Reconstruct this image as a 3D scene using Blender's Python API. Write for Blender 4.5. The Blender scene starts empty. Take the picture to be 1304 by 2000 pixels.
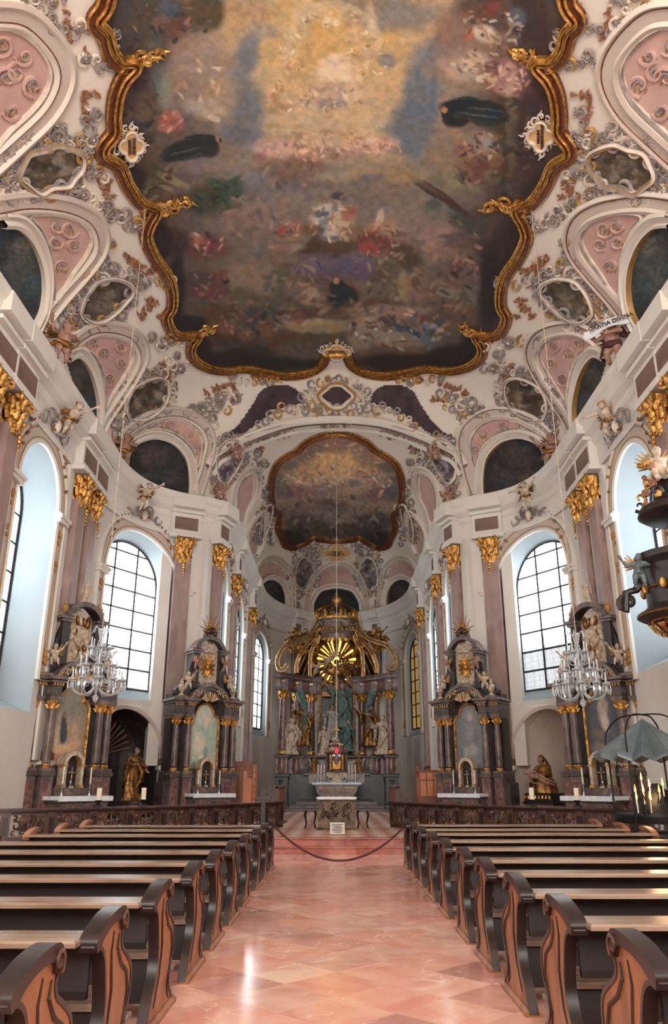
import bpy, math, random
import numpy as np
from mathutils import Vector, Matrix, Euler
random.seed(7)
SC = bpy.context.scene
COL = SC.collection
PI = math.pi
# ---------------------------------------------------------------- camera, world, exposure
CAM_H = 1.6
PITCH = math.atan(530 / 1500)
cd = bpy.data.cameras.new('camera')
cam = bpy.data.objects.new('camera', cd)
COL.objects.link(cam)
cam.location = (0, 0, CAM_H)
cam.rotation_euler = (PI / 2 + PITCH, 0, 0)
cd.sensor_fit = 'VERTICAL'
cd.sensor_height = 24
cd.lens = 24 * 1500 / 2000
cd.shift_x = -5 / 2000
cd.clip_start = 0.05
cd.clip_end = 300
SC.camera = cam
w = bpy.data.worlds.new('world')
SC.world = w
w.use_nodes = True
w.node_tree.nodes['Background'].inputs[0].default_value = (0.75, 0.86, 1.0, 1)
w.node_tree.nodes['Background'].inputs[1].default_value = 1.0
SC.view_settings.view_transform = 'Standard'
SC.view_settings.look = 'None'
SC.view_settings.gamma = 1
SC.view_settings.use_curve_mapping = False
SC.view_settings.exposure = 0.62
PANE = 4.6          # brightness of the daylit window glass
WEST = 17.0         # power of the unseen fill window added behind the camera
SC.cycles.max_bounces = 7
SC.cycles.diffuse_bounces = 5
SC.cycles.glossy_bounces = 3
SC.cycles.transmission_bounces = 4
SC.cycles.transparent_max_bounces = 8
SC.cycles.caustics_reflective = False
SC.cycles.caustics_refractive = False
SC.cycles.sample_clamp_indirect = 6

# ---------------------------------------------------------------- materials
def lin(c):
    return tuple(((v / 255) / 12.92 if v <= 10 else (((v / 255) + 0.055) / 1.055) ** 2.4) for v in c)
def new_mat(name):
    m = bpy.data.materials.new(name)
    m.use_nodes = True
    nt = m.node_tree
    return m, nt, nt.nodes['Principled BSDF']
def nd(nt, typ, **kw):
    n = nt.nodes.new(typ)
    for k, v in kw.items():
        setattr(n, k, v)
    return n
def coords(nt, scale=(1, 1, 1), rot=(0, 0, 0), out='Object'):
    tc = nd(nt, 'ShaderNodeTexCoord')
    mp = nd(nt, 'ShaderNodeMapping')
    mp.inputs['Scale'].default_value = scale
    mp.inputs['Rotation'].default_value = rot
    nt.links.new(tc.outputs[out], mp.inputs['Vector'])
    return mp.outputs['Vector']
def ramp(nt, fac, stops):
    r = nd(nt, 'ShaderNodeValToRGB')
    els = r.color_ramp.elements
    while len(els) < len(stops):
        els.new(0.5)
    for e, (p, c) in zip(els, stops):
        e.position = p
        e.color = (*c, 1)
    nt.links.new(fac, r.inputs['Fac'])
    return r.outputs['Color']
def simple(name, c1, c2=None, rough=0.6, metal=0.0, scale=3.0, stretch=(1, 1, 1), bump=0.0, bscale=20.0, detail=5.0, mid=None, distort=0.0, spec=0.5):
    m, nt, b = new_mat(name)
    a = lin(c1)
    z = lin(c2) if c2 else tuple(v * 0.85 for v in a)
    v = coords(nt, tuple(scale * s for s in stretch))
    n = nd(nt, 'ShaderNodeTexNoise')
    n.inputs['Detail'].default_value = detail
    n.inputs['Scale'].default_value = 1.0
    n.inputs['Distortion'].default_value = distort
    nt.links.new(v, n.inputs['Vector'])
    stops = [(0.33, z), (0.67, a)] if mid is None else [(0.3, z), (0.5, lin(mid)), (0.7, a)]
    nt.links.new(ramp(nt, n.outputs['Fac'], stops), b.inputs['Base Color'])
    b.inputs['Roughness'].default_value = rough
    b.inputs['Metallic'].default_value = metal
    b.inputs['Specular IOR Level'].default_value = spec
    if bump:
        n2 = nd(nt, 'ShaderNodeTexNoise')
        n2.inputs['Scale'].default_value = bscale
        n2.inputs['Detail'].default_value = 3
        nt.links.new(coords(nt), n2.inputs['Vector'])
        bp = nd(nt, 'ShaderNodeBump')
        bp.inputs['Strength'].default_value = bump
        bp.inputs['Distance'].default_value = 0.05
        nt.links.new(n2.outputs['Fac'], bp.inputs['Height'])
        nt.links.new(bp.outputs['Normal'], b.inputs['Normal'])
    return m
M = {}
M['plaster'] = simple('plaster_cream', (234, 224, 211), (224, 213, 199), 0.8, scale=0.35, bump=0.1, bscale=8)
M['wall'] = simple('wall_white', (226, 222, 214), (216, 210, 201), 0.75, scale=0.5, bump=0.05)
M['greige'] = simple('wall_greige', (206, 192, 180), (192, 176, 166), 0.75, scale=0.5)
M['reveal'] = simple('reveal_daylight_tint', (176, 190, 197), (166, 181, 189), 0.85, scale=0.6)  # white plaster greyed and blued: cool daylight put into its colour
M['stucco'] = simple('stucco_grey', (178, 168, 162), (122, 112, 112), 0.7, scale=4, bump=0.2)
M['stucco_w'] = simple('stucco_white', (236, 224, 208), (206, 190, 174), 0.7, scale=4)
M['pink'] = simple('stucco_pink', (208, 174, 164), (190, 152, 143), 0.75, scale=1.5)
M['gold'] = simple('gilding', (240, 190, 108), (156, 102, 48), 0.26, 0.8, scale=7, bump=0.4, bscale=30)
M['goldp'] = simple('gilded_line', (196, 158, 98), (176, 132, 74), 0.5, 0.3, scale=3)
M['goldbrown'] = simple('gilded_brown', (140, 78, 46), (84, 46, 30), 0.4, 0.3, scale=9, bump=0.3)
M['sprig'] = simple('sprig_ochre', (176, 122, 84), (120, 80, 58), 0.7, 0.1, scale=6)
M['dusk'] = simple('painted_purple', (84, 66, 70), (52, 40, 46), 0.8, scale=1.5)
M['marble_pink'] = simple('marble_rose', (172, 148, 142), (128, 104, 102), 0.42, scale=1.2, stretch=(1, 1, 0.5), mid=(156, 130, 124), distort=1.6, detail=8)
M['marble_purple'] = simple('marble_purple', (150, 112, 104), (78, 48, 48), 0.3, scale=2.5, mid=(118, 82, 78), distort=2, detail=8)
M['marble_brown'] = simple('marble_brown', (132, 114, 104), (66, 54, 50), 0.34, scale=1.6, mid=(104, 88, 81), distort=2, detail=8)
M['marble_grey'] = simple('marble_greybrown', (98, 84, 78), (48, 39, 38), 0.4, scale=1.8, distort=2, detail=8)
M['marble_dark'] = simple('marble_dark', (54, 43, 41), (26, 21, 21), 0.4, scale=2, distort=1.5, detail=8)
M['marble_green'] = simple('marble_blackgreen', (40, 46, 48), (18, 20, 22), 0.35, scale=3, distort=2, detail=8)
M['frieze'] = simple('frieze_brown', (138, 110, 98), (108, 84, 76), 0.5, scale=2, detail=6)
M['figure'] = simple('carved_cream', (214, 196, 174), (160, 138, 118), 0.55, scale=8, bump=0.2)
M['flesh'] = simple('painted_flesh', (184, 142, 124), (128, 92, 80), 0.6, scale=8)
M['bronze'] = simple('dark_bronze', (92, 70, 50), (40, 30, 24), 0.35, 0.6, scale=8)
M['robegold'] = simple('gilded_robe', (176, 124, 64), (74, 48, 28), 0.38, 0.6, scale=7, bump=0.3)
M['robegreen'] = simple('robe_green', (96, 124, 112), (54, 74, 70), 0.6, scale=5)
M['wood'] = simple('wood_orange', (172, 116, 78), (118, 72, 46), 0.42, scale=5, stretch=(1, 1, 0.12), detail=6, distort=0.6)
M['wood_dark'] = simple('wood_dark', (46, 30, 26), (26, 17, 16), 0.35, scale=4, stretch=(0.2, 1, 1))
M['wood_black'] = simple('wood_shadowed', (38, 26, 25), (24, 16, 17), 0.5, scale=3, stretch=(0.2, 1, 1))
M['wood_top'] = simple('wood_worn', (158, 134, 116), (114, 90, 74), 0.22, scale=7, stretch=(0.12, 1, 1), detail=8, distort=0.5)
M['wood_carved'] = simple('wood_carved', (92, 60, 46), (48, 30, 25), 0.4, scale=5)
M['wood_stall'] = simple('wood_stall', (146, 84, 56), (104, 56, 38), 0.5, scale=4, stretch=(1, 1, 0.15))
M['wood_pale'] = simple('wood_pale', (206, 130, 84), (186, 112, 70), 0.5, scale=3)
M['cloth'] = simple('linen_white', (226, 232, 238), (204, 212, 220), 0.85, scale=6)
M['iron'] = simple('black_iron', (38, 36, 38), (22, 22, 24), 0.45, 0.5, scale=6)
M['tin'] = simple('grey_sheet_metal', (112, 124, 128), (88, 98, 102), 0.45, 0.3, scale=3)
M['wax'] = simple('candle_wax', (238, 228, 206), (226, 214, 190), 0.5, scale=6)
M['paper'] = simple('notice_paper', (214, 208, 200), (196, 188, 180), 0.7, scale=10)
M['ink'] = simple('ink_brown', (84, 60, 52), (66, 46, 40), 0.7, scale=10)
M['rope'] = simple('rope_red', (84, 28, 30), (58, 18, 22), 0.7, scale=20)
M['lead'] = simple('lead_grey', (34, 36, 40), (22, 24, 28), 0.6, scale=6)
M['silver'] = simple('silver', (204, 204, 206), (150, 148, 150), 0.25, 0.8, scale=10)
M['step'] = simple('step_red_marble', (190, 122, 104), (142, 78, 66), 0.3, scale=1.6, distort=2, detail=8)
def emit_mat(name, col, s):
    m, nt, b = new_mat(name)
    n = nd(nt, 'ShaderNodeTexNoise')
    n.inputs['Scale'].default_value = 2.0
    nt.links.new(coords(nt), n.inputs['Vector'])
    nt.links.new(ramp(nt, n.outputs['Fac'], [(0.3, tuple(v * 0.85 for v in col)), (0.7, col)]), b.inputs['Emission Color'])
    b.inputs['Base Color'].default_value = (*col, 1)
    b.inputs['Emission Strength'].default_value = s
    return m
M['flame'] = emit_mat('candle_flame', (1.0, 0.42, 0.1), 3.2)
M['glory'] = emit_mat('amber_glass_backlit', (1.0, 0.62, 0.12), 2.2)
M['amber'] = emit_mat('amber_window_glass', (0.4, 0.24, 0.08), 0.45)
def glass_pane_mat(name='daylit_window_glass', z0=4.5, z1=7.2, f0=.085, dark=.55):
    m, nt, b = new_mat(name)
    v = coords(nt, (1, 1, 1))
    vo = nd(nt, 'ShaderNodeTexVoronoi', feature='DISTANCE_TO_EDGE')
    vo.inputs['Scale'].default_value = 5.5
    vo.inputs['Randomness'].default_value = 0.25
    nt.links.new(v, vo.inputs['Vector'])
    sep = nd(nt, 'ShaderNodeSeparateXYZ')
    nt.links.new(v, sep.inputs[0])
    low = nd(nt, 'ShaderNodeMapRange')      # houses opposite darken the lowest rows of glass
    low.inputs['From Min'].default_value = z0
    low.inputs['From Max'].default_value = z1
    low.inputs['To Min'].default_value = f0
    low.inputs['To Max'].default_value = 1.0
    nt.links.new(sep.outputs['Z'], low.inputs['Value'])
    ln = ramp(nt, vo.outputs['Distance'], [(0.02, (dark, dark * 1.12, dark * 1.2)), (0.06, (0.93, 0.97, 1.0))])
    ml = nd(nt, 'ShaderNodeMath', operation='MULTIPLY')
    ml.inputs[1].default_value = PANE
    nt.links.new(low.outputs['Result'], ml.inputs[0])
    nt.links.new(ln, b.inputs['Emission Color'])
    nt.links.new(ml.outputs[0], b.inputs['Emission Strength'])
    b.inputs['Base Color'].default_value = (0.6, 0.65, 0.7, 1)
    b.inputs['Roughness'].default_value = 0.1
    return m
M['pane'] = glass_pane_mat()
M['pane_hex'] = glass_pane_mat('daylit_honeycomb_glass', 6.3, 7.6, .085, .3)
def crystal_mat():
    m, nt, b = new_mat('cut_crystal')
    n = nd(nt, 'ShaderNodeTexNoise')
    n.inputs['Scale'].default_value = 9
    nt.links.new(coords(nt), n.inputs['Vector'])
    nt.links.new(ramp(nt, n.outputs['Fac'], [(0.3, (0.72, 0.78, 0.82)), (0.7, (0.98, 0.99, 1))]), b.inputs['Base Color'])
    b.inputs['Transmission Weight'].default_value = 0.55
    b.inputs['Roughness'].default_value = 0.08
    b.inputs['IOR'].default_value = 1.5
    b.inputs['Coat Weight'].default_value = 0.6
    return m
M['crystal'] = crystal_mat()
def floor_mat(name, size, cols, vein=0.9, rot=PI / 4, rough=0.13):
    m, nt, b = new_mat(name)
    v = coords(nt, (1 / size, 1 / size, 1), (0, 0, rot))
    fl = nd(nt, 'ShaderNodeVectorMath', operation='FLOOR')
    nt.links.new(v, fl.inputs[0])
    wn = nd(nt, 'ShaderNodeTexWhiteNoise', noise_dimensions='2D')
    nt.links.new(fl.outputs[0], wn.inputs['Vector'])
    base = ramp(nt, wn.outputs['Value'], [(i / (len(cols) - 1), lin(c)) for i, c in enumerate(cols)])
    off = nd(nt, 'ShaderNodeVectorMath', operation='ADD')
    sc = nd(nt, 'ShaderNodeVectorMath', operation='SCALE')
    sc.inputs['Scale'].default_value = 7.0
    nt.links.new(wn.outputs['Color'], sc.inputs[0])
    nt.links.new(v, off.inputs[0])
    nt.links.new(sc.outputs[0], off.inputs[1])
    n1 = nd(nt, 'ShaderNodeTexNoise')
    n1.inputs['Scale'].default_value = 1.1
    n1.inputs['Detail'].default_value = 7
    n1.inputs['Distortion'].default_value = 1.2
    nt.links.new(off.outputs[0], n1.inputs['Vector'])
    cl = ramp(nt, n1.outputs['Fac'], [(0.3, (0.36, 0.35, 0.36)), (0.5, (0.5, 0.5, 0.5)), (0.72, (0.7, 0.69, 0.68))])
    mx = nd(nt, 'ShaderNodeMix', data_type='RGBA', blend_type='OVERLAY')
    mx.inputs[0].default_value = 0.8
    nt.links.new(base, mx.inputs[6])
    nt.links.new(cl, mx.inputs[7])
    n2 = nd(nt, 'ShaderNodeTexNoise')
    n2.inputs['Scale'].default_value = 0.9
    n2.inputs['Detail'].default_value = 3
    n2.inputs['Distortion'].default_value = 0.6
    nt.links.new(off.outputs[0], n2.inputs['Vector'])
    vn = ramp(nt, n2.outputs['Fac'], [(0.489, (0, 0, 0)), (0.4965, (1, 1, 1)), (0.504, (0, 0, 0))])
    n3 = nd(nt, 'ShaderNodeTexNoise')
    n3.inputs['Scale'].default_value = 1.7
    nt.links.new(off.outputs[0], n3.inputs['Vector'])
    mk = ramp(nt, n3.outputs['Fac'], [(0.46, (0, 0, 0)), (0.54, (1, 1, 1))])
    mm = nd(nt, 'ShaderNodeMath', operation='MULTIPLY')
    nt.links.new(vn, mm.inputs[0])
    nt.links.new(mk, mm.inputs[1])
    m3 = nd(nt, 'ShaderNodeMath', operation='MULTIPLY')
    m3.inputs[1].default_value = vein
    nt.links.new(mm.outputs[0], m3.inputs[0])
    mx2 = nd(nt, 'ShaderNodeMix', data_type='RGBA')
    nt.links.new(m3.outputs[0], mx2.inputs[0])
    nt.links.new(mx.outputs[2], mx2.inputs[6])
    mx2.inputs[7].default_value = (*lin((238, 214, 200)), 1)
    nt.links.new(mx2.outputs[2], b.inputs['Base Color'])
    b.inputs['Roughness'].default_value = rough
    b.inputs['Specular IOR Level'].default_value = 0.6
    return m
M['floor'] = floor_mat('floor_red_marble', 0.62, [(214, 150, 132), (226, 168, 148), (220, 160, 142), (232, 184, 166), (182, 130, 120), (224, 166, 148)])
def checker_mat():
    m, nt, b = new_mat('floor_small_tiles')
    v = coords(nt, (1, 1, 1), (0, 0, PI / 4))
    ch = nd(nt, 'ShaderNodeTexChecker')
    ch.inputs['Scale'].default_value = 2.6
    ch.inputs['Color1'].default_value = (*lin((224, 196, 178)), 1)
    ch.inputs['Color2'].default_value = (*lin((188, 118, 98)), 1)
    nt.links.new(v, ch.inputs['Vector'])
    nt.links.new(ch.outputs['Color'], b.inputs['Base Color'])
    b.inputs['Roughness'].default_value = 0.25
    return m
M['checker'] = checker_mat()
def painted_mat(name, rough=0.75, grain=14.0, amt=0.5):
    m, nt, b = new_mat(name)
    at = nd(nt, 'ShaderNodeAttribute', attribute_name='paint')
    n = nd(nt, 'ShaderNodeTexNoise')
    n.inputs['Scale'].default_value = grain
    n.inputs['Detail'].default_value = 5
    n.inputs['Distortion'].default_value = 1.5
    nt.links.new(coords(nt), n.inputs['Vector'])
    g = ramp(nt, n.outputs['Fac'], [(0.3, (0.36, 0.36, 0.36)), (0.7, (0.64, 0.64, 0.64))])
    mx = nd(nt, 'ShaderNodeMix', data_type='RGBA', blend_type='OVERLAY')
    mx.inputs[0].default_value = amt
    nt.links.new(at.outputs['Color'], mx.inputs[6])
    nt.links.new(g, mx.inputs[7])
    nt.links.new(mx.outputs[2], b.inputs['Base Color'])
    b.inputs['Roughness'].default_value = rough
    return m
M['fresco'] = painted_mat('fresco_paint', 0.8, 1.6, 0.22)
M['canvas'] = painted_mat('canvas_paint', 0.45, 9.0, 0.2)

# ---------------------------------------------------------------- mesh helpers
class MB:
    def __init__(s):
        s.v = []; s.f = []; s.m = []; s.mats = []; s.T = Matrix.Identity(4)
    def mi(s, mat):
        mat = M[mat] if isinstance(mat, str) else mat
        if mat not in s.mats:
            s.mats.append(mat)
        return s.mats.index(mat)
    def add(s, vs, fs, mat):
        n = len(s.v); k = s.mi(mat); T = s.T
        idt = (T == Matrix.Identity(4))
        s.v.extend([tuple(v) for v in vs] if idt else [tuple(T @ Vector(v)) for v in vs])
        for f in fs:
            s.f.append(tuple(i + n for i in f)); s.m.append(k)
    def box(s, x0, x1, y0, y1, z0, z1, mat, bev=0.0, top=1.0):
        if bev:
            b = min(bev, (x1 - x0) / 2.1, (y1 - y0) / 2.1)
            rings = [(z0, 0), (z1 - min(b, (z1 - z0) / 2), 0), (z1, b)]
        else:
            rings = [(z0, 0), (z1, 0)]
        vs = []
        for z, b in rings:
            vs += [(x0 + b, y0 + b, z), (x1 - b, y0 + b, z), (x1 - b, y1 - b, z), (x0 + b, y1 - b, z)]
        fs = [(3, 2, 1, 0)]
        for k in range(len(rings) - 1):
            for i in range(4):
                j = (i + 1) % 4
                fs.append((4 * k + i, 4 * k + j, 4 * k + 4 + j, 4 * k + 4 + i))
        k = 4 * (len(rings) - 1)
        fs.append((k, k + 1, k + 2, k + 3))
        s.add(vs, fs, mat)
    def lathe(s, cx, cy, prof, mat, n=16, a0=0, a1=2 * PI, wob=0, wn=5, sx=1.0, sy=1.0, lean=None):
        full = abs(a1 - a0 - 2 * PI) < 1e-6
        cols = n if full else n + 1
        vs = []
        for (r, z) in prof:
            lx = ly = 0
            if lean: lx, ly = lean(z)
            for i in range(cols):
                a = a0 + (a1 - a0) * i / n
                rr = r * (1 + wob * math.sin(wn * a + z * 3))
                vs.append((cx + lx + rr * sx * math.cos(a), cy + ly + rr * sy * math.sin(a), z))
        fs = []
        for k in range(len(prof) - 1):
            for i in range(n):
                j = (i + 1) % cols
                fs.append((k * cols + i, k * cols + j, (k + 1) * cols + j, (k + 1) * cols + i))
        if full and prof[0][0] > 1e-4: fs.append(tuple(range(cols))[::-1])
        if full and prof[-1][0] > 1e-4: fs.append(tuple((len(prof) - 1) * cols + i for i in range(cols)))
        s.add(vs, fs, mat)
    def tube(s, pts, r, mat, n=6, cap=True, closed=False, flat=None):
        pts = [Vector(p) for p in pts]
        if len(pts) < 2: return
        rs = r if isinstance(r, (list, tuple)) else [r] * len(pts)
        L = len(pts); vs = []; up = None
        for i, p in enumerate(pts):
            if closed: d = pts[(i + 1) % L] - pts[i - 1]
            else: d = pts[min(i + 1, L - 1)] - pts[max(i - 1, 0)]
            if d.length < 1e-9: d = Vector((0, 0, 1))
            d.normalize()
            if up is None:
                up = Vector((0, 0, 1)) if abs(d.z) < 0.9 else Vector((1, 0, 0))
            a = d.cross(up)
            if a.length < 1e-6: a = d.cross(Vector((0.3, 1, 0.2)))
            a.normalize(); b = a.cross(d).normalized(); up = b
            for k in range(n):
                t = 2 * PI * k / n
                vs.append(p + (a * math.cos(t) + b * math.sin(t)) * rs[i])
        fs = []
        for i in range(L if closed else L - 1):
            i2 = (i + 1) % L
            for k in range(n):
                k2 = (k + 1) % n
                fs.append((i * n + k, i * n + k2, i2 * n + k2, i2 * n + k))
        if cap and not closed:
            fs.append(tuple(range(n))[::-1]); fs.append(tuple((L - 1) * n + k for k in range(n)))
        s.add(vs, fs, mat)
    def ball(s, c, r, mat, n=8, m=6, rot=None):
        r = r if isinstance(r, (tuple, list)) else (r, r, r)
        vs = []; R = Euler(rot).to_matrix() if rot else None
        for i in range(m + 1):
            ph = PI * i / m
            for j in range(n):
                a = 2 * PI * j / n
                p = Vector((r[0] * math.sin(ph) * math.cos(a), r[1] * math.sin(ph) * math.sin(a), r[2] * math.cos(ph)))
                if R: p = R @ p
                vs.append(Vector(c) + p)
        fs = [(i * n + j, (i + 1) * n + j, (i + 1) * n + (j + 1) % n, i * n + (j + 1) % n) for i in range(m) for j in range(n)]
        s.add(vs, fs, mat)
    def prism(s, poly, t0, t1, mat, axis='y', bev=0.0):
        """poly (a,b) extruded between t0 and t1 along axis; 'y': (x,z); 'x': (y,z); 'z': (x,y)"""
        def P(a, b, t):
            return (a, t, b) if axis == 'y' else (t, a, b) if axis == 'x' else (a, b, t)
        n = len(poly)
        vs = [P(a, b, t0) for a, b in poly] + [P(a, b, t1) for a, b in poly]
        fs = [tuple(range(n)), tuple(range(2 * n - 1, n - 1, -1))]
        for i in range(n):
            j = (i + 1) % n
            fs.append((i, i + n, j + n, j))
        s.add(vs, fs, mat)
    def strip(s, inner, outer, mat, closed=False):
        """quads between two equal-length lists of 3D points"""
        n = len(inner)
        s.add(list(inner) + list(outer), [(i, (i + 1) % n, n + (i + 1) % n, n + i) for i in range(n if closed else n - 1)], mat)
    def build(s, name, parent=None, smooth=35, loc=None, rot=None):
        me = bpy.data.meshes.new(name)
        me.from_pydata(s.v, [], s.f)
        for m in s.mats: me.materials.append(m)
        me.polygons.foreach_set('material_index', s.m)
        me.validate(); me.update()
        if smooth is not None:
            me.polygons.foreach_set('use_smooth', [True] * len(me.polygons))
            import bmesh
            bm = bmesh.new(); bm.from_mesh(me)
            bmesh.ops.recalc_face_normals(bm, faces=bm.faces)
            ang = math.radians(smooth)
            for e in bm.edges:
                if len(e.link_faces) == 2 and e.calc_face_angle(0) > ang: e.smooth = False
            bm.to_mesh(me); bm.free()
        o = bpy.data.objects.new(name, me)
        COL.objects.link(o)
        if parent: o.parent = parent
        if loc: o.location = loc
        if rot: o.rotation_euler = rot
        return o
def tag(o, label=None, cat=None, group=None, kind=None):
    if label: o['label'] = label
    if cat: o['category'] = cat
    if group: o['group'] = group
    if kind: o['kind'] = kind
    return o
def empty(name, loc=(0, 0, 0), rz=0, label=None, cat=None, group=None, kind=None):
    o = bpy.data.objects.new(name, None)
    COL.objects.link(o)
    o.empty_display_size = 0.2
    o.location = loc; o.rotation_euler = (0, 0, rz)
    return tag(o, label, cat, group, kind)
def dup(root, loc=None, rz=None, label=None, mirror=False, mats=None, group=None):
    def cp(o, par):
        c = o.copy(); COL.objects.link(c)
        if par: c.parent = par
        if mats and c.type == 'MESH':
            c.data = c.data.copy()
            for i, m in enumerate(c.data.materials):
                if m.name in mats: c.data.materials[i] = mats[m.name]
        for ch in list(o.children): cp(ch, c)
        return c
    r = cp(root, None)
    if loc is not None: r.location = loc
    if rz is not None: r.rotation_euler = (root.rotation_euler[0], root.rotation_euler[1], rz)
    if mirror:      # the same thing on the other side of the aisle
        l = root.location
        if loc is None: r.location = (-l.x, l.y, l.z)
        if rz is None: r.rotation_euler = (0, 0, -root.rotation_euler[2])
        r.scale = (-root.scale[0], root.scale[1], root.scale[2])
    if label: r['label'] = label
    if group: r['group'] = group
    return r
def catmull(pts, k=6, closed=False):
    P = [Vector(p) for p in pts]; n = len(P); out = []
    for i in range(n if closed else n - 1):
        p0 = P[(i - 1) % n] if closed or i > 0 else P[0]
        p1 = P[i]; p2 = P[(i + 1) % n]
        p3 = P[(i + 2) % n] if closed or i + 2 < n else P[-1]
        for j in range(k):
            t = j / k
            out.append(0.5 * ((2 * p1) + (p2 - p0) * t + (2 * p0 - 5 * p1 + 4 * p2 - p3) * t * t + (3 * p1 - p0 - 3 * p2 + p3) * t ** 3))
    if not closed: out.append(P[-1])
    return out
def spiral(cx, cy, R, a0, turns, n=14, shrink=0.25):
    return [(cx + R * (1 - (1 - shrink) * i / n) * math.cos(a0 + turns * 2 * PI * i / n), cy + R * (1 - (1 - shrink) * i / n) * math.sin(a0 + turns * 2 * PI * i / n)) for i in range(n + 1)]
# ---------------------------------------------------------------- plan of the church (right-hand side; the left mirrors it)
CT, ST = math.cos(PITCH), math.sin(PITCH)
def bez(a, b, c, d, t):
    return tuple((1 - t) ** 3 * a[i] + 3 * (1 - t) ** 2 * t * b[i] + 3 * (1 - t) * t * t * c[i] + t ** 3 * d[i] for i in (0, 1))
PLAN = [(8.3, -9 + 32.4 * i / 80) for i in range(81)]
PLAN += [bez((8.3, 23.4), (8.5, 26.6), (7.9, 28.7), (5.8, 29.5), i / 40) for i in range(1, 41)]
PLAN += [(5.35, 29.8), (5.05, 30.1), (4.95, 30.6)]
PLAN += [(4.95, 30.6 + 13.9 * i / 60) for i in range(1, 61)]
PLAN += [(4.95 * math.cos(PI / 2 * i / 60), 44.5 + 7.8 * math.sin(PI / 2 * i / 60)) for i in range(1, 61)]
PL = np.array(PLAN)
SS = np.concatenate([[0], np.cumsum(np.hypot(*np.diff(PL, axis=0).T))])
def S_at_y(y): return float(np.interp(y, PL[:, 1], SS))
def P_at(S): return float(np.interp(S, SS, PL[:, 0])), float(np.interp(S, SS, PL[:, 1]))
def N_at(S, e=0.25):          # unit normal pointing outwards (out of the room)
    x0, y0 = P_at(S - e); x1, y1 = P_at(min(S + e, SS[-1]))
    tx, ty = x1 - x0, y1 - y0
    l = math.hypot(tx, ty)
    return ty / l, -tx / l
def T_at(S, e=0.25):
    nx, ny = N_at(S, e)
    return -ny, nx
def W3(S, off, z, sg):        # point at arclength S, off metres into the room, height z, on side sg
    x, y = P_at(S); nx, ny = N_at(S)
    return (sg * (x - nx * off), y - ny * off, z)
ZS, PW = 12.45, 2.3
def rise(y):
    y = np.asarray(y, float)
    t = np.clip((y - 29.4) / 1.7, 0, 1); t = t * t * (3 - 2 * t)
    r = 6.15 - 1.6 * t
    q = np.clip((y - 42.0) / 10.5, 0, 0.9999)
    return r * np.sqrt(1 - q ** 2.2)
def halfw(y): return np.maximum(np.interp(y, PL[:, 1], PL[:, 0]), 0.02)
def Fv(x, y, z):
    return (np.abs(x) / halfw(y)) ** PW + (np.maximum(z - ZS, 0) / rise(y)) ** PW - 1 + np.where(y > 52.28, 10, 0)
def hit_exact(px, py):
    """the points of the vault (or wall) seen at these picture positions, and the normals into the room"""
    px = np.atleast_1d(np.asarray(px, float)); py = np.atleast_1d(np.asarray(py, float))
    a = (px - 657) / 1500; b = (1000 - py) / 1500
    dx = a; dy = CT - b * ST; dz = ST + b * CT
    lo = np.full(px.shape, 4.0); hi = np.full(px.shape, np.nan)
    for t in np.arange(6, 62, 0.7):
        f = Fv(dx * t, dy * t, CAM_H + dz * t)
        new = np.isnan(hi) & (f > 0)
        hi[new] = t
        lo = np.where(np.isnan(hi), t, lo)
    hi = np.where(np.isnan(hi), 64, hi)
    for _ in range(16):
        m = (lo + hi) / 2
        f = Fv(dx * m, dy * m, CAM_H + dz * m)
        lo = np.where(f > 0, lo, m); hi = np.where(f > 0, m, hi)
    X, Y, Z = dx * lo, dy * lo, CAM_H + dz * lo
    e = 0.05
    g = np.stack([Fv(X + e, Y, Z) - Fv(X - e, Y, Z), Fv(X, Y + e, Z) - Fv(X, Y - e, Z), Fv(X, Y, Z + e) - Fv(X, Y, Z - e)], 1)
    g /= np.linalg.norm(g, axis=1)[:, None] + 1e-9
    return np.stack([X, Y, Z], 1), -g, lo       # lo is the depth along the lens axis
LX, LY = np.arange(-100, 1421, 4.0), np.arange(-276, 1224, 4.0)
_gx, _gy = np.meshgrid(LX, LY)
_gx = np.where(_gx > 657, 1314 - _gx, _gx)
_P, _N, _D = hit_exact(_gx.ravel(), _gy.ravel())
_flip = (np.meshgrid(LX, LY)[0] > 657).ravel()
_P[_flip, 0] *= -1; _N[_flip, 0] *= -1
LAT = np.concatenate([_P, _N, _D[:, None]], 1).reshape(len(LY), len(LX), 7)
def hit(px, py):
    """the same, read between the points of a lattice worked out once"""
    fx = np.clip((np.atleast_1d(np.asarray(px, float)) - LX[0]) / 4, 0, len(LX) - 1.001)
    fy = np.clip((np.atleast_1d(np.asarray(py, float)) - LY[0]) / 4, 0, len(LY) - 1.001)
    i = fx.astype(int); j = fy.astype(int); u = (fx - i)[:, None]; v = (fy - j)[:, None]
    R = (LAT[j, i] * (1 - u) + LAT[j, i + 1] * u) * (1 - v) + (LAT[j + 1, i] * (1 - u) + LAT[j + 1, i + 1] * u) * v
    n = R[:, 3:6] / (np.linalg.norm(R[:, 3:6], axis=1)[:, None] + 1e-9)
    return R[:, :3], n, R[:, 6]
def surf(pts, off=0.03):
    p = np.array(pts, float)
    P, N, D = hit(p[:, 0], p[:, 1])
    return P + N * off, N, D
def mirror_px(pts): return [(1314 - x, y) for x, y in pts]

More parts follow.
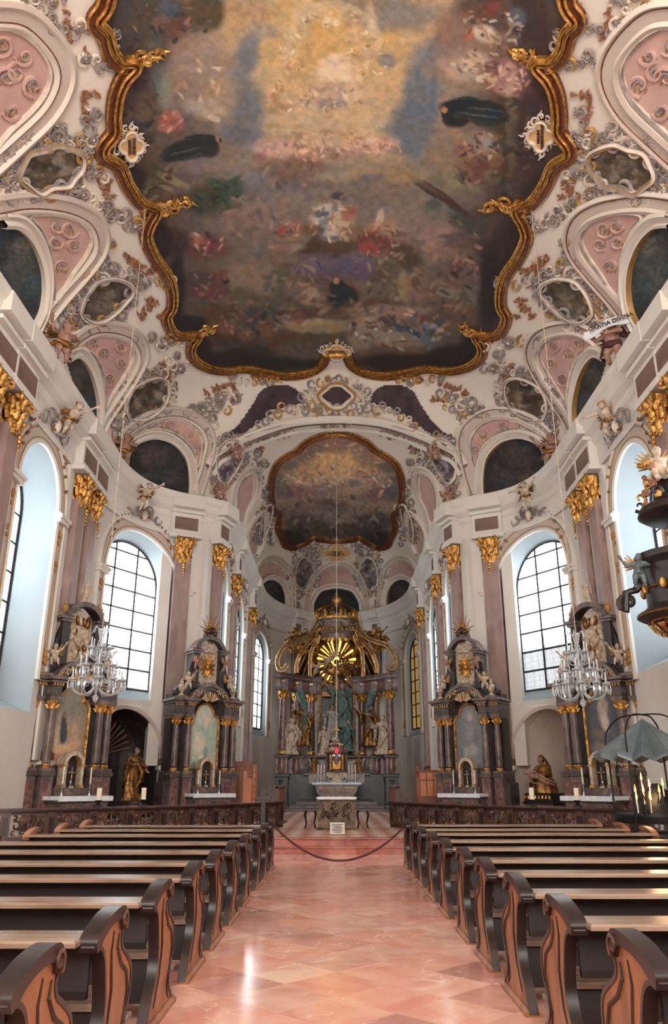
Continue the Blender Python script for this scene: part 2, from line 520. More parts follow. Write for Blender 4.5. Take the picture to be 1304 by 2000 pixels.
# ---------------------------------------------------------------- walls
def bay(mb, S0, S1, z0, z1, sg, hole=None, mat='wall'):
    if hole is None:
        n = max(1, int((S1 - S0) / 0.35))
        k = max(1, int((z1 - z0) / 2.0))
        vs = [W3(S0 + (S1 - S0) * i / n, 0, z0 + (z1 - z0) * j / k, sg) for j in range(k + 1) for i in range(n + 1)]
        fs = [(j * (n + 1) + i, j * (n + 1) + i + 1, (j + 1) * (n + 1) + i + 1, (j + 1) * (n + 1) + i) for j in range(k) for i in range(n)]
        mb.add(vs, fs, mat)
        return None
    Sc, hw, zb, zt = hole               # centre, half width, sill height, top of arch
    pts = outline(hw, zb, zt)
    zc = (zb + zt) / 2
    out = []
    for (s, z) in pts:
        dx, dz = s, z - zc
        k = min(((S1 - Sc) if dx > 0 else (Sc - S0)) / max(abs(dx), 1e-6), ((z1 - zc) if dz > 0 else (zc - z0)) / max(abs(dz), 1e-6))
        out.append([dx * k, zc + dz * k])
    for cx, cz in ((S0 - Sc, z0), (S1 - Sc, z0), (S1 - Sc, z1), (S0 - Sc, z1)):
        j = min(range(len(out)), key=lambda q: (out[q][0] - cx) ** 2 + (out[q][1] - cz) ** 2)
        out[j] = [cx, cz]
    K = 7; n = len(pts); vs = []; fs = []
    for k in range(K + 1):
        for (a, b) in zip(pts, out):
            t = k / K
            vs.append(W3(Sc + a[0] + (b[0] - a[0]) * t, 0, a[1] + (b[1] - a[1]) * t, sg))
    for k in range(K):
        for i in range(n):
            j = (i + 1) % n
            fs.append((k * n + i, k * n + j, (k + 1) * n + j, (k + 1) * n + i))
    mb.add(vs, fs, mat)
    return pts
def outline(hw, zb, zt, n=20, off=0.0):
    """arched opening, from bottom left round: (s,z)"""
    hw += off; zt += off; sp = zt - hw
    p = [(-hw, zb), (-hw * 0.5, zb), (0, zb), (hw * 0.5, zb), (hw, zb)]
    m = max(2, int((sp - zb) / 0.5))
    p += [(hw, zb + (sp - zb) * i / m) for i in range(1, m)]
    p += [(hw * math.cos(PI * i / n), sp + hw * math.sin(PI * i / n)) for i in range(n + 1)]
    p += [(-hw, sp - (sp - zb) * i / m) for i in range(1, m)]
    return p
WN = [0]
def window(wall, Sc, hw, zb, zt, sg, depth=1.05, shrink=0.84, pane='pane', cols=3, rows=7):
    nx, ny = N_at(Sc, 0.6); tx, ty = -ny, nx
    cx, cy = P_at(Sc)
    pts = outline(hw, zb, zt)
    def back(s, z, d):
        return (sg * (cx + tx * s + nx * d), cy + ty * s + ny * d, z)
    rv = MB()
    o = [W3(Sc + s, 0, z, sg) for s, z in pts]
    def inn(s, z): return (s * shrink, zb + 0.42 + (z - zb) * (zt - 0.34 - zb - 0.42) / (zt - zb))
    i_ = [back(*inn(s, z), depth) for s, z in pts]
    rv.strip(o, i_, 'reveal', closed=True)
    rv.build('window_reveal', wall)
    WN[0] += 1
    root = MB()
    ip = [inn(s, z) for s, z in pts]
    root.add([back(s, z, depth + 0.02) for s, z in ip], [tuple(range(len(ip)))], pane)
    w_ = root.build('window_%d' % WN[0], None, None)
    tag(w_, 'tall round-arched window of leaded glass', None, None, 'structure')
    fr = MB()
    fr.tube([back(s, z, depth - 0.02) for s, z in ip], 0.05, 'lead', 4, closed=True)
    iw = hw * shrink; z0, z1 = ip[0][1], max(z for s, z in ip); sp = z1 - iw
    for c in range(1, cols):
        s = -iw + 2 * iw * c / cols
        fr.tube([back(s, z0, depth - 0.02), back(s, sp + math.sqrt(max(iw * iw - s * s, 0)), depth - 0.02)], 0.036, 'lead', 4)
    for r in range(1, rows + 1):
        z = z0 + (z1 - z0) * r / (rows + 0.55)
        ww = iw if z < sp else math.sqrt(max(iw * iw - (z - sp) ** 2, 0))
        fr.tube([back(-ww, z, depth - 0.02), back(ww, z, depth - 0.02)], 0.036, 'lead', 4)
    fr.build('window_frame', w_)
def wall_curve(Sc, pts, off, sg): return [W3(Sc + s, off, z, sg) for s, z in pts]
def archivolt(wall, Sc, hw, zb, zt, sg):
    """moulded surround: raised band with two gilded fillets"""
    mb = MB()
    def ring(o):
        h = hw + o; sp = zt - hw
        return [(-h, zb)] + [(-h, zb + (sp - zb) * i / 10) for i in range(1, 10)] + [(-h * math.cos(PI * i / 24), sp + h * math.sin(PI * i / 24)) for i in range(25)] + [(h, sp - (sp - zb) * i / 10) for i in range(1, 11)]
    prof = [(0.0, 0.0), (0.0, 0.08), (0.07, 0.12), (0.12, 0.07), (0.5, 0.07), (0.55, 0.13), (0.62, 0.12), (0.64, 0.0)]
    rows = [wall_curve(Sc, ring(a), b, sg) for a, b in prof]
    for k in range(len(prof) - 1):
        mb.strip(rows[k], rows[k + 1], 'greige' if k == 3 else 'wall')
    mb.build('window_surround', wall)
    g = MB()
    for o in (0.17, 0.45):
        g.tube(wall_curve(Sc, ring(o), 0.08, sg), 0.016, 'goldp', 4)
    g.build('gilded_fillet', wall)
    im = MB()
    sp = zt - hw
    for sd in (-1, 1):      # impost blocks
        for a, b, z0, z1 in ((-0.05, 0.2, sp - 0.28, sp - 0.16), (-0.09, 0.25, sp - 0.16, sp - 0.05), (-0.03, 0.16, sp - 0.05, sp + 0.02)):
            q = [(sd * (hw + a), z0), (sd * (hw + 0.66 - a), z0), (sd * (hw + 0.66 - a), z1), (sd * (hw + a), z1)]
            f = [W3(Sc + s, b, z, sg) for s, z in q]; bk = [W3(Sc + s, 0, z, sg) for s, z in q]
            im.add(f + bk, [(0, 1, 2, 3), (7, 6, 5, 4), (0, 4, 5, 1), (1, 5, 6, 2), (2, 6, 7, 3), (3, 7, 4, 0)], 'wall')
    im.build('impost', wall)
    dr = MB()              # gilded drops on the jamb strips
    for sd in (-1, 1):
        for z, r in ((sp - 0.6, 0.1), (sp - 0.85, 0.06), (sp - 1.5, 0.07), (sp - 1.7, 0.05), (zb + 0.8, 0.1), (zb + 0.6, 0.14)):
            for q in range(4):
                a = q * PI / 2 + 0.5
                c = W3(Sc + sd * (hw + 0.31) + math.cos(a) * r * 0.7, 0.1, z + math.sin(a) * r * 0.7, sg)
                dr.ball(c, r * 0.55, 'goldp', 5, 4)
    dr.build('gilded_drop', wall)
def rocaille_wall(wall, S, z, size, sg, seed):
    """stucco cartouche with scrolls that crowns an arch"""
    rnd = random.Random(seed); mb = MB()
    for sd in (-1, 1):
        for k in range(3):
            c = (sd * (0.25 + 0.28 * k) * size, (0.15 - 0.14 * k + 0.1 * rnd.random()) * size)
            sp = spiral(0, 0, size * (0.3 - 0.05 * k), rnd.random() * 6, 0.9 * sd, 12)
            mb.tube([W3(S + c[0] + a, 0.2 + 0.015 * i, z + c[1] + b, sg) for i, (a, b) in enumerate(sp)], [0.05 * size * (1 - i / 22) for i in range(13)], 'stucco', 5)
    for k in range(9):
        a = k * 0.7
        mb.tube([W3(S + math.cos(a) * 0.1, 0.2, z + math.sin(a) * 0.1, sg), W3(S + math.cos(a) * 0.35 * size, 0.35, z + 0.05 + math.sin(a) * 0.3 * size, sg)], [0.07 * size, 0.02], 'sprig' if k % 3 == 0 else 'stucco', 5)
    mb.ball(W3(S, 0.28, z, sg), (0.14 * size, 0.14 * size, 0.2 * size), 'stucco_w')
    for sd in (-1, 1):      # garlands of flowers running down beside the arch
        for k in range(7):
            q = W3(S + sd * (0.7 + 0.17 * k) * size, 0.12, z - (0.1 + 0.035 * k * k) * size + 0.05 * rnd.random(), sg)
            for _ in range(2):
                mb.ball((q[0] + rnd.uniform(-.05, .05), q[1] + rnd.uniform(-.05, .05), q[2] + rnd.uniform(-.06, .06)), 0.05, 'sprig', 5, 4)
    mb.build('stucco_rocaille', wall)

BAYS = []      # (S0,S1, window hole or None, niche hole or None)
Sa, Sb, Sc_, Sd = S_at_y(4.0), S_at_y(10.4), S_at_y(16.7), S_at_y(22.7)
S_end = S_at_y(29.45); S_ch = S_at_y(30.65)
W2c = S_at_y(22.7) + 0.0
sc2 = (S_at_y(24.9) + S_end) / 2 + 0.35
ch1, ch2, ap = S_at_y(34.9), S_at_y(42.0), S_at_y(51.0)
BAYS = [(0.0, Sa, None, None),
        (Sa, Sb, (S_at_y(7.3), 1.45, 4.5, 10.6), None),
        (Sb, Sc_, (S_at_y(13.6), 1.45, 4.5, 10.6), None),
        (Sc_, Sd, (S_at_y(19.95), 1.45, 4.5, 10.6), None),
        (Sd, S_end, (sc2 + .1, 1.85, 4.45, 10.65), (sc2 + 0.3, 1.5, 0.45, 4.1)),
        (S_end, S_ch, None, None),
        (S_ch, ch1, (S_at_y(32.7), 1.0, 4.45, 10.5), None),
        (ch1, ch2, (S_at_y(38.5), 1.5, 4.45, 10.5), None),
        (ch2, ap, (S_at_y(46.9), 1.4, 4.2, 10.3), None),
        (ap, SS[-1], None, None)]
def corn_prof():
    return [(0.0, 10.9), (0.12, 10.9), (0.16, 11.0), (0.16, 11.55), (0.24, 11.62), (0.3, 11.72), (0.3, 11.8), (0.5, 11.95), (0.55, 12.1), (0.55, 12.18), (0.66, 12.3), (0.7, 12.45), (0.7, 12.52), (0.0, 12.62)]
walls = {}
for sg, nm in ((1, 'right'), (-1, 'left')):
    mb = MB()
    for i, (S0, S1, win, nic) in enumerate(BAYS):
        if nic:
            bay(mb, S0, S1, 0.0, 4.25, sg, nic)
            bay(mb, S0, S1, 4.25, 12.7, sg, win)
        elif win:
            sill = 3.3 if (i == 3 and sg < 0) else 4.2
            bay(mb, S0, S1, 0.0, sill, sg)
            bay(mb, S0, S1, sill, 12.7, sg, (win[0], win[1], max(win[2], 4.25) if sill > 4 else 3.4, win[3]))
        else:
            bay(mb, S0, S1, 0, 12.7, sg)
    wl = mb.build('wall_' + nm)
    tag(wl, 'white and rose church wall with windows and pilasters', None, None, 'structure')
    walls[sg] = wl
    for i, (S0, S1, win, nic) in enumerate(BAYS):
        if win:
            pane = 'amber' if (sg == 1 and i == 8) else 'pane_hex' if (sg == 1 and i == 4) else 'pane'
            window(wl, win[0], win[1], 3.4 if (i == 3 and sg < 0) else max(win[2], 4.25), win[3], sg, pane=pane, depth=0.45 if i == 4 else 0.95 if i < 4 else 0.16, shrink=0.92 if i == 4 else 0.85 if i < 4 else 0.9)
            archivolt(wl, win[0], win[1], 4.3, win[3], sg)
            if i > 2: rocaille_wall(wl, win[0], win[3] + 0.65, 1.0, sg, i)
        if nic:      # the statue niche
            nb = MB()
            pts = outline(nic[1], nic[2], nic[3])
            Sn = nic[0]; nx, ny = N_at(Sn, 0.6); tx, ty = -ny, nx; cx, cy = P_at(Sn)
            def bk(s, z, d): return (sg * (cx + tx * s + nx * d), cy + ty * s + ny * d, z)
            mt = 'marble_dark' if sg < 0 else 'greige'
            prev = [W3(Sn + s, 0, z, sg) for s, z in pts]
            zc = 1.6
            for k in range(1, 9):
                a = PI / 2 * k / 8
                sc, d = math.cos(a) * 0.98 + 0.02, 1.25 * math.sin(a)
                cur = [bk(s * sc, z if z < 2.7 else 2.7 + (z - 2.7) * sc, d) for s, z in pts]
                nb.strip(prev, cur, mt, closed=True)
                prev = cur
            nb.build('niche', wl)
            ar = MB()
            ring = lambda o: [(-nic[1] - o, 0.45)] + [(-(nic[1] + o) * math.cos(PI * q / 20), nic[3] - nic[1] + (nic[1] + o) * math.sin(PI * q / 20)) for q in range(21)] + [(nic[1] + o, 0.45)]
            ar.strip(wall_curve(Sn, ring(0.0), 0.01, sg), wall_curve(Sn, ring(0.0), 0.1, sg), 'greige')
            ar.strip(wall_curve(Sn, ring(0.0), 0.1, sg), wall_curve(Sn, ring(0.13), 0.1, sg), 'greige')
            ar.strip(wall_curve(Sn, ring(0.13), 0.1, sg), wall_curve(Sn, ring(0.15), 0.0, sg), 'greige')
            ar.build('niche_moulding', wl)
            if sg < 0:      # gilded rays painted in the head of the left niche
                ry = MB()
                for q in range(13):
                    a = PI * (0.04 + 0.92 * q / 12)
                    p0 = bk(0.3 * math.cos(a), 2.6 + 0.25 * math.sin(a), 1.16)
                    p1 = bk(1.0 * math.cos(a), 2.7 + 1.0 * math.sin(a), 0.72)
                    ry.tube([p0, p1], [0.012, 0.03], 'goldp', 4)
                ry.build('gilded_rays', wl)
    cr = MB()           # main cornice
    Sx = [SS[-1] * i / 260 for i in range(261)]
    pr = corn_prof()
    rows = [[W3(S, a, z, sg) for S in Sx] for a, z in pr]
    for k in range(len(pr) - 1):
        if 10.95 < pr[k][1] < 11.5 or True:
            cr.strip(rows[k], rows[k + 1], 'wall' if k != 0 else 'greige')
    cr.build('cornice', wl)
    cf = MB()
    for off, z in ((0.31, 11.84), (0.57, 12.24)):
        cf.tube([W3(S, off, z, sg) for S in Sx], 0.03, 'greige', 4)
    cf.build('cornice_fillet', wl)

# pilasters: shaft, gilded capital, entablature block with a brown frieze panel
def blob_capital():
    mb = MB(); rnd = random.Random(3)
    mb.lathe(0, 0, [(0.26, 0), (0.3, 0.1), (0.27, 0.2), (0.3, 0.6), (0.42, 1.0), (0.45, 1.12)], 'gold', 10)
    for row, (z, r, L) in enumerate(((0.1, 0.3, 0.3), (0.4, 0.33, 0.35), (0.7, 0.36, 0.35))):
        for k in range(7):
            a = 2 * PI * (k + 0.5 * row) / 7
            c, s = math.cos(a), math.sin(a)
            mb.tube([(r * c * .9, r * s * .9, z), (r * 1.1 * c, r * 1.1 * s, z + L * 0.6), (r * 1.45 * c, r * 1.45 * s, z + L), (r * 1.6 * c, r * 1.6 * s, z + L * 0.8)], [0.09, 0.1, 0.07, 0.02], 'gold', 5)
    for sx in (-1, 1):
        for sy in (-1, 1):
            sp = spiral(0, 0, 0.17, 1.5, 1.1, 12)
            mb.tube([(sx * (0.42 + a * 0.8), sy * (0.42 + a * 0.8), 1.0 + b) for a, b in sp], [0.06] * 13, 'gold', 5)
    for k in range(16):
        a = rnd.random() * 6.28; z = rnd.uniform(-0.25, 1.1)
        mb.ball((0.42 * math.cos(a), 0.42 * math.sin(a), z), rnd.uniform(0.05, 0.1), 'gold', 5, 4)
    for k in range(5):      # hanging flowers
        mb.ball((0, -0.38, -0.1 - 0.13 * k), 0.09 - 0.012 * k, 'gold', 6, 4)
    return mb
CAPM = blob_capital()
cap0 = None
def pilaster(S, sg, wdt=0.62, z0=2.2, block=0.0, proud=0.3, ep=0.0):
    global cap0
    wl = walls[sg]
    x, y = P_at(S); nx, ny = N_at(S, 0.4)
    rz = math.atan2(sg * nx, -ny) if False else math.atan2(ny, sg * nx) - PI / 2     # local +y points out of the room
    loc = (sg * x, y, 0)
    mb = MB(); h = wdt / 2
    mb.box(-h - .08, h + .08, -proud - .1, 0.3, 0, 0.5, 'marble_grey', .03)
    mb.box(-h - .04, h + .04, -proud - .05, 0.3, 0.5, z0 - 0.15, 'wall', .02)
    mb.box(-h - .09, h + .09, -proud - .1, 0.3, z0 - 0.15, z0, 'wall', .04)
    mb.box(-h - .05, h + .05, -proud - .06, 0.3, z0, z0 + 0.25, 'goldbrown', .06)
    mb.box(-h, h, -proud, 0.3, z0 + 0.25, 9.95, 'marble_pink')
    mb.box(-h - .5, -h - .07, -0.1, 0.3, z0, 10.9, 'wall')
    mb.box(h + .07, h + .5, -0.1, 0.3, z0, 10.9, 'wall')
    p = mb.build('pilaster', wl, loc=loc, rot=(0, 0, rz))
    if cap0 is None:
        cap0 = CAPM.build('capital', p, 60)
        c = cap0
    else:
        c = cap0.copy(); COL.objects.link(c); c.parent = p
    c.location = (0, -proud + 0.12, 9.75); c.scale = (0.8, 0.75, 0.88)
    e = MB(); k = h + block
    e.box(-k - .14, k + .14, -proud - .2 - ep, 0.3, 10.78 - ep, 10.95 + ep, 'wall', .03)
    e.box(-k - .1, k + .1, -proud - .12 - ep, 0.3, 10.95, 11.75, 'wall')
    e.box(-k + .02, k - .02, -proud - .135 - ep, -proud, 11.08 - ep, 11.6 + ep, 'frieze')
    e.box(-k - .16, k + .16, -proud - .3 - ep, 0.3, 11.75 - ep, 11.88 + ep, 'wall', .03)
    e.box(-k - .18, k + .18, -proud - .46 - ep, 0.3, 11.95 - ep, 12.5 + ep, 'wall', .03)
    e.build('entablature_block', p)
for sg in (1, -1):
    for q, Y in enumerate((9.8, 11.0, 16.0, 17.3, 22.7, 24.1)):
        pilaster(S_at_y(Y), sg, block=.3, ep=.015 * (q % 2))
    pilaster(S_end - 0.25, sg, block=.18); pilaster(S_ch - 0.35, sg, 0.55, block=.1, ep=.015)
    pilaster(S_at_y(35.0), sg, 0.6); pilaster(S_at_y(42.2), sg, 0.6)
    pilaster(S_at_y(50.9), sg, 0.5); pilaster(S_at_y(51.9), sg, 0.4)

# west wall with a large window added as fill light (behind the camera), floor, chancel floor, vault
mb = MB()
mb.box(-8.5, 8.5, -9.4, -9.0, 0, 5.0, 'wall'); mb.box(-8.5, -3.6, -9.4, -9.0, 5, 13.5, 'wall'); mb.box(3.6, 8.5, -9.4, -9.0, 5, 13.5, 'wall')
mb.box(-8.5, 8.5, -9.4, -9.0, 13.5, 18.9, 'wall')
tag(mb.build('wall_near'), None, None, None, 'structure')
m, nt, b = new_mat('west_fill_glass')
b.inputs['Emission Color'].default_value = (1.0, 0.965, 0.92, 1); b.inputs['Emission Strength'].default_value = WEST
M['west'] = m
mb = MB(); mb.box(-3.6, 3.6, -9.3, -9.2, 5, 13.5, 'west')
w9 = mb.build('window_20'); tag(w9, None, None, None, 'structure')
mb = MB()
for k in range(1, 6): mb.box(-3.6 + 1.2 * k - .04, -3.6 + 1.2 * k + .04, -9.2, -9.12, 5, 13.5, 'lead')
for k in range(1, 8): mb.box(-3.6, 3.6, -9.2, -9.12, 5 + 1.06 * k, 5.05 + 1.06 * k, 'lead')
mb.build('window_frame', w9)
mb = MB()
mb.add([(-9.6, -9.4, 0), (9.6, -9.4, 0), (9.6, 54, 0), (-9.6, 54, 0)], [(0, 1, 2, 3)], 'floor')
tag(mb.build('floor', None, None), 'polished red marble floor laid in diamonds with white veins', None, None, 'structure')
EDGE = [(-9.0, 16.8), (-6.6, 17.0), (-4.6, 18.6), (-2.8, 20.1), (-1.4, 20.55), (0, 20.7)]
EDGE = [(0, 20.35)] + [(x, y) for x, y in ((1.3, 20.45), (2.4, 20.2), (3.4, 19.3), (5.0, 18.3), (6.4, 17.2), (9.0, 16.9))]
def edge_line(off):
    r = [(x, y - off) for x, y in EDGE]
    return [(-x, y) for x, y in r[:0:-1]] + r
for nm, off, z0, z1, mt in (('chancel_step_lower', 0.42, 0.0, 0.17, 'step'), ('chancel_floor', 0.0, 0.17, 0.34, 'step')):
    mb = MB(); L = edge_line(off); L = [tuple(v)[:2] for v in catmull([(a, b_, 0) for a, b_ in L], 4)]
    n = len(L)
    vs = [(x, y, z0) for x, y in L] + [(x, y, z1 - .04) for x, y in L] + [(x, y - .05, z1 - .03) for x, y in L] + [(x, y - .05, z1) for x, y in L] + [(x, y + .25, z1) for x, y in L] + [(x, 54, z1) for x, y in L]
    fs = []
    for k in range(4):
        fs += [(k * n + i, k * n + i + 1, (k + 1) * n + i + 1, (k + 1) * n + i) for i in range(n - 1)]
    mb.add(vs, fs, mt)
    mb.add(vs[4 * n:], [(i, i + 1, n + i + 1, n + i) for i in range(n - 1)], 'checker' if z1 > 0.3 else 'step')
    tag(mb.build(nm, None, 30), 'rounded red marble step up to the chancel' if 'step' in nm else 'chancel floor of small red and white tiles', None, None, 'structure')
mb = MB()
ys = np.concatenate([np.linspace(-9.2, 23, 40), np.linspace(23.3, 29.2, 30), np.linspace(29.4, 31.2, 16), np.linspace(31.5, 42, 20), np.linspace(42.3, 51.5, 40), np.linspace(51.6, 52.298, 14)])
NA = 72
vs = []
for y in ys:
    a = float(halfw(y)); r = float(rise(y))
    for k in range(NA + 1):
        t = PI * k / NA
        c, s = math.cos(t), math.sin(t)
        vs.append((a * math.copysign(abs(c) ** (2 / PW), c), y, ZS + r * abs(s) ** (2 / PW)))
fs = [(i * (NA + 1) + k, i * (NA + 1) + k + 1, (i + 1) * (NA + 1) + k + 1, (i + 1) * (NA + 1) + k) for i in range(len(ys) - 1) for k in range(NA)]
mb.add(vs, fs, 'plaster')
ceiling = mb.build('ceiling')
tag(ceiling, 'cream vaulted ceiling covered in rococo stucco', None, None, 'structure')
# ---------------------------------------------------------------- painting helpers (paint laid on as a colour per mesh point)
def vnoise(x, y, seed=0):
    xi = np.floor(x).astype(np.int64); yi = np.floor(y).astype(np.int64)
    xf = x - xi; yf = y - yi
    def h(a, b):
        n = (a * 374761393 + b * 668265263 + seed * 974634777) & 0x7fffffff
        n = ((n ^ (n >> 13)) * 1274126177) & 0x7fffffff
        return ((n ^ (n >> 16)) & 0xffff) / 65535.0
    u = xf * xf * (3 - 2 * xf); v = yf * yf * (3 - 2 * yf)
    return (h(xi, yi) * (1 - u) + h(xi + 1, yi) * u) * (1 - v) + (h(xi, yi + 1) * (1 - u) + h(xi + 1, yi + 1) * u) * v
def fbm(x, y, seed=0, o=4):
    r = 0; a = 0.5
    for i in range(o):
        r = r + a * vnoise(x, y, seed + i); x = x * 2.03; y = y * 2.03; a *= 0.5
    return r
def paint_pts(X, Y, base, blobs, warp=10, wscale=0.03, seed=1, contrast=0.22):
    """blobs: (cx, cy, rx, ry, angle_deg, colour, alpha, soft)"""
    wx = X + (fbm(X * wscale, Y * wscale, seed) - 0.47) * warp * 2.4 + (fbm(X * wscale * 4, Y * wscale * 4, seed + 5, 2) - 0.37) * warp * 0.6
    wy = Y + (fbm(X * wscale, Y * wscale, seed + 9) - 0.47) * warp * 2.4 + (fbm(X * wscale * 4, Y * wscale * 4, seed + 15, 2) - 0.37) * warp * 0.6
    C = np.tile(np.array(base, float), (len(X), 1)) if not callable(base) else base(X, Y)
    for (cx, cy, rx, ry, an, col, al, so) in blobs:
        c, s = math.cos(math.radians(an)), math.sin(math.radians(an))
        so = so * 0.7; R = max(rx, ry) * (1 + so)
        m = np.nonzero((np.abs(wx - cx) < R) & (np.abs(wy - cy) < R))[0]
        if not len(m): continue
        dx, dy = wx[m] - cx, wy[m] - cy
        d = np.sqrt(((dx * c + dy * s) / rx) ** 2 + ((-dx * s + dy * c) / ry) ** 2)
        w_ = al * np.clip((1 + so - d) / (2 * so), 0, 1)
        C[m] = C[m] * (1 - w_[:, None]) + np.array(col, float) * w_[:, None]
    g = 1 + contrast * (fbm(wx * wscale * 3.1, wy * wscale * 3.7, seed + 30, 4) - 0.48) * 2.2
    h = (fbm(X * wscale * 1.3 + 40, Y * wscale * 1.3, seed + 44, 3) - 0.44) * 28
    C = C * g[:, None] + np.stack([h, h * 0.1, -h * 0.8], 1)
    C = C * .88 + C.mean(axis=1)[:, None] * .12
    return np.clip(C, 4, 250)
def lin_np(C):
    c = C / 255.0
    return np.where(c <= 0.04, c / 12.92, ((c + 0.055) / 1.055) ** 2.4)
def set_paint(me, C, gain=1.0):
    at = me.color_attributes.new('paint', 'FLOAT_COLOR', 'POINT')
    L = np.clip(lin_np(C) * gain, 0, 0.9)
    at.data.foreach_set('color', np.concatenate([L, np.ones((len(L), 1))], 1).astype(np.float32).ravel())
def in_poly(px, py, poly):
    x = np.asarray(px); y = np.asarray(py); r = np.zeros(x.shape, bool)
    n = len(poly)
    for i in range(n):
        x0, y0 = poly[i]; x1, y1 = poly[(i + 1) % n]
        if y0 == y1: continue
        c = ((y0 > y) != (y1 > y)) & (x < (x1 - x0) * (y - y0) / (y1 - y0) + x0)
        r ^= c
    return r
def vault_patch(name, poly, step, off, mat, paint=None, parent=None, gain=1.0, grow=0):
    """a skin lying on the vault inside the outline"""
    p = np.array(poly, float)
    xs = np.arange(p[:, 0].min() - step, p[:, 0].max() + step * 1.5, step); ys = np.arange(p[:, 1].min() - step, p[:, 1].max() + step * 1.5, step)
    GX, GY = np.meshgrid(xs, ys)
    ins = in_poly(GX, GY, poly)
    q = ins[:-1, :-1].astype(int) + ins[1:, :-1] + ins[:-1, 1:] + ins[1:, 1:]
    keep = q >= (1 if grow else 3)
    nz = np.argwhere(keep)
    W = len(xs)
    used = np.zeros(GX.shape, bool)
    for a, b in ((0, 0), (0, 1), (1, 0), (1, 1)): used[nz[:, 0] + a, nz[:, 1] + b] = True
    idx = -np.ones(GX.shape, int); idx[used] = np.arange(used.sum())
    ux, uy = GX[used], GY[used]
    P, N, D = hit(ux, uy)
    V = P + N * off
    F = [(int(idx[i, j]), int(idx[i + 1, j]), int(idx[i + 1, j + 1]), int(idx[i, j + 1])) for i, j in nz]
    me = bpy.data.meshes.new(name)
    me.from_pydata(V.tolist(), [], F)
    me.materials.append(M[mat] if isinstance(mat, str) else mat)
    me.polygons.foreach_set('use_smooth', [True] * len(F))
    if paint is not None: set_paint(me, paint(ux, uy), gain)
    me.update()
    o = bpy.data.objects.new(name, me); COL.objects.link(o)
    if parent: o.parent = parent
    return o
def px_sweep(mb, path, prof, closed=False, k=5, scale=1.0):
    """moulding following an outline on the vault; prof: (across metres, proud metres, material of the band that follows)"""
    sm = [tuple(v)[:2] for v in catmull([(a, b, 0) for a, b in path], k, closed)]
    P, N, D = hit([a for a, b in sm], [b for a, b in sm])
    n = len(sm); rows = []
    Tn = np.roll(P, -1, 0) - np.roll(P, 1, 0)
    if not closed: Tn[0] = P[1] - P[0]; Tn[-1] = P[-1] - P[-2]
    Tn /= np.linalg.norm(Tn, axis=1)[:, None] + 1e-9
    B = np.cross(N, Tn); B /= np.linalg.norm(B, axis=1)[:, None] + 1e-9
    for a, h, m_ in prof:
        rows.append((P + B * a * scale + N * h).tolist())
    for i in range(len(prof) - 1):
        mb.strip(rows[i], rows[i + 1], prof[i][2], closed)
def px_tube(mb, path, r, mat, off=0.06, n=5):
    """r in picture-sized units turned to metres at the place it lies"""
    P, N, D = surf(path, off)
    k = float(np.mean(D)) / 1500
    rr = [v * k for v in r] if isinstance(r, (list, tuple)) else r * k
    mb.tube(P.tolist(), rr, mat, n)
def px_scroll(mb, cx, cy, R, a0, sgn=1, r=None, mat='stucco', tail=0):
    R = R * 1.15; r = r * 1.45 if r else r
    pts = spiral(cx, cy, R, a0, 0.95 * sgn, 13, 0.3)
    if tail:
        t = pts[0]; a = a0 - sgn * PI / 2
        pts = [(t[0] + math.cos(a) * tail * (1 - q / 3) , t[1] + math.sin(a) * tail * (1 - q / 3)) for q in range(3)] + pts
    r = r or R * 0.2
    n = len(pts)
    px_tube(mb, pts, [r * (0.55 + 0.45 * math.sin(PI * min(1, (i + 1) / n * 1.3))) for i in range(n)], mat, 0.05 + 0.0)
def px_leaf(mb, cx, cy, L, a, r=2, mat='sprig'):
    L *= 1.15; r *= 1.5
    px_tube(mb, [(cx, cy), (cx + math.cos(a) * L * .5, cy + math.sin(a) * L * .5), (cx + math.cos(a + .35) * L, cy + math.sin(a + .35) * L)], [r * 0.5, r, r * 0.3], mat, 0.05, 4)
def sprig(mb, cx, cy, size, rnd, mat='sprig'):
    size *= 1.25
    for k in range(rnd.randint(5, 8)):
        a = rnd.random() * 2 * PI
        px_leaf(mb, cx + rnd.uniform(-1, 1) * size * .3, cy + rnd.uniform(-1, 1) * size * .3, size * rnd.uniform(.4, .8), a, size * .16, mat)
def garland(mb, path, rnd, size=8, step=9):
    sm = [tuple(v)[:2] for v in catmull([(a, b, 0) for a, b in path], 6)]
    acc = 0
    for (x0, y0), (x1, y1) in zip(sm[:-1], sm[1:]):
        acc += math.hypot(x1 - x0, y1 - y0)
        if acc > step:
            acc = 0; sprig(mb, x1 + rnd.uniform(-2, 2), y1 + rnd.uniform(-2, 2), size, rnd)
def shell(mb, cx, cy, R, rnd, mat='stucco', core='stucco_w'):
    for k in range(9):
        a = 2 * PI * k / 9 + rnd.random() * .4
        px_tube(mb, [(cx + math.cos(a) * R * .35, cy + math.sin(a) * R * .35), (cx + math.cos(a) * R, cy + math.sin(a) * R), (cx + math.cos(a + .5) * R * 1.15, cy + math.sin(a + .5) * R * 1.15)], [R * .1, R * .16, R * .05], 'goldp' if k % 5 == 2 else mat, 0.07, 4)
    pts = [(cx + math.cos(2 * PI * i / 10) * R * .5, cy + math.sin(2 * PI * i / 10) * R * .5) for i in range(11)]
    px_tube(mb, pts, R * .12, mat, .1, 5)
    P, N, D = surf([(cx, cy)], .05)
    mb.ball(P[0].tolist(), R * .38 * D[0] / 1500, core, 7, 5)
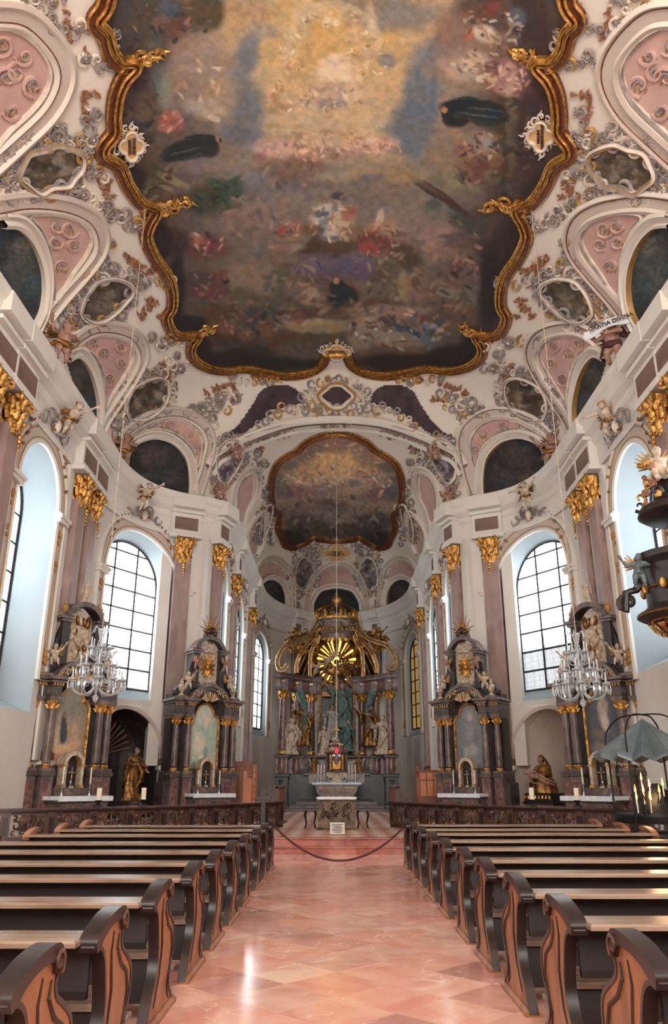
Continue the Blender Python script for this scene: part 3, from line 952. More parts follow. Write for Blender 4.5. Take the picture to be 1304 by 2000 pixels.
def rocaille_border(mb, path, R, rnd, closed=True, gold=0.15, both=True):
    """a run of C-scrolls, leaves and flowers along an outline"""
    sm = [tuple(v)[:2] for v in catmull([(a, b, 0) for a, b in path], 8, closed)]
    acc = 99; side = 1
    for i in range(len(sm) - 1):
        (x0, y0), (x1, y1) = sm[i], sm[i + 1]
        acc += math.hypot(x1 - x0, y1 - y0)
        if acc > R * 1.25:
            acc = 0; side = -side
            t = math.atan2(y1 - y0, x1 - x0)
            nx, ny = -math.sin(t), math.cos(t)
            rr = R * rnd.uniform(.55, 1.0)
            px_scroll(mb, x1 + nx * side * rr * .55, y1 + ny * side * rr * .55, rr, t - side * PI / 2, side, rr * .22, 'goldp' if rnd.random() < gold else 'stucco' if rnd.random() < .75 else 'stucco_w')
            if rnd.random() < .6: px_leaf(mb, x1 - nx * side * rr * .7, y1 - ny * side * rr * .7, rr * rnd.uniform(.6, 1.1), t + rnd.uniform(-1, 1), rr * .18, rnd.choice(['stucco', 'stucco_w', 'sprig']))
            if rnd.random() < .25: shell(mb, x1 + nx * rr * .3, y1 + ny * rr * .3, rr * .55, rnd)

def text_mesh(body, size, mat, parent, matrix, extrude=.008, name='inscription', bold=.004):
    cu = bpy.data.curves.new('lettering', 'FONT'); cu.body = body; cu.size = size; cu.align_x = 'CENTER'; cu.align_y = 'CENTER'; cu.extrude = extrude; cu.offset = bold
    t = bpy.data.objects.new('lettering', cu); COL.objects.link(t)
    bpy.context.view_layer.update()
    me = bpy.data.meshes.new_from_object(t.evaluated_get(bpy.context.evaluated_depsgraph_get()))
    bpy.data.objects.remove(t); bpy.data.curves.remove(cu)
    me.materials.clear(); me.materials.append(M[mat])
    o = bpy.data.objects.new(name, me); COL.objects.link(o)
    o.parent = parent; o.matrix_local = matrix
    return o

def strokes(groups, seed=4):
    """brush dabs that make up figures: (cx, cy, spread x, spread y, count, palette, size)"""
    rnd = random.Random(seed); out = []
    for cx, cy, sx, sy, n, pal, sz in groups:
        for _ in range(n):
            a = rnd.random() * 2 * PI; q = math.sqrt(rnd.random())
            out.append((cx + sx * q * math.cos(a), cy + sy * q * math.sin(a), sz * rnd.uniform(.7, 2.2), sz * rnd.uniform(.35, .8), rnd.uniform(-75, 75), rnd.choice(pal), rnd.uniform(.5, .9), .35))
    return out
# ---------------------------------------------------------------- the great ceiling fresco
FRL = [(232, -255), (205, -180), (215, -90), (206, 0), (184, 38), (204, 64), (214, 98), (236, 122), (262, 124), (240, 150), (226, 182), (220, 225), (220, 255), (200, 282), (200, 303), (230, 322), (248, 360), (275, 395), (303, 407), (290, 435), (284, 462), (300, 500), (322, 530), (334, 560), (335, 595), (324, 618), (334, 645), (352, 655), (384, 654), (373, 673), (374, 695), (397, 714), (435, 723), (480, 719), (520, 726), (560, 733), (600, 728), (628, 712), (640, 692)]
FR = FRL + mirror_px(FRL)[::-1]
def fresco_base(X, Y):
    t = np.clip(Y / 720, -0.3, 1)[:, None]
    top = np.array([158, 134, 112.]); mid = np.array([128, 116, 106.]); bot = np.array([82, 68, 56.])
    C = np.where(t < .5, top + (mid - top) * t * 2, mid + (bot - mid) * (t - .5) * 2)
    e = np.clip((np.abs(X - 657) - 210 + Y * 0.06) / 190, 0, 1)[:, None]
    return C * (1 - e) + np.array([74, 60, 54.]) * e
FB = [
 # heavenly light
 (645, -60, 240, 170, 0, (184, 152, 112), .8, .6), (645, 110, 205, 200, 0, (202, 168, 118), .95, .5), (650, 60, 120, 90, 0, (206, 164, 98), 1, .5), (652, 215, 135, 62, 0, (196, 168, 130), .9, .5),
 (590, 40, 22, 60, 20, (198, 170, 130), .6, .5), (700, 60, 20, 60, -15, (198, 168, 128), .6, .5),
 (655, 140, 42, 34, 0, (216, 186, 148), .8, .3), (650, 30, 80, 14, 0, (214, 184, 132), .5, .6),
 # blue depths
 (478, 110, 24, 60, 15, (112, 116, 124), .9, .4), (500, 55, 50, 18, 10, (150, 142, 132), .7, .5), (484, 215, 30, 55, 10, (104, 110, 118), .9, .5), (455, 165, 30, 40, 0, (120, 118, 118), .8, .5), (470, 262, 40, 24, 20, (104, 106, 114), .9, .5),
 (826, 170, 38, 85, 8, (108, 116, 124), .95, .4), (806, 250, 46, 62, 20, (98, 108, 118), .95, .45), (850, 95, 16, 40, 25, (104, 110, 118), .9, .4), (770, 28, 90, 30, 0, (122, 116, 112), .8, .5), (700, 0, 70, 16, 0, (112, 106, 104), .6, .5), (845, 130, 25, 20, 0, (150, 126, 104), .5, .5),
 (465, 20, 70, 22, 0, (170, 138, 104), .9, .5), (440, 55, 45, 30, 0, (182, 150, 104), .8, .5),
 # left shore: figures, tent and dark earth
 (265, 80, 55, 120, 0, (66, 56, 48), .95, .4), (300, 30, 80, 45, 0, (72, 66, 58), .95, .4), (402, 22, 38, 42, 0, (84, 72, 48), 1, .25), (330, 12, 22, 26, 0, (70, 84, 100), .8, .4), (348, 55, 28, 20, 0, (104, 66, 52), .8, .4), (312, 44, 16, 14, 0, (128, 92, 74), .7, .4),
 (390, 125, 60, 60, 0, (158, 134, 118), .9, .5), (410, 170, 50, 34, 10, (164, 140, 116), .9, .5), (350, 180, 45, 40, 0, (138, 118, 102), .8, .5), (300, 130, 22, 60, 0, (92, 96, 92), .8, .5), (322, 180, 12, 40, 8, (128, 146, 124), .5, .5),
 (262, 200, 38, 70, 0, (70, 56, 56), .95, .4), (290, 245, 30, 60, 0, (96, 80, 62), .8, .4), (285, 345, 40, 40, 0, (70, 62, 44), .95, .4), (245, 330, 18, 45, 0, (46, 32, 36), 1, .4), (270, 150, 20, 28, 0, (62, 40, 42), .9, .4),
 (400, 212, 40, 20, 12, (176, 158, 138), .8, .4), (420, 232, 14, 6, 20, (214, 196, 166), .7, .3), (335, 236, 24, 20, 20, (158, 88, 76), 1, .35), (322, 250, 14, 10, 0, (176, 112, 94), .8, .4), (345, 222, 10, 8, 0, (190, 126, 104), .7, .4),
 (368, 292, 52, 21, -10, (38, 42, 44), 1, .2), (338, 300, 26, 12, -5, (42, 46, 48), 1, .3), (405, 288, 24, 20, 20, (44, 44, 46), 1, .25), (398, 268, 20, 7, 0, (40, 42, 44), .9, .3), (427, 272, 7, 7, 0, (160, 112, 84), .9, .3), (395, 293, 7, 4, 0, (150, 76, 60), .8, .3), (350, 298, 28, 3, -8, (84, 84, 82), .5, .5),
 (335, 350, 34, 8, 28, (140, 126, 92), .8, .4), (320, 362, 18, 6, 30, (150, 130, 96), .6, .4), (390, 322, 60, 14, 0, (136, 118, 106), .6, .6),
 # palms and trees
 (440, 366, 42, 18, 5, (52, 72, 58), .95, .4), (455, 352, 18, 6, -30, (60, 86, 66), .8, .4), (415, 400, 48, 22, 0, (48, 58, 46), .95, .4), (396, 385, 30, 22, 0, (70, 62, 46), .9, .4), (442, 385, 10, 22, 0, (64, 84, 64), .8, .5), (845, 410, 18, 20, 10, (48, 74, 68), .9, .4), (860, 340, 16, 28, 20, (92, 104, 88), .6, .5), (905, 360, 34, 16, 20, (120, 120, 96), .6, .5),
 # clouds of angels
 (548, 292, 52, 20, 10, (206, 164, 142), .95, .45), (600, 305, 24, 12, 10, (200, 150, 124), .8, .4), (580, 280, 8, 22, 10, (150, 118, 84), .7, .4), (522, 280, 22, 14, 0, (186, 150, 132), .7, .4), (600, 322, 40, 14, 10, (132, 92, 76), .9, .5), (560, 330, 60, 18, 0, (122, 100, 80), .7, .5), (580, 355, 40, 20, 0, (110, 86, 76), .7, .5), (505, 308, 12, 12, 0, (128, 92, 92), .7, .5),
 (652, 262, 28, 12, 0, (176, 140, 100), .8, .5), (670, 272, 90, 12, 0, (202, 166, 134), .7, .5), (740, 285, 34, 14, -10, (208, 160, 140), .9, .45), (700, 290, 26, 12, 0, (200, 152, 132), .8, .5), (722, 272, 10, 8, 0, (226, 196, 176), .6, .4), (650, 300, 60, 14, 0, (160, 128, 100), .6, .5), (760, 310, 40, 12, 0, (172, 146, 112), .6, .5),
 (578, 182, 20, 16, 20, (204, 168, 120), .9, .45), (545, 210, 26, 12, 0, (176, 138, 92), .8, .5), (592, 212, 16, 14, 0, (208, 170, 120), .8, .5), (650, 180, 26, 24, 0, (184, 160, 140), .9, .4), (645, 200, 32, 10, 0, (140, 140, 146), .8, .4), (690, 185, 22, 18, 30, (214, 180, 138), .8, .4), (628, 168, 10, 12, 0, (168, 132, 112), .8, .4), (735, 180, 18, 10, 0, (200, 160, 120), .6, .4), (726, 40, 12, 34, -10, (206, 172, 130), .7, .5), (724, 100, 14, 12, 0, (206, 168, 128), .7, .5), (756, 118, 18, 14, 0, (130, 124, 124), .8, .4), (570, 105, 14, 12, 0, (212, 184, 134), .8, .5), (700, 150, 8, 8, 0, (226, 196, 160), .6, .4), (560, 85, 10, 30, 0, (204, 176, 128), .6, .5), (640, 38, 9, 6, 0, (236, 220, 176), .9, .4), (655, 42, 9, 6, 0, (230, 210, 166), .8, .4), (536, 190, 10, 10, 0, (168, 128, 84), .7, .4), (612, 160, 7, 8, 0, (210, 170, 120), .6, .4),
 (655, 128, 26, 8, 0, (222, 194, 158), .8, .4), (655, 148, 40, 12, 0, (220, 190, 152), .8, .3), (655, 112, 12, 10, 0, (224, 198, 162), .8, .4),
 # right shore
 (1010, 300, 60, 170, 0, (70, 56, 48), .95, .35), (980, 110, 60, 60, 0, (124, 92, 78), .9, .4), (960, 20, 70, 44, 0, (88, 66, 56), .95, .4), (1030, 40, 34, 60, 0, (58, 46, 42), .95, .4), (900, 115, 45, 60, 0, (166, 134, 114), .95, .4), (890, 60, 40, 40, 0, (132, 100, 84), .8, .5), (960, 18, 18, 16, 0, (120, 62, 54), .8, .4), (1010, 30, 20, 20, 20, (82, 96, 108), .8, .4),
 (948, 66, 26, 16, 15, (206, 186, 164), .95, .35), (966, 76, 14, 10, 0, (186, 158, 112), .7, .4), (915, 68, 10, 10, 0, (170, 96, 72), .8, .4), (925, 118, 26, 18, -20, (206, 178, 148), .9, .4), (900, 142, 26, 16, 10, (180, 152, 126), .8, .5), (910, 165, 36, 8, 10, (150, 122, 94), .8, .4),
 (990, 150, 42, 34, 15, (150, 108, 98), 1, .35), (1000, 172, 32, 14, 0, (186, 146, 130), .9, .4), (968, 130, 22, 14, 0, (104, 66, 62), .9, .4), (1012, 150, 20, 14, 0, (196, 156, 138), .8, .4), (985, 142, 8, 22, 30, (206, 160, 134), .8, .4), (960, 152, 10, 14, 0, (196, 170, 128), .7, .4), (1030, 165, 26, 28, 0, (92, 62, 64), .8, .5),
 (928, 212, 66, 19, 6, (30, 38, 40), 1, .2), (890, 232, 24, 16, -10, (34, 38, 42), 1, .25), (950, 232, 36, 14, 6, (36, 46, 48), .9, .3), (912, 194, 22, 8, 0, (42, 46, 48), .9, .3), (872, 222, 8, 7, 0, (176, 132, 100), .9, .3), (935, 216, 40, 3, 8, (66, 80, 82), .5, .5),
 (1000, 262, 12, 74, 2, (88, 82, 62), .85, .3), (992, 240, 7, 60, 2, (104, 96, 74), .5, .4), (1000, 204, 12, 8, 0, (120, 112, 92), .7, .4), (1035, 260, 26, 90, 0, (62, 40, 42), .9, .4), (1050, 210, 30, 10, 0, (58, 50, 60), .7, .5),
 (930, 268, 40, 12, 0, (158, 138, 112), .8, .5), (945, 285, 34, 20, 10, (150, 118, 100), .8, .5), (900, 290, 14, 18, 10, (150, 72, 58), .8, .4), (948, 280, 18, 12, 0, (140, 146, 150), .7, .4), (930, 330, 40, 28, 15, (108, 66, 52), .9, .4), (965, 310, 16, 16, 0, (140, 100, 66), .7, .4), (920, 300, 10, 8, 0, (180, 130, 104), .7, .4), (880, 300, 40, 60, 0, (160, 128, 96), .5, .7), (960, 345, 18, 14, 0, (100, 100, 78), .7, .4), (890, 355, 14, 16, 30, (134, 128, 96), .6, .4),
 (846, 372, 56, 9, 33, (74, 54, 44), 1, .15), (828, 358, 32, 4, 33, (104, 80, 64), .8, .3), (890, 405, 34, 8, 30, (62, 46, 40), .9, .3),
 # middle clouds
 (600, 372, 120, 22, 0, (112, 106, 104), .7, .6), (500, 345, 26, 14, 0, (110, 112, 118), .7, .5), (570, 390, 40, 22, 0, (142, 120, 104), .8, .5), (480, 430, 70, 34, 0, (132, 106, 94), .8, .5), (510, 420, 40, 16, 0, (150, 126, 106), .6, .5), (740, 370, 70, 26, 0, (130, 110, 92), .8, .5), (790, 340, 50, 16, 0, (168, 136, 92), .7, .5), (830, 440, 60, 40, 0, (136, 112, 96), .8, .5), (850, 470, 60, 34, 0, (150, 114, 104), .7, .5), (770, 420, 40, 24, 0, (140, 120, 100), .7, .5), (730, 345, 30, 8, 0, (96, 100, 108), .6, .5), (640, 345, 50, 10, 0, (160, 138, 110), .6, .5),
 # enthroned church and angels
 (660, 385, 16, 14, 0, (60, 66, 78), .95, .3), (648, 402, 34, 14, 0, (150, 136, 112), .8, .4), (640, 420, 34, 24, -20, (200, 190, 180), .9, .35), (662, 432, 30, 26, 0, (188, 164, 134), .9, .35), (650, 455, 46, 24, 0, (196, 176, 154), .9, .35), (680, 415, 14, 16, 0, (156, 76, 60), .7, .4), (630, 438, 10, 18, 20, (100, 116, 132), .8, .4), (628, 415, 16, 8, 0, (70, 76, 84), .8, .4), (690, 460, 30, 20, 0, (132, 96, 74), .9, .4), (655, 392, 8, 6, 0, (190, 140, 106), .9, .3), (640, 488, 60, 22, -10, (84, 62, 46), .95, .35), (610, 480, 14, 28, 30, (74, 54, 40), .9, .35), (610, 450, 22, 14, 0, (108, 78, 56), .8, .4),
 (560, 442, 24, 18, 0, (118, 96, 92), .9, .4), (550, 446, 12, 10, 0, (168, 70, 56), .9, .35), (575, 438, 12, 10, 0, (154, 70, 58), .8, .35), (556, 432, 8, 6, 0, (200, 160, 130), .7, .4), (563, 462, 26, 8, 0, (158, 120, 92), .7, .4), (535, 440, 10, 10, 0, (150, 144, 140), .6, .4),
 (742, 428, 8, 20, 15, (206, 178, 150), .9, .35), (738, 446, 26, 10, 0, (168, 120, 92), .8, .4), (732, 474, 34, 20, 0, (116, 60, 50), .95, .35), (720, 486, 18, 14, 20, (156, 70, 58), .95, .3), (760, 446, 26, 12, 10, (176, 136, 104), .8, .4), (772, 455, 26, 6, 0, (108, 82, 66), .8, .4), (790, 500, 34, 26, 30, (80, 60, 48), .95, .35), (760, 530, 30, 26, 0, (72, 54, 46), .9, .4),
 # purple hanging and architecture
 (640, 520, 70, 18, -8, (96, 82, 98), .95, .35), (700, 520, 34, 26, 20, (92, 78, 100), .95, .35), (600, 512, 40, 16, -12, (110, 92, 96), .8, .4), (700, 500, 20, 12, 0, (112, 96, 112), .6, .4), (560, 482, 34, 8, 0, (168, 140, 128), .7, .3), (552, 500, 18, 30, 0, (122, 96, 86), .9, .3), (545, 550, 14, 42, 18, (84, 84, 66), .9, .3), (520, 545, 22, 34, 0, (128, 108, 90), .8, .4), (590, 555, 40, 24, -6, (112, 90, 80), .9, .35), (640, 545, 50, 12, 0, (90, 66, 58), .8, .4), (770, 530, 28, 40, -22, (98, 86, 66), .95, .3), (790, 560, 12, 32, -10, (158, 138, 96), .8, .35), (820, 560, 34, 30, 0, (126, 98, 86), .8, .4), (485, 540, 40, 34, 0, (142, 116, 94), .8, .5),
 (605, 580, 26, 14, -6, (158, 128, 104), .9, .3), (640, 590, 22, 10, -8, (150, 120, 94), .8, .3), (668, 572, 32, 22, 0, (104, 64, 46), .95, .4), (670, 585, 30, 26, 0, (28, 42, 46), 1, .2), (662, 560, 16, 14, 10, (32, 42, 46), 1, .25), (658, 548, 6, 6, 0, (172, 118, 84), .9, .3), (720, 592, 50, 8, 0, (92, 60, 46), .8, .4), (700, 604, 60, 7, 0, (120, 88, 66), .6, .4), (610, 610, 60, 8, 0, (82, 60, 46), .8, .4),
 (630, 636, 90, 12, 0, (144, 122, 88), .95, .3), (600, 628, 50, 7, 0, (168, 142, 104), .8, .4), (540, 615, 26, 14, 0, (124, 94, 74), .8, .4), (524, 600, 18, 16, 0, (84, 80, 60), .8, .4), (470, 590, 40, 26, 0, (92, 80, 62), .9, .4), (450, 600, 24, 14, 0, (128, 112, 90), .7, .4), (600, 660, 70, 10, 0, (84, 66, 46), .9, .4), (500, 665, 60, 16, 0, (74, 60, 46), .9, .4), (470, 640, 34, 10, 0, (96, 80, 62), .7, .4),
 # left crowd
 (395, 480, 50, 24, 0, (104, 62, 58), .9, .4), (380, 466, 20, 12, 0, (158, 108, 90), .8, .4), (404, 474, 14, 10, 0, (140, 66, 60), .8, .4), (340, 470, 30, 26, 0, (56, 42, 40), .95, .4), (400, 570, 44, 12, 0, (100, 54, 58), .9, .35), (430, 545, 14, 16, 20, (110, 56, 52), .8, .4), (440, 549, 8, 6, 0, (60, 40, 34), .9, .3), (385, 545, 40, 16, 0, (80, 60, 50), .8, .4), (430, 610, 40, 18, 0, (82, 56, 44), .9, .4), (500, 620, 22, 22, 0, (58, 58, 62), .8, .4), (520, 645, 20, 18, 0, (112, 74, 58), .8, .4), (440, 660, 60, 16, 0, (66, 48, 38), .9, .4), (486, 690, 50, 14, 0, (44, 40, 34), .9, .4), (440, 640, 20, 12, 0, (116, 74, 56), .7, .4), (480, 655, 16, 12, 0, (120, 84, 66), .7, .4), (555, 655, 18, 14, 0, (96, 66, 58), .7, .4), (580, 618, 14, 12, 0, (112, 70, 64), .7, .4),
 # right crowd in white and blue
 (780, 640, 95, 46, 0, (108, 88, 72), .95, .35), (760, 608, 80, 12, 0, (150, 118, 98), .85, .4), (720, 636, 24, 26, 0, (158, 136, 116), .95, .4), (760, 660, 30, 18, 0, (150, 138, 122), .8, .4), (800, 648, 42, 9, 15, (58, 74, 98), .95, .35), (845, 640, 28, 12, -30, (66, 84, 106), .9, .35), (790, 662, 34, 12, 0, (140, 126, 110), .7, .4), (838, 662, 20, 18, 10, (78, 96, 104), .8, .4), (706, 660, 24, 26, 0, (134, 118, 100), .9, .4), (750, 622, 12, 8, 0, (96, 62, 50), .8, .4), (790, 616, 12, 8, 0, (170, 120, 96), .8, .4), (820, 624, 12, 9, 0, (110, 60, 50), .8, .4), (862, 618, 34, 14, 0, (88, 72, 60), .8, .4), (890, 650, 34, 20, 0, (86, 74, 60), .8, .5), (770, 690, 60, 10, 0, (92, 70, 52), .8, .5),
 (900, 560, 60, 26, 0, (98, 82, 72), .9, .5), (930, 590, 40, 14, -10, (104, 104, 88), .7, .4), (870, 570, 24, 10, 20, (134, 118, 98), .8, .4), (950, 540, 34, 12, 10, (128, 84, 70), .7, .5), (910, 520, 30, 14, 0, (120, 84, 76), .7, .5), (905, 470, 34, 16, 0, (84, 70, 66), .8, .5), (970, 480, 40, 50, 0, (58, 46, 42), .95, .4), (940, 440, 40, 30, 0, (72, 60, 52), .9, .5), (900, 430, 30, 14, 30, (58, 70, 60), .7, .5),
 # dark edge all round
 (600, 712, 40, 9, 0, (40, 34, 26), 1, .4), (440, 704, 70, 20, 0, (36, 28, 26), 1, .4), (530, 712, 60, 15, 0, (34, 32, 26), 1, .4), (800, 708, 110, 17, 0, (38, 26, 24), 1, .35), (890, 700, 60, 26, 0, (30, 20, 20), 1, .35), (930, 680, 30, 40, 0, (34, 22, 22), 1, .35), (960, 560, 26, 90, 4, (38, 28, 30), 1, .4), (1010, 470, 40, 60, 20, (46, 34, 34), 1, .4), (345, 560, 16, 70, 0, (40, 28, 30), 1, .4), (315, 470, 20, 40, 0, (42, 28, 32), 1, .4), (365, 632, 40, 16, 0, (36, 26, 28), 1, .4), (390, 680, 20, 30, 0, (34, 24, 24), 1, .4), (262, 270, 20, 34, 0, (60, 44, 44), .9, .4), (260, 360, 20, 40, 30, (42, 30, 32), 1, .4), (1060, 120, 20, 100, 0, (58, 40, 38), .9, .5), (1050, 370, 30, 60, 20, (48, 36, 34), .9, .5)]
fr_root = empty('ceiling_fresco', (0, 20, 18.4), 0, 'huge painted ceiling scene of golden heaven and crowds inside a scalloped gilt frame', 'ceiling painting')
FR_IN = FR
LT = [(226, 198, 160), (206, 164, 126), (170, 130, 96), (232, 212, 176), (150, 120, 96), (190, 140, 110)]
RS = [(206, 150, 128), (226, 186, 160), (160, 112, 92), (140, 96, 84), (214, 170, 140)]
DK = [(50, 42, 40), (88, 66, 54), (120, 92, 74), (150, 112, 88), (104, 60, 50), (66, 70, 74)]
WH_ = [(206, 192, 172), (168, 150, 130), (126, 108, 92), (84, 96, 114), (186, 160, 136)]
DG = [(40, 34, 32), (58, 44, 40), (72, 58, 46), (46, 50, 48)]
ARC = [(650 + 88 * math.cos(PI * k / 12), 92 - 84 * math.sin(PI * k / 12), 14, 8, math.degrees(-PI * k / 12) + 90, (208, 184, 144), .6, .5) for k in range(13)]
ARC += [(655, 134, 30, 26, 0, (222, 194, 158), .7, .3), (635, 150, 26, 8, -55, (228, 204, 170), .6, .3), (676, 150, 26, 8, 55, (228, 204, 170), .6, .3), (655, 165, 44, 5, 0, (206, 170, 130), .7, .3)]
ARC += [(350, 302, 34, 12, -12, (30, 36, 38), 1, .2), (388, 288, 30, 13, -6, (36, 42, 44), 1, .2), (412, 274, 16, 11, 30, (32, 38, 42), 1, .2), (378, 266, 18, 5, -8, (36, 42, 46), 1, .2), (360, 296, 30, 2, -14, (84, 92, 92), .7, .3), (370, 306, 26, 1.6, -14, (70, 78, 78), .7, .3), (426, 270, 6, 6, 0, (172, 122, 92), 1, .3), (431, 272, 3, 5, 0, (70, 50, 40), 1, .3),
 (910, 206, 40, 12, 4, (28, 34, 38), 1, .2), (950, 222, 44, 14, 8, (32, 42, 46), 1, .2), (892, 236, 24, 8, 0, (30, 36, 40), 1, .2), (876, 218, 12, 16, 10, (30, 34, 38), 1, .25), (870, 212, 6, 6, 0, (176, 128, 96), 1, .3), (940, 226, 44, 1.8, 8, (84, 100, 104), .7, .3), (950, 214, 36, 1.6, 6, (74, 88, 92), .7, .3)]
FB = FB[:-13] + ARC + strokes([(650, 190, 60, 24, 50, LT, 4), (560, 190, 50, 30, 40, LT, 4), (715, 110, 40, 50, 34, LT, 4), (570, 100, 26, 50, 24, LT, 4), (650, 40, 70, 16, 20, LT, 4), (600, 295, 90, 18, 56, RS, 5), (725, 285, 60, 16, 44, RS, 4), (650, 262, 100, 8, 20, LT, 4), (330, 40, 80, 40, 50, DK, 5), (390, 150, 60, 60, 24, LT, 6), (335, 236, 22, 20, 16, [(190, 120, 100), (140, 66, 60), (206, 160, 130)], 4), (960, 60, 60, 50, 60, WH_ + DK, 5), (925, 130, 40, 30, 34, WH_, 5), (990, 152, 44, 30, 40, [(206, 160, 140), (120, 70, 66), (160, 110, 100), (226, 196, 170)], 5), (940, 285, 46, 26, 44, WH_ + DK, 4), (925, 335, 44, 24, 26, DK, 5),
    (650, 430, 44, 44, 60, WH_ + LT, 4), (560, 445, 30, 20, 30, [(168, 70, 56), (206, 170, 140), (96, 72, 70), (140, 120, 116)], 4), (740, 470, 44, 34, 44, [(156, 70, 58), (96, 56, 50), (190, 150, 120), (130, 90, 70)], 4), (640, 520, 80, 22, 26, [(96, 82, 104), (120, 98, 110), (76, 60, 66)], 6), (400, 475, 40, 24, 26, DK + RS, 4), (400, 560, 50, 30, 30, DK, 5), (500, 620, 70, 36, 60, DK + [(150, 110, 90)], 5), (570, 560, 60, 50, 34, [(150, 124, 100), (96, 76, 66), (80, 84, 66)], 6), (785, 640, 100, 44, 110, WH_ + DK, 5), (770, 540, 60, 50, 34, [(120, 104, 80), (80, 64, 54), (150, 130, 94)], 6), (900, 560, 60, 60, 50, DK + [(110, 110, 92), (140, 104, 88)], 6), (870, 480, 70, 50, 26, [(150, 118, 104), (110, 88, 80), (90, 74, 70)], 7), (430, 380, 50, 30, 40, [(50, 72, 56), (64, 88, 66), (40, 50, 40)], 5), (300, 350, 50, 40, 30, [(90, 80, 56), (54, 46, 36), (130, 116, 84)], 6), (640, 600, 100, 30, 30, [(110, 84, 66), (84, 64, 52), (140, 112, 88)], 7), (560, 340, 60, 24, 24, [(130, 96, 84), (96, 78, 72), (160, 128, 108)], 7), (1010, 300, 40, 120, 40, DG + [(90, 76, 60)], 7), (270, 180, 34, 120, 40, DG + [(90, 76, 60)], 7), (600, 385, 160, 30, 30, [(140, 118, 100), (108, 100, 98), (120, 104, 90)], 9), (500, 430, 80, 50, 30, [(150, 122, 104), (120, 98, 86), (104, 90, 84)], 9)]) + FB[-13:]
fo = vault_patch('fresco', FR_IN, 2.2, 0.02, 'fresco', lambda x, y: paint_pts(x, y, fresco_base, FB, 4.5, 0.032, 3, 0.15), None, 1.17)
fo.parent = fr_root; fo.location = (0, -20, -18.4)
def framed(path, name, root, prof, closed=True, k=6, scale=1.0):
    mb = MB(); px_sweep(mb, path, prof, closed, k, scale)
    o = mb.build(name, root, 50)
    if root: o.location = -Vector(root.location)
    return o
GF = [(-0.26, 0.0, 'goldbrown'), (-0.26, 0.1, 'gold'), (-0.22, 0.15, 'gold'), (-0.19, 0.09, 'goldbrown'), (-0.07, 0.09, 'goldbrown'), (-0.05, 0.16, 'gold'), (0.0, 0.2, 'gold'), (0.04, 0.12, 'gold'), (0.07, 0.12, 'goldbrown'), (0.1, 0.19, 'gold'), (0.16, 0.22, 'gold'), (0.2, 0.12, 'gold'), (0.24, 0.12, 'gold'), (0.26, 0.0, 'gold')]
framed(FR, 'gilt_frame', fr_root, GF, True, 6, .82)
def gilt_rocaille(cx, cy, size, ang, root, seed):
    rnd = random.Random(seed); mb = MB()
    for k in range(7):
        t = k / 6; x = cx + math.cos(ang) * size * (t - .5) * 1.8; y = cy + math.sin(ang) * size * (t - .5) * 1.8
        x += rnd.uniform(-.15, .15) * size; y += rnd.uniform(-.2, .2) * size
        px_scroll(mb, x, y, size * rnd.uniform(.22, .4), rnd.random() * 6, rnd.choice((-1, 1)), size * .09, 'gold')
        px_leaf(mb, x, y, size * .6, ang + rnd.uniform(-.8, .8), size * .08, 'gold')
        px_leaf(mb, x, y, size * .5, ang + PI + rnd.uniform(-.8, .8), size * .08, 'goldbrown')
    o = mb.build('gilt_rocaille', root, 60); o.location = -Vector(root.location)
for k, (x, y, s, a) in enumerate([(282, 112, 34, -.3), (325, 403, 36, -.1), (390, 648, 24, -.4), (520, 736, 22, .1)]):
    gilt_rocaille(x, y, s, a, fr_root, k)
    gilt_rocaille(1314 - x, y, s, PI - a, fr_root, k + 20)
def cartouche(cx, cy, w_, h_, lines, rot, name, root, size, seed, fill='cart'):
    rnd = random.Random(seed)
    out = []
    for i in range(32):
        a = 2 * PI * i / 32
        r = .78 + .36 * abs(math.cos(2 * a))
        out.append((cx + w_ * r * math.cos(a), cy + h_ * r * math.sin(a)))
    P, N, D = hit([cx], [cy])
    o = vault_patch('panel', out, 2.0, .09, fill, None, None, grow=1)
    o.parent = root; o.location = -Vector(root.location)
    mb = MB()
    px_sweep(mb, out, [(-.05, .05, 'stucco_w'), (-.045, .12, 'stucco_w'), (0, .15, 'stucco_w'), (.04, .13, 'goldp'), (.05, .08, 'goldp')], True, 2)
    for i in range(0, 32, 2):
        x, y = out[i]; a = math.atan2(y - cy, x - cx)
        L = rnd.uniform(.3, .55) * min(w_, h_)
        px_scroll(mb, x + math.cos(a) * L * .7, y + math.sin(a) * L * .7, L * .55, rnd.random() * 6, rnd.choice((-1, 1)), L * .16, 'stucco_w')
        if i % 4 == 0: px_leaf(mb, x + math.cos(a) * L * .5, y + math.sin(a) * L * .5, L * 1.2, a + rnd.uniform(-.4, .4), L * .16, 'stucco_w')
    q = mb.build('scroll_border', root, 60); q.location = -Vector(root.location)
    # lettering
    n = Vector(N[0]); p = Vector(P[0]) + n * .115
    A = Vector(surf([(cx + 6 * math.cos(rot), cy + 6 * math.sin(rot))], .115)[0][0]) - p; A.normalize()
    B = n.cross(A).normalized()
    for li, tx in enumerate(lines):
        c = p - B * (li - (len(lines) - 1) / 2) * size * 1.05
        text_mesh(tx, size, 'ink', root, Matrix.Translation(-Vector(root.location)) @ Matrix.Translation(c) @ Matrix((A, B, n)).transposed().to_4x4())
M['cart'] = simple('cartouche_ochre', (232, 196, 140), (206, 156, 90), .6, scale=2)
def cart_root(nm, cx, cy, label):
    return empty(nm, tuple(hit([cx], [cy])[0][0]), 0, label, 'cartouche')
r1 = cart_root('inscribed_cartouche', 254, 281, 'white scrolled cartouche lettered DOCSCIU VERITATI on the left edge of the great ceiling painting')
cartouche(254, 281, 21, 25, ['DOCSCIU', 'VERITATI'], PI / 2, 'c', r1, .115, 1)
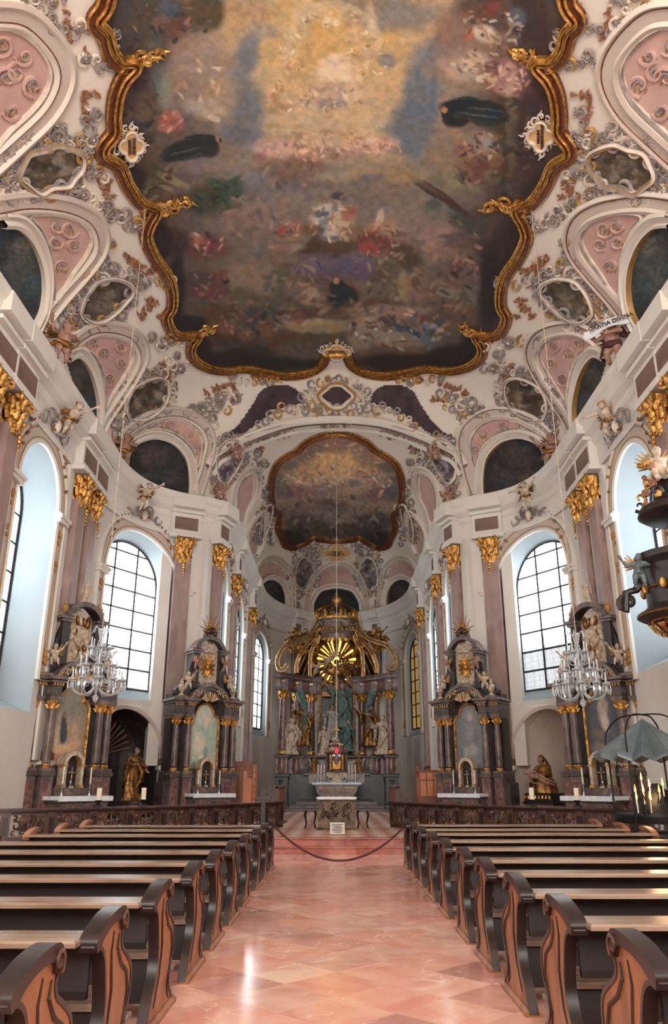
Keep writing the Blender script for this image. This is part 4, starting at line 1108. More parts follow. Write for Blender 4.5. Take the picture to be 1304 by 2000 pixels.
r2 = cart_root('inscribed_cartouche', 1058, 262, 'white scrolled cartouche lettered MALLEUS HAERETICORUM on the right edge of the great ceiling painting')
cartouche(1058, 262, 23, 25, ['MALLEUS', 'HAERETICORUM'], -PI / 2, 'c', r2, .1, 2)
r3 = cart_root('inscribed_cartouche', 657, 684, 'small cartouche lettered DOCTOR ECCLESIAE at the lower middle of the great gilt frame')
cartouche(657, 684, 24, 13, ['DOCTOR', 'ECCLESIAE'], 0, 'c', r3, .15, 3)
r4 = cart_root('inscribed_cartouche', 657, 1079, 'grey stucco cartouche with four lines of lettering below the chancel fresco')
cartouche(657, 1079, 24, 17, ['AUGUSTINO', 'TITULO', 'MARIAE LAETAE', 'DEDIC.'], 0, 'c', r4, .14, 4)
# ---------------------------------------------------------------- chancel fresco
CFL = [(657, 845), (630, 849), (600, 861), (583, 876), (556, 891), (540, 905), (530, 930), (527, 962), (532, 995), (544, 1006), (541, 1030), (550, 1050), (556, 1064), (575, 1069), (595, 1060), (612, 1050), (632, 1054), (657, 1056)]
CF = CFL[::-1][1:] + mirror_px(CFL)[1:]
CF = CFL + mirror_px(CFL)[::-1][1:-1]
CB = [(657, 905, 110, 40, 0, (170, 128, 92), .9, .5), (657, 898, 46, 22, 0, (196, 152, 100), .9, .5), (640, 870, 60, 14, 0, (128, 96, 84), .8, .5), (590, 890, 40, 14, -20, (112, 90, 76), .8, .5), (730, 895, 40, 20, 20, (120, 96, 80), .8, .5),
 (600, 935, 40, 14, -10, (172, 136, 108), .8, .5), (700, 940, 40, 16, 10, (160, 124, 102), .8, .5), (655, 935, 40, 10, 0, (190, 160, 126), .7, .5), (570, 960, 34, 12, 0, (110, 78, 74), .85, .4), (745, 965, 34, 14, 0, (98, 70, 72), .85, .4), (620, 955, 20, 10, 0, (128, 96, 92), .7, .4), (685, 942, 20, 8, 0, (92, 96, 100), .8, .4), (690, 960, 30, 10, 0, (150, 116, 92), .7, .4), (600, 990, 50, 16, 0, (112, 92, 78), .8, .5), (655, 985, 36, 12, 10, (88, 70, 56), .9, .4), (710, 992, 34, 12, 0, (130, 108, 88), .8, .4), (650, 1008, 60, 14, 0, (108, 98, 84), .9, .4), (590, 1020, 40, 18, 0, (70, 58, 54), .9, .4), (730, 1018, 40, 18, 0, (62, 54, 60), .9, .4), (655, 1035, 80, 14, 0, (62, 54, 48), .95, .4), (575, 1050, 40, 16, 0, (44, 34, 34), 1, .4), (738, 1052, 40, 16, 0, (44, 34, 34), 1, .4), (560, 905, 18, 14, 0, (96, 92, 78), .8, .5), (755, 910, 18, 14, 0, (90, 84, 70), .8, .5), (545, 945, 14, 24, 0, (92, 92, 82), .8, .5), (768, 950, 14, 24, 0, (80, 76, 70), .8, .5)]
CB = CB + strokes([(657, 900, 90, 40, 40, [(206, 160, 112), (150, 110, 84), (180, 136, 104)], 5), (657, 945, 110, 34, 90, [(200, 164, 130), (120, 84, 78), (150, 116, 96), (96, 90, 92)], 4), (657, 1000, 110, 34, 80, [(130, 104, 84), (76, 60, 54), (100, 84, 74), (150, 124, 100)], 5), (657, 1040, 90, 18, 50, [(60, 50, 48), (92, 76, 64), (48, 40, 44)], 5)], 8)
cf_root = empty('chancel_fresco', (0, 38, 17), 0, 'smaller ceiling painting of rosy golden clouds above the chancel in a brown gilt frame', 'ceiling painting')
fo = vault_patch('fresco', CF, 2.0, 0.03, 'fresco', lambda x, y: paint_pts(x, y, (128, 104, 88), CB, 4, 0.06, 9, 0.2), None, 1.55)
fo.parent = cf_root; fo.location = (0, -38, -17)
framed(CF, 'gilt_frame', cf_root, [(a * .85, b, 'goldbrown' if k % 4 else 'gold') for k, (a, b, c) in enumerate(GF)], True, 4)

# ---------------------------------------------------------------- vault ribs, pink panels, lunettes
RIB = [(-.3, 0, 'plaster'), (-.3, .1, 'plaster'), (-.2, .16, 'greige'), (-.12, .08, 'greige'), (.12, .08, 'plaster'), (.18, .17, 'greige'), (.28, .12, 'plaster'), (.3, 0, 'plaster')]
ribs = {
 'P1': [(-70, 30), (0, 25), (50, 35), (95, 75), (122, 120), (122, 165), (92, 220), (30, 280), (-20, 325), (-60, 360)],
 'P2': [(-40, 412), (0, 402), (60, 394), (130, 402), (178, 425), (196, 460), (190, 495), (160, 535), (120, 580), (75, 636)],
 'P3': [(130, 690), (150, 660), (185, 641), (225, 641), (260, 655), (277, 685), (268, 722), (228, 785), (205, 820), (191, 852)],
 'P4': [(228, 862), (260, 830), (310, 808), (355, 807), (393, 828), (410, 860), (402, 910), (386, 965)]}
pinks = {
 'P1': [(-60, 60), (0, 50), (40, 62), (75, 92), (95, 130), (92, 165), (68, 205), (15, 255), (-50, 310)],
 'P2': [(58, 420), (125, 417), (160, 436), (176, 462), (168, 492), (135, 540), (104, 592), (100, 560), (96, 500), (78, 450)],
 'P3': [(152, 672), (185, 655), (222, 655), (250, 668), (258, 688), (250, 715), (215, 772), (200, 800), (203, 768), (196, 725), (180, 692)],
 'P4': [(240, 862), (272, 838), (315, 820), (352, 820), (380, 838), (394, 866), (390, 905), (382, 915), (376, 880), (345, 850), (300, 838), (262, 850)]}
lun = {
 'L1': [(-60, 455), (0, 428), (34, 432), (64, 462), (84, 512), (88, 562), (80, 612), (62, 650), (-60, 480)],
 'L2': [(128, 694), (152, 686), (176, 716), (190, 768), (191, 818), (186, 842), (160, 800)],
 'L3': [(238, 905), (248, 872), (266, 856), (300, 848), (338, 860), (368, 893), (377, 935), (375, 985), (310, 972), (250, 945)],
 'L4': [(500, 1190), (503, 1152), (512, 1132), (530, 1126), (548, 1136), (558, 1160), (559, 1196), (530, 1192)]}
rib_l = {'L1': lun['L1'][1:8], 'L2': lun['L2'][:6], 'L3': lun['L3'][:8], 'L4': lun['L4'][:7]}
PAL = {'L1': [(40, 46, 50), [(40, 520, 30, 60, 10, (66, 72, 70), .8, .5), (50, 480, 16, 20, 0, (92, 88, 76), .7, .5), (60, 560, 20, 24, 0, (48, 64, 72), .8, .5)]],
       'L2': [(44, 42, 42), [(150, 740, 14, 30, 20, (74, 68, 60), .8, .5), (168, 790, 12, 24, 0, (52, 60, 68), .8, .5)]],
       'L3': [(38, 36, 40), [(300, 890, 30, 22, 0, (68, 58, 54), .8, .5), (330, 930, 24, 20, 0, (54, 52, 56), .8, .5), (285, 935, 20, 16, 0, (80, 68, 60), .6, .5)]],
       'L4': [(42, 36, 36), [(530, 1150, 14, 16, 0, (66, 56, 52), .8, .5)]]}
LBL = {'L1': 'dark lunette painting above the cornice nearest the viewer on the %s', 'L2': 'narrow dark lunette painting above the cornice over the tall nave window on the %s', 'L3': 'dark lunette painting over the curved corner bay on the %s', 'L4': 'small dark lunette painting beside the high altar crown on the %s'}
def flipb(bl): return [(1314 - a, b, c, d, -e, f, g, h) for a, b, c, d, e, f, g, h in bl]
for side in (0, 1):
    fx = (lambda L: L) if side == 0 else mirror_px
    nm = ('left', 'right')[side]
    for k, path in ribs.items():
        mb = MB(); px_sweep(mb, fx(path), RIB, False, 6, 0.9 if k == 'P4' else 1.0)
        px_sweep(mb, fx(path), [(-.16, .1, 'goldbrown'), (-.14, .12, 'goldbrown'), (-.12, .1, 'goldbrown')], False, 6)
        mb.build('vault_rib', ceiling, 50)
    for k, path in pinks.items():
        sm = [tuple(v)[:2] for v in catmull([(a, b, 0) for a, b in fx(path)], 4, True)]
        vault_patch('pink_panel', sm, 4.0, .03, 'pink', None, ceiling, grow=1)
        mb = MB(); px_sweep(mb, fx(path), [(-.07, 0, 'stucco_w'), (-.05, .1, 'stucco_w'), (.0, .13, 'stucco'), (.05, .09, 'stucco_w'), (.07, 0, 'stucco_w')], True, 4)
        rnd = random.Random(len(k) + ord(k[1]))
        cx = sum(a for a, b in path) / len(path); cy = sum(b for a, b in path) / len(path)
        sc = {'P1': 1.5, 'P2': 1.2, 'P3': 1.0, 'P4': .9}[k]
        spots = {'P1': [(45, 108), (62, 165), (10, 150), (0, 85), (20, 215), (30, 140)], 'P2': [(132, 445), (140, 475), (105, 470), (118, 520), (108, 440)], 'P3': [(232, 675), (200, 688), (234, 706), (212, 738), (180, 668)], 'P4': [(290, 830), (330, 830), (370, 850), (385, 880)]}[k]
        for j, (x, y) in enumerate(spots):
            x = x if side == 0 else 1314 - x
            px_scroll(mb, x, y, 15 * sc * rnd.uniform(.7, 1), rnd.random() * 6, rnd.choice((-1, 1)), 2.3 * sc, 'pink')
            px_scroll(mb, x, y, 12 * sc * rnd.uniform(.4, .7), rnd.random() * 6, 1, 1.6 * sc, 'stucco')
            for q in range(3): px_leaf(mb, x - 8 * sc + q * 7 * sc, y, 9 * sc, 1.2, 1.3 * sc, 'goldp')
        mb.build('panel_relief', ceiling, 60)
    for k, path in lun.items():
        lr = empty('lunette_painting', tuple(hit([fx(path)[2][0]], [path[2][1]])[0][0]), 0, LBL[k] % nm, 'painting')
        bc, bl = PAL[k]
        o = vault_patch('canvas', fx(path), 3.0, .02, 'fresco', (lambda b, l, s: (lambda x, y: paint_pts(x, y, b, l, 8, .05, s, .4)))(bc, bl if side == 0 else flipb(bl), 5 + side), None, 1.3, grow=1)
        o.parent = lr; o.location = -Vector(lr.location)
        o = framed(fx(rib_l[k]), 'arched_moulding', lr, [(a * .75, b * 1.1, c) for a, b, c in [(-.3, 0, 'plaster'), (-.3, .14, 'plaster'), (-.15, .2, 'wall'), (-.02, .1, 'greige'), (.1, .1, 'plaster'), (.15, .18, 'wall'), (.25, .16, 'goldp'), (.3, 0, 'goldp')]], False, 6, .9 if side else .9)
# centre lunette of the apse
CL = [(606, 1197), (608, 1175), (622, 1152), (640, 1145), (657, 1143), (674, 1145), (692, 1152), (706, 1175), (708, 1197)]
lr = empty('lunette_painting', tuple(hit([657], [1160])[0][0]), 0, 'dark lunette painting directly behind the gilt crown of the high altar', 'painting')
o = vault_patch('canvas', CL, 3, .02, 'fresco', lambda x, y: paint_pts(x, y, (40, 44, 44), [(640, 1170, 16, 14, 0, (56, 58, 56), .8, .5)], 6, .05, 2, .3), None, 1.0, grow=1)
o.parent = lr; o.location = -Vector(lr.location)
framed(CL, 'arched_moulding', lr, [(-.2, 0, 'plaster'), (-.2, .15, 'plaster'), (-.1, .2, 'wall'), (0, .1, 'pink'), (.1, .1, 'plaster'), (.2, 0, 'plaster')], False, 4)
P5 = [(620, 1148), (625, 1125), (640, 1110), (657, 1106), (674, 1110), (689, 1125), (694, 1148), (657, 1138)]
vault_patch('pink_panel', P5, 3, .03, 'pink', None, ceiling, grow=1)
mb = MB(); px_sweep(mb, [(596, 1197), (600, 1160), (612, 1125), (635, 1103), (657, 1098), (679, 1103), (702, 1125), (714, 1160), (718, 1197)], [(a * .8, b, c) for a, b, c in RIB], False, 5)
mb.build('vault_rib', ceiling, 50)
for side in (0, 1):
    fx = (lambda L: L) if side == 0 else mirror_px
    PX = [(560, 1130), (545, 1105), (525, 1098), (510, 1108), (505, 1128), (520, 1120), (540, 1122)]
    vault_patch('pink_panel', fx(PX), 3, .03, 'pink', None, ceiling, grow=1)
    for q in ([(493, 1160), (497, 1120), (510, 1095), (530, 1088), (552, 1098), (568, 1125), (572, 1165), (572, 1200)], [(462, 1060), (450, 1000), (455, 950), (470, 925), (490, 915), (503, 925), (500, 960), (480, 1000), (472, 1050)], [(480, 1085), (478, 1050), (490, 1020), (510, 1000), (518, 1010), (515, 1050), (500, 1085)]):
        mb = MB(); px_sweep(mb, fx(q), [(a * .7, b, c) for a, b, c in RIB], False, 5); mb.build('vault_rib', ceiling, 50)
    for q in ([(468, 955), (478, 935), (492, 928), (494, 945), (488, 975), (478, 1005), (468, 1020), (464, 990)], [(488, 1060), (492, 1035), (506, 1015), (509, 1030), (502, 1060), (494, 1080)]):
        vault_patch('pink_panel', fx(q), 3, .03, 'pink', None, ceiling, grow=1)
# ---------------------------------------------------------------- grisaille medallions in stucco frames
MED = [
 ([(38, 320), (52, 298), (82, 290), (108, 280), (140, 288), (160, 302), (158, 326), (142, 345), (128, 362), (96, 366), (72, 378), (48, 362), (30, 345)], (84, 72, 56), 15, 'brown grisaille medallion high on the %s vault beside the first pink panel'),
 ([(158, 585), (172, 562), (190, 546), (222, 541), (250, 552), (256, 568), (240, 590), (220, 610), (196, 626), (172, 628), (152, 612)], (84, 74, 60), 14, 'olive grisaille medallion midway along the %s vault in curling stucco'),
 ([(242, 790), (252, 762), (272, 746), (300, 736), (322, 742), (326, 765), (318, 790), (300, 808), (275, 820), (250, 818)], (80, 68, 54), 12, 'dark grisaille medallion above the curved corner bay on the %s'),
 ([(420, 905), (425, 880), (440, 862), (460, 860), (472, 875), (465, 900), (450, 925), (436, 945), (424, 935)], (94, 80, 86), 9, 'purple-brown painted medallion on the chancel arch at the %s'),
 ([(503, 1040), (508, 1010), (520, 985), (530, 985), (528, 1005), (520, 1030), (508, 1052)], (110, 98, 76), 7, 'narrow green-brown medallion beside the chancel fresco on the %s'),
 ([(575, 1130), (578, 1105), (590, 1086), (604, 1092), (612, 1112), (608, 1136), (594, 1152), (580, 1146)], (104, 92, 90), 8, 'grey grisaille medallion on the apse vault to the %s of the lettered cartouche')]
for side in (0, 1):
    fx = (lambda L: L) if side == 0 else mirror_px
    nm = ('left', 'right')[side]
    for i, (poly, bc, R, lb) in enumerate(MED):
        rnd = random.Random(50 + i + side * 7)
        c = (sum(a for a, b in fx(poly)) / len(poly), sum(b for a, b in poly) / len(poly))
        rt = empty('vault_medallion', tuple(hit([c[0]], [c[1]])[0][0]), 0, lb % nm, 'painting')
        w_ = max(a for a, b in poly) - min(a for a, b in poly); h_ = max(b for a, b in poly) - min(b for a, b in poly)
        bl = []
        for q in range(22):
            d = rnd.choice((-34, -22, 18, 40, 66))
            bl.append((c[0] + rnd.gauss(0, .2) * w_, c[1] + rnd.gauss(0, .2) * h_, w_ * rnd.uniform(.05, .16), h_ * rnd.uniform(.05, .13), rnd.uniform(-60, 60), tuple(max(20, v + d) for v in bc), .65, .4))
        sm = [tuple(v)[:2] for v in catmull([(a, b, 0) for a, b in fx(poly)], 4, True)]
        o = vault_patch('canvas', sm, 2.5, .03, 'fresco', (lambda bc, bl, s: (lambda x, y: paint_pts(x, y, bc, bl, 5, .06, s, .35)))(bc, bl, i), None, 1.15, grow=1)
        o.parent = rt; o.location = -Vector(rt.location)
        k = R / 14
        o = framed(fx(poly), 'stucco_frame', rt, [(-.13, 0, 'stucco'), (-.12, .14, 'stucco_w'), (-.03, .2, 'stucco'), (.03, .15, 'goldp' if i == 0 else 'stucco_w'), (.1, .14, 'stucco'), (.12, 0, 'stucco')], True, 4, .62)
        mb = MB()
        grown = [(c[0] + (a - c[0]) * (1 + R * .9 / w_), c[1] + (b - c[1]) * (1 + R * .9 / h_)) for a, b in fx(poly)]
        rocaille_border(mb, grown, R * 1.1, rnd, True, .12)
        grown = [(c[0] + (a - c[0]) * (1 + R * 2.1 / w_), c[1] + (b - c[1]) * (1 + R * 2.1 / h_)) for a, b in fx(poly)]
        rocaille_border(mb, grown, R * .8, rnd, True, .1)
        o = mb.build('scroll_border', rt, 60); o.location = -Vector(rt.location)
    # free stucco runs, shells and flower sprigs of the vault
    runs = [([(225, 60), (215, 130), (165, 110), (130, 122)], 11), ([(200, 125), (250, 135), (228, 145)], 9), ([(185, 215), (165, 245), (180, 270), (150, 262)], 12), ([(120, 245), (90, 265), (50, 275), (10, 300)], 12), ([(0, 350), (20, 372), (8, 395)], 12), ([(60, 390), (110, 372), (160, 378), (200, 400), (240, 420)], 11), ([(200, 400), (236, 430), (262, 440), (290, 430)], 11), ([(150, 350), (185, 335), (210, 345)], 10), ([(100, 0), (85, 15), (100, 45), (135, 60), (175, 40)], 12), ([(215, 470), (200, 500), (215, 520), (180, 520)], 10), ([(265, 540), (300, 552), (330, 548), (350, 545)], 10), ([(130, 640), (115, 618), (135, 600), (150, 640)], 10), ([(255, 665), (290, 660), (320, 668), (350, 662), (372, 668)], 11), ([(345, 690), (330, 712), (350, 718), (372, 712)], 9), ([(215, 812), (235, 840), (228, 862)], 9), ([(372, 800), (400, 790), (430, 775), (460, 770)], 11), ([(360, 812), (395, 800), (412, 820)], 9), ([(412, 850), (420, 800), (455, 800)], 8), ([(420, 960), (428, 985), (445, 1000)], 7), ([(505, 880), (480, 890), (470, 905), (500, 900)], 8), ([(515, 900), (505, 930), (520, 960), (515, 985)], 8), ([(540, 1020), (520, 1040), (535, 1065)], 7), ([(470, 1070), (482, 1085), (490, 1110)], 7), ([(570, 1080), (600, 1066), (626, 1072)], 6), ([(625, 1100), (612, 1075), (620, 1062)], 6), ([(450, 735), (480, 745), (510, 742), (540, 738)], 8), ([(320, 850), (350, 862), (335, 850), (300, 838)], 8), ([(45, 5), (70, -10), (120, 0)], 10), ([(580, 1160), (575, 1180), (590, 1190)], 6), ([(470, 870), (500, 858), (540, 850), (575, 842)], 6), ([(290, 690), (260, 735), (230, 790)], 5)]
    for j, (path, R) in enumerate(runs):
        rnd = random.Random(200 + j + 31 * side)
        mb = MB(); R *= 1.2; rocaille_border(mb, fx(path), R, rnd, False, .15)
        x, y = fx(path)[len(path) // 2]; shell(mb, x, y, R * .9, rnd)
        if R >= 9: shell(mb, *fx(path)[0], R * .6, rnd)
        mb.build('stucco_scrollwork', ceiling, 60)
    gl = [[(130, 5), (128, 40), (135, 70)], [(165, 185), (162, 210), (172, 240)], [(150, 185), (190, 180)], [(190, 340), (200, 375), (210, 350)], [(225, 375), (215, 385)], [(245, 500), (270, 525)], [(235, 495), (262, 510), (290, 530), (300, 520)], [(275, 580), (300, 590), (275, 615)], [(290, 620), (320, 618)], [(310, 700), (330, 740)], [(395, 770), (430, 755), (460, 750)], [(330, 805), (300, 800)], [(440, 785), (470, 778)], [(500, 885), (510, 870)], [(180, 30), (185, 10)], [(118, 140), (116, 200)]]
    mb = MB(); rnd = random.Random(77 + side)
    for g in gl: garland(mb, fx(g), rnd, 9, 10)
    mb.build('flower_sprigs', ceiling, None)
# spandrel over the chancel arch: painted purple drapery, central oval, brown ring, white bands
for side in (0, 1):
    fx = (lambda L: L) if side == 0 else mirror_px
    dr = [(430, 852), (450, 845), (475, 820), (495, 790), (510, 765), (540, 752), (575, 760), (590, 785), (560, 790), (530, 806), (500, 826), (470, 846)]
    o = vault_patch('painted_drapery', [tuple(v)[:2] for v in catmull([(a, b, 0) for a, b in fx(dr)], 4, True)], 3, .02, 'dusk', None, ceiling, grow=1)
    mb = MB(); rnd = random.Random(9 + side)
    rocaille_border(mb, fx([(660, 800), (620, 795), (590, 800), (560, 795), (530, 812), (500, 832)]), 10, rnd, False, .25)
    rocaille_border(mb, fx([(657, 742), (622, 745), (600, 768), (590, 790), (612, 808), (650, 816)]), 10, rnd, False, .25)
    shell(mb, *fx([(610, 772)])[0], 12, rnd, 'stucco_w'); shell(mb, *fx([(575, 800)])[0], 9, rnd, 'stucco_w')
    rocaille_border(mb, fx([(657, 830), (640, 835), (625, 826), (655, 820)]), 8, rnd, False, .1)
    mb.build('stucco_scrollwork', ceiling, 60)
ov = [(657 + 30 * math.cos(a) * (1 + .15 * math.cos(4 * a)), 773 + 24 * math.sin(a)) for a in [2 * PI * i / 20 for i in range(20)]]
rt = empty('vault_medallion', tuple(hit([657], [773])[0][0]), 0, 'black painted medallion in cream scrolls at the crown of the chancel arch', 'painting')
o = vault_patch('canvas', ov, 2.5, .05, 'dusk', None, None, grow=1); o.parent = rt; o.location = -Vector(rt.location)
framed(ov, 'stucco_frame', rt, [(-.13, 0, 'stucco_w'), (-.12, .16, 'stucco_w'), (0, .24, 'goldp'), (.1, .15, 'stucco_w'), (.12, 0, 'stucco_w')], True, 2)
arcL = [(400, 905), (415, 880), (445, 862), (490, 842), (540, 824), (590, 814), (657, 810)]
arc = arcL + mirror_px(arcL)[::-1][1:]
mb = MB()
px_sweep(mb, arc, [(-.36, 0, 'plaster'), (-.34, .16, 'wall'), (-.26, .2, 'wall'), (-.2, .1, 'plaster'), (.0, .1, 'plaster')], False, 6)
inner = [(a + (657 - a) * .045, b + 24) for a, b in arc]
px_sweep(mb, [(a, b + 0) for a, b in [(a + (657 - a) * .03, b + 12) for a, b in arc]], [(-.24, .05, 'frieze'), (-.22, .09, 'frieze'), (.22, .09, 'frieze'), (.24, .05, 'frieze')], False, 6)
px_sweep(mb, [(a + (657 - a) * .05, b + 25) for a, b in arc], [(-.1, 0, 'wall'), (-.08, .16, 'wall'), (.08, .16, 'wall'), (.1, 0, 'wall')], False, 6)
mb.build('chancel_arch_moulding', ceiling, 50)
# ---------------------------------------------------------------- figures: continuous bodies
def fuse(mb, voxel, mat, smooth=2):
    o = mb.build('tmp', None, None)
    md = o.modifiers.new('r', 'REMESH'); md.mode = 'VOXEL'; md.voxel_size = voxel; md.use_smooth_shade = True
    sm = o.modifiers.new('s', 'SMOOTH'); sm.factor = 0.5; sm.iterations = smooth
    bpy.context.view_layer.update()
    me = bpy.data.meshes.new_from_object(o.evaluated_get(bpy.context.evaluated_depsgraph_get()))
    bpy.data.objects.remove(o)
    me.materials.clear(); me.materials.append(M[mat])
    me.polygons.foreach_set('use_smooth', [True] * len(me.polygons))
    return me
def put(me, name, parent=None, mat=None):
    if mat and (not me.materials or me.materials[0] != M[mat]):
        me = me.copy(); me.materials.clear(); me.materials.append(M[mat])
    o = bpy.data.objects.new(name, me); COL.objects.link(o)
    if parent: o.parent = parent
    return o
def hand(mb, w, d, s):
    """palm, four bent fingers and a thumb reaching along direction d"""
    d = Vector(d).normalized(); w = Vector(w)
    side = d.cross(Vector((0, 1, 0.3))).normalized(); dn = d.cross(side).normalized()
    mb.tube([w, w + d * .09 * s], [.022 * s, .036 * s], 'figure', 6)
    for k, L in enumerate((.06, .075, .07, .055)):
        b = w + d * .08 * s + side * (k - 1.5) * .02 * s
        mb.tube([b, b + d * L * .6 * s + dn * .01 * s, b + d * L * s + dn * .035 * s], .009 * s, 'figure', 5)
    b = w + d * .03 * s - side * .03 * s
    mb.tube([b, b - side * .03 * s + d * .03 * s, b - side * .025 * s + d * .06 * s + dn * .01 * s], .010 * s, 'figure', 5)
def head(mb, c, r, yaw=0, tilt=0):
    R = Euler((tilt, 0, yaw)).to_matrix(); c = Vector(c)
    P = lambda x, y, z: c + R @ Vector((x * r, y * r, z * r))
    mb.ball(c, (r * .82, r * .95, r * 1.12), 'figure', 12, 9)
    mb.ball(P(0, -.25, -.45), (r * .55, r * .6, r * .6), 'figure', 10, 7)
    mb.tube([P(0, -.9, .25), P(0, -1.14, -.1), P(0, -.92, -.2)], [r * .1, r * .17, r * .08], 'figure', 5)
    mb.tube([P(-.22, -.84, -.46), P(0, -.93, -.44), P(.22, -.84, -.46)], r * .09, 'figure', 5)
    for s in (-1, 1):
        mb.ball(P(s * .82, .05, 0), (r * .12, r * .2, r * .28), 'figure', 6, 5)
        mb.ball(P(s * .32, -.83, .18), r * .14, 'figure', 6, 5)
        mb.tube([P(s * .12, -.96, .34), P(s * .55, -.76, .36)], r * .09, 'figure', 5)
def body(J, s=1.0, hr=.115, fat=1.0, yaw=0, tilt=0, fingers=True):
    mb = MB(); V = {k: Vector(v) * s for k, v in J.items()}; f = s * fat
    mb.tube([V['pelvis'], (V['pelvis'] + V['chest']) / 2, V['chest'], V['neck']], [.15 * f, .14 * f, .165 * f, .06 * f], 'figure', 10)
    mb.tube([V['neck'], V['head']], .055 * f, 'figure', 8)
    head(mb, V['head'], hr * s, yaw, tilt)
    mb.tube([V['shL'], V['chest'], V['shR']], [.07 * f, .11 * f, .07 * f], 'figure', 8)
    for q in 'LR':
        mb.tube([V['sh' + q], V['el' + q], V['wr' + q]], [.062 * f, .048 * f, .03 * f], 'figure', 8)
        mb.tube([V['el' + q], (V['el' + q] * .6 + V['wr' + q] * .4), V['wr' + q]], [.044 * f, .046 * f, .028 * f], 'figure', 8)
        if fingers: hand(mb, V['wr' + q], V['wr' + q] - V['el' + q], s * 1.15)
        if 'kn' + q in V:
            mb.tube([V['hip' + q], (V['hip' + q] + V['kn' + q]) / 2, V['kn' + q]], [.1 * f, .088 * f, .06 * f], 'figure', 8)
            mb.tube([V['kn' + q], V['kn' + q] * .65 + V['ft' + q] * .35, V['ft' + q]], [.058 * f, .064 * f, .036 * f], 'figure', 8)
            d = Vector((0, -1, -.15)) if 'toe' + q not in V else (V['toe' + q] - V['ft' + q]).normalized()
            mb.tube([V['ft' + q] - d * .04 * s, V['ft' + q] + d * .1 * s, V['ft' + q] + d * .16 * s], [.04 * f, .038 * f, .02 * f], 'figure', 7)
    return mb
# a winged child (about 0.75 m): seated, flying or standing
PUT = {
 'seated': dict(pelvis=(0, 0, .12), chest=(0, -.02, .34), neck=(0, -.02, .46), head=(0, -.04, .58), shL=(-.13, -.02, .42), shR=(.13, -.02, .42), elL=(-.26, -.1, .34), elR=(.27, -.04, .5), wrL=(-.24, -.26, .38), wrR=(.36, -.14, .64), hipL=(-.07, 0, .1), hipR=(.07, 0, .1), knL=(-.13, -.24, .14), knR=(.12, -.22, .16), ftL=(-.1, -.3, -.08), ftR=(.16, -.28, -.06)),
 'flying': dict(pelvis=(0, .1, .25), chest=(0, -.05, .42), neck=(.02, -.12, .5), head=(.03, -.2, .6), shL=(-.13, -.08, .48), shR=(.14, -.08, .5), elL=(-.28, -.2, .42), elR=(.3, -.2, .56), wrL=(-.4, -.34, .34), wrR=(.42, -.32, .66), hipL=(-.07, .1, .22), hipR=(.07, .12, .24), knL=(-.12, .05, .0), knR=(.14, .28, .1), ftL=(-.1, .26, -.1), ftR=(.1, .48, .02), toeL=(-.1, .4, -.16), toeR=(.1, .62, 0)),
 'standing': dict(pelvis=(0, 0, .36), chest=(.02, -.02, .56), neck=(.02, -.02, .67), head=(.04, -.05, .78), shL=(-.12, -.02, .63), shR=(.15, -.02, .64), elL=(-.28, -.08, .56), elR=(.26, -.14, .54), wrL=(-.38, -.16, .7), wrR=(.12, -.28, .5), hipL=(-.07, 0, .33), hipR=(.08, 0, .33), knL=(-.12, -.06, .18), knR=(.1, -.04, .18), ftL=(-.1, .04, .03), ftR=(.12, 0, .03))}
PUTM = {}
def putto(kind, name='cherub', parent=None, mat='flesh', cloth='figure', s=1.0):
    if kind not in PUTM:
        mb = body(PUT[kind], 1.0, .105, .95, .2, 0, True)
        b = fuse(mb, .014, 'flesh')
        J = PUT[kind]
        wg = MB()
        for sd in (-1, 1):
            for k in range(6):
                a = .5 + k * .28
                c = Vector(J['chest']) + Vector((sd * .05, .1, .04))
                wg.tube([c, c + Vector((sd * .16 * math.sin(a), .08, .16 * math.cos(a))), c + Vector((sd * .4 * math.sin(a) * (1 - .05 * k), .12, .34 * math.cos(a) + .03))], [.03, .035, .01], 'figure', 5)
        hr = MB(); rnd = random.Random(2)
        h = Vector(J['head'])
        for k in range(26):
            a = rnd.random() * 6.28; p = rnd.uniform(.2, 1.0)
            v = Vector((math.sin(a) * math.cos(p), math.cos(a) * math.cos(p) * .9 + .25, math.sin(p)))
            if v.y < -.45 and v.z < .7: continue
            hr.ball(h + v * .1, .035, 'sprig', 5, 4)
        cl = MB(); p = Vector(J['pelvis'])
        cl.tube([p + Vector((-.15, -.06, .03)), p + Vector((0, -.15, -.02)), p + Vector((.16, -.03, .02)), p + Vector((.1, .13, .03)), p + Vector((-.12, .12, .03)), p + Vector((-.17, -.02, .0)), p + Vector((-.3, .06, -.14))], [.05, .07, .06, .05, .05, .055, .02], 'figure', 6)
        PUTM[kind] = (b, wg.build('w', None, 60), hr.build('h', None, 60), cl.build('c', None, 60))
        for o in PUTM[kind][1:]: bpy.data.objects.remove(o) if False else None
        PUTM[kind] = (b,) + tuple(o.data for o in PUTM[kind][1:])
        for o in list(COL.objects):
            if o.data in PUTM[kind][1:]: bpy.data.objects.remove(o)
    b, wg, hr, cl = PUTM[kind]
    r = empty(name) if parent is None or True else None
    if parent: r.parent = parent
    put(b, 'body', r, mat)
    for me, n_, mt in ((wg, 'wings', cloth), (hr, 'hair', 'sprig'), (cl, 'loincloth', cloth)):
        put(me, n_, r, mt)
    r.scale = (s, s, s)
    return r
def putto_mesh(kind, name, parent, mat, s=1.0, loc=(0, 0, 0), rot=(0, 0, 0)):
    """the same child as one carved piece belonging to an altar"""
    if kind not in PUTM: bpy.data.objects.remove(putto_root_tmp(kind))
    o = put(PUTM[kind][0], name, parent, mat); o.location = loc; o.rotation_euler = rot; o.scale = (s, s, s)
    w_ = put(PUTM[kind][1], 'wings', o, 'goldp')
    return o
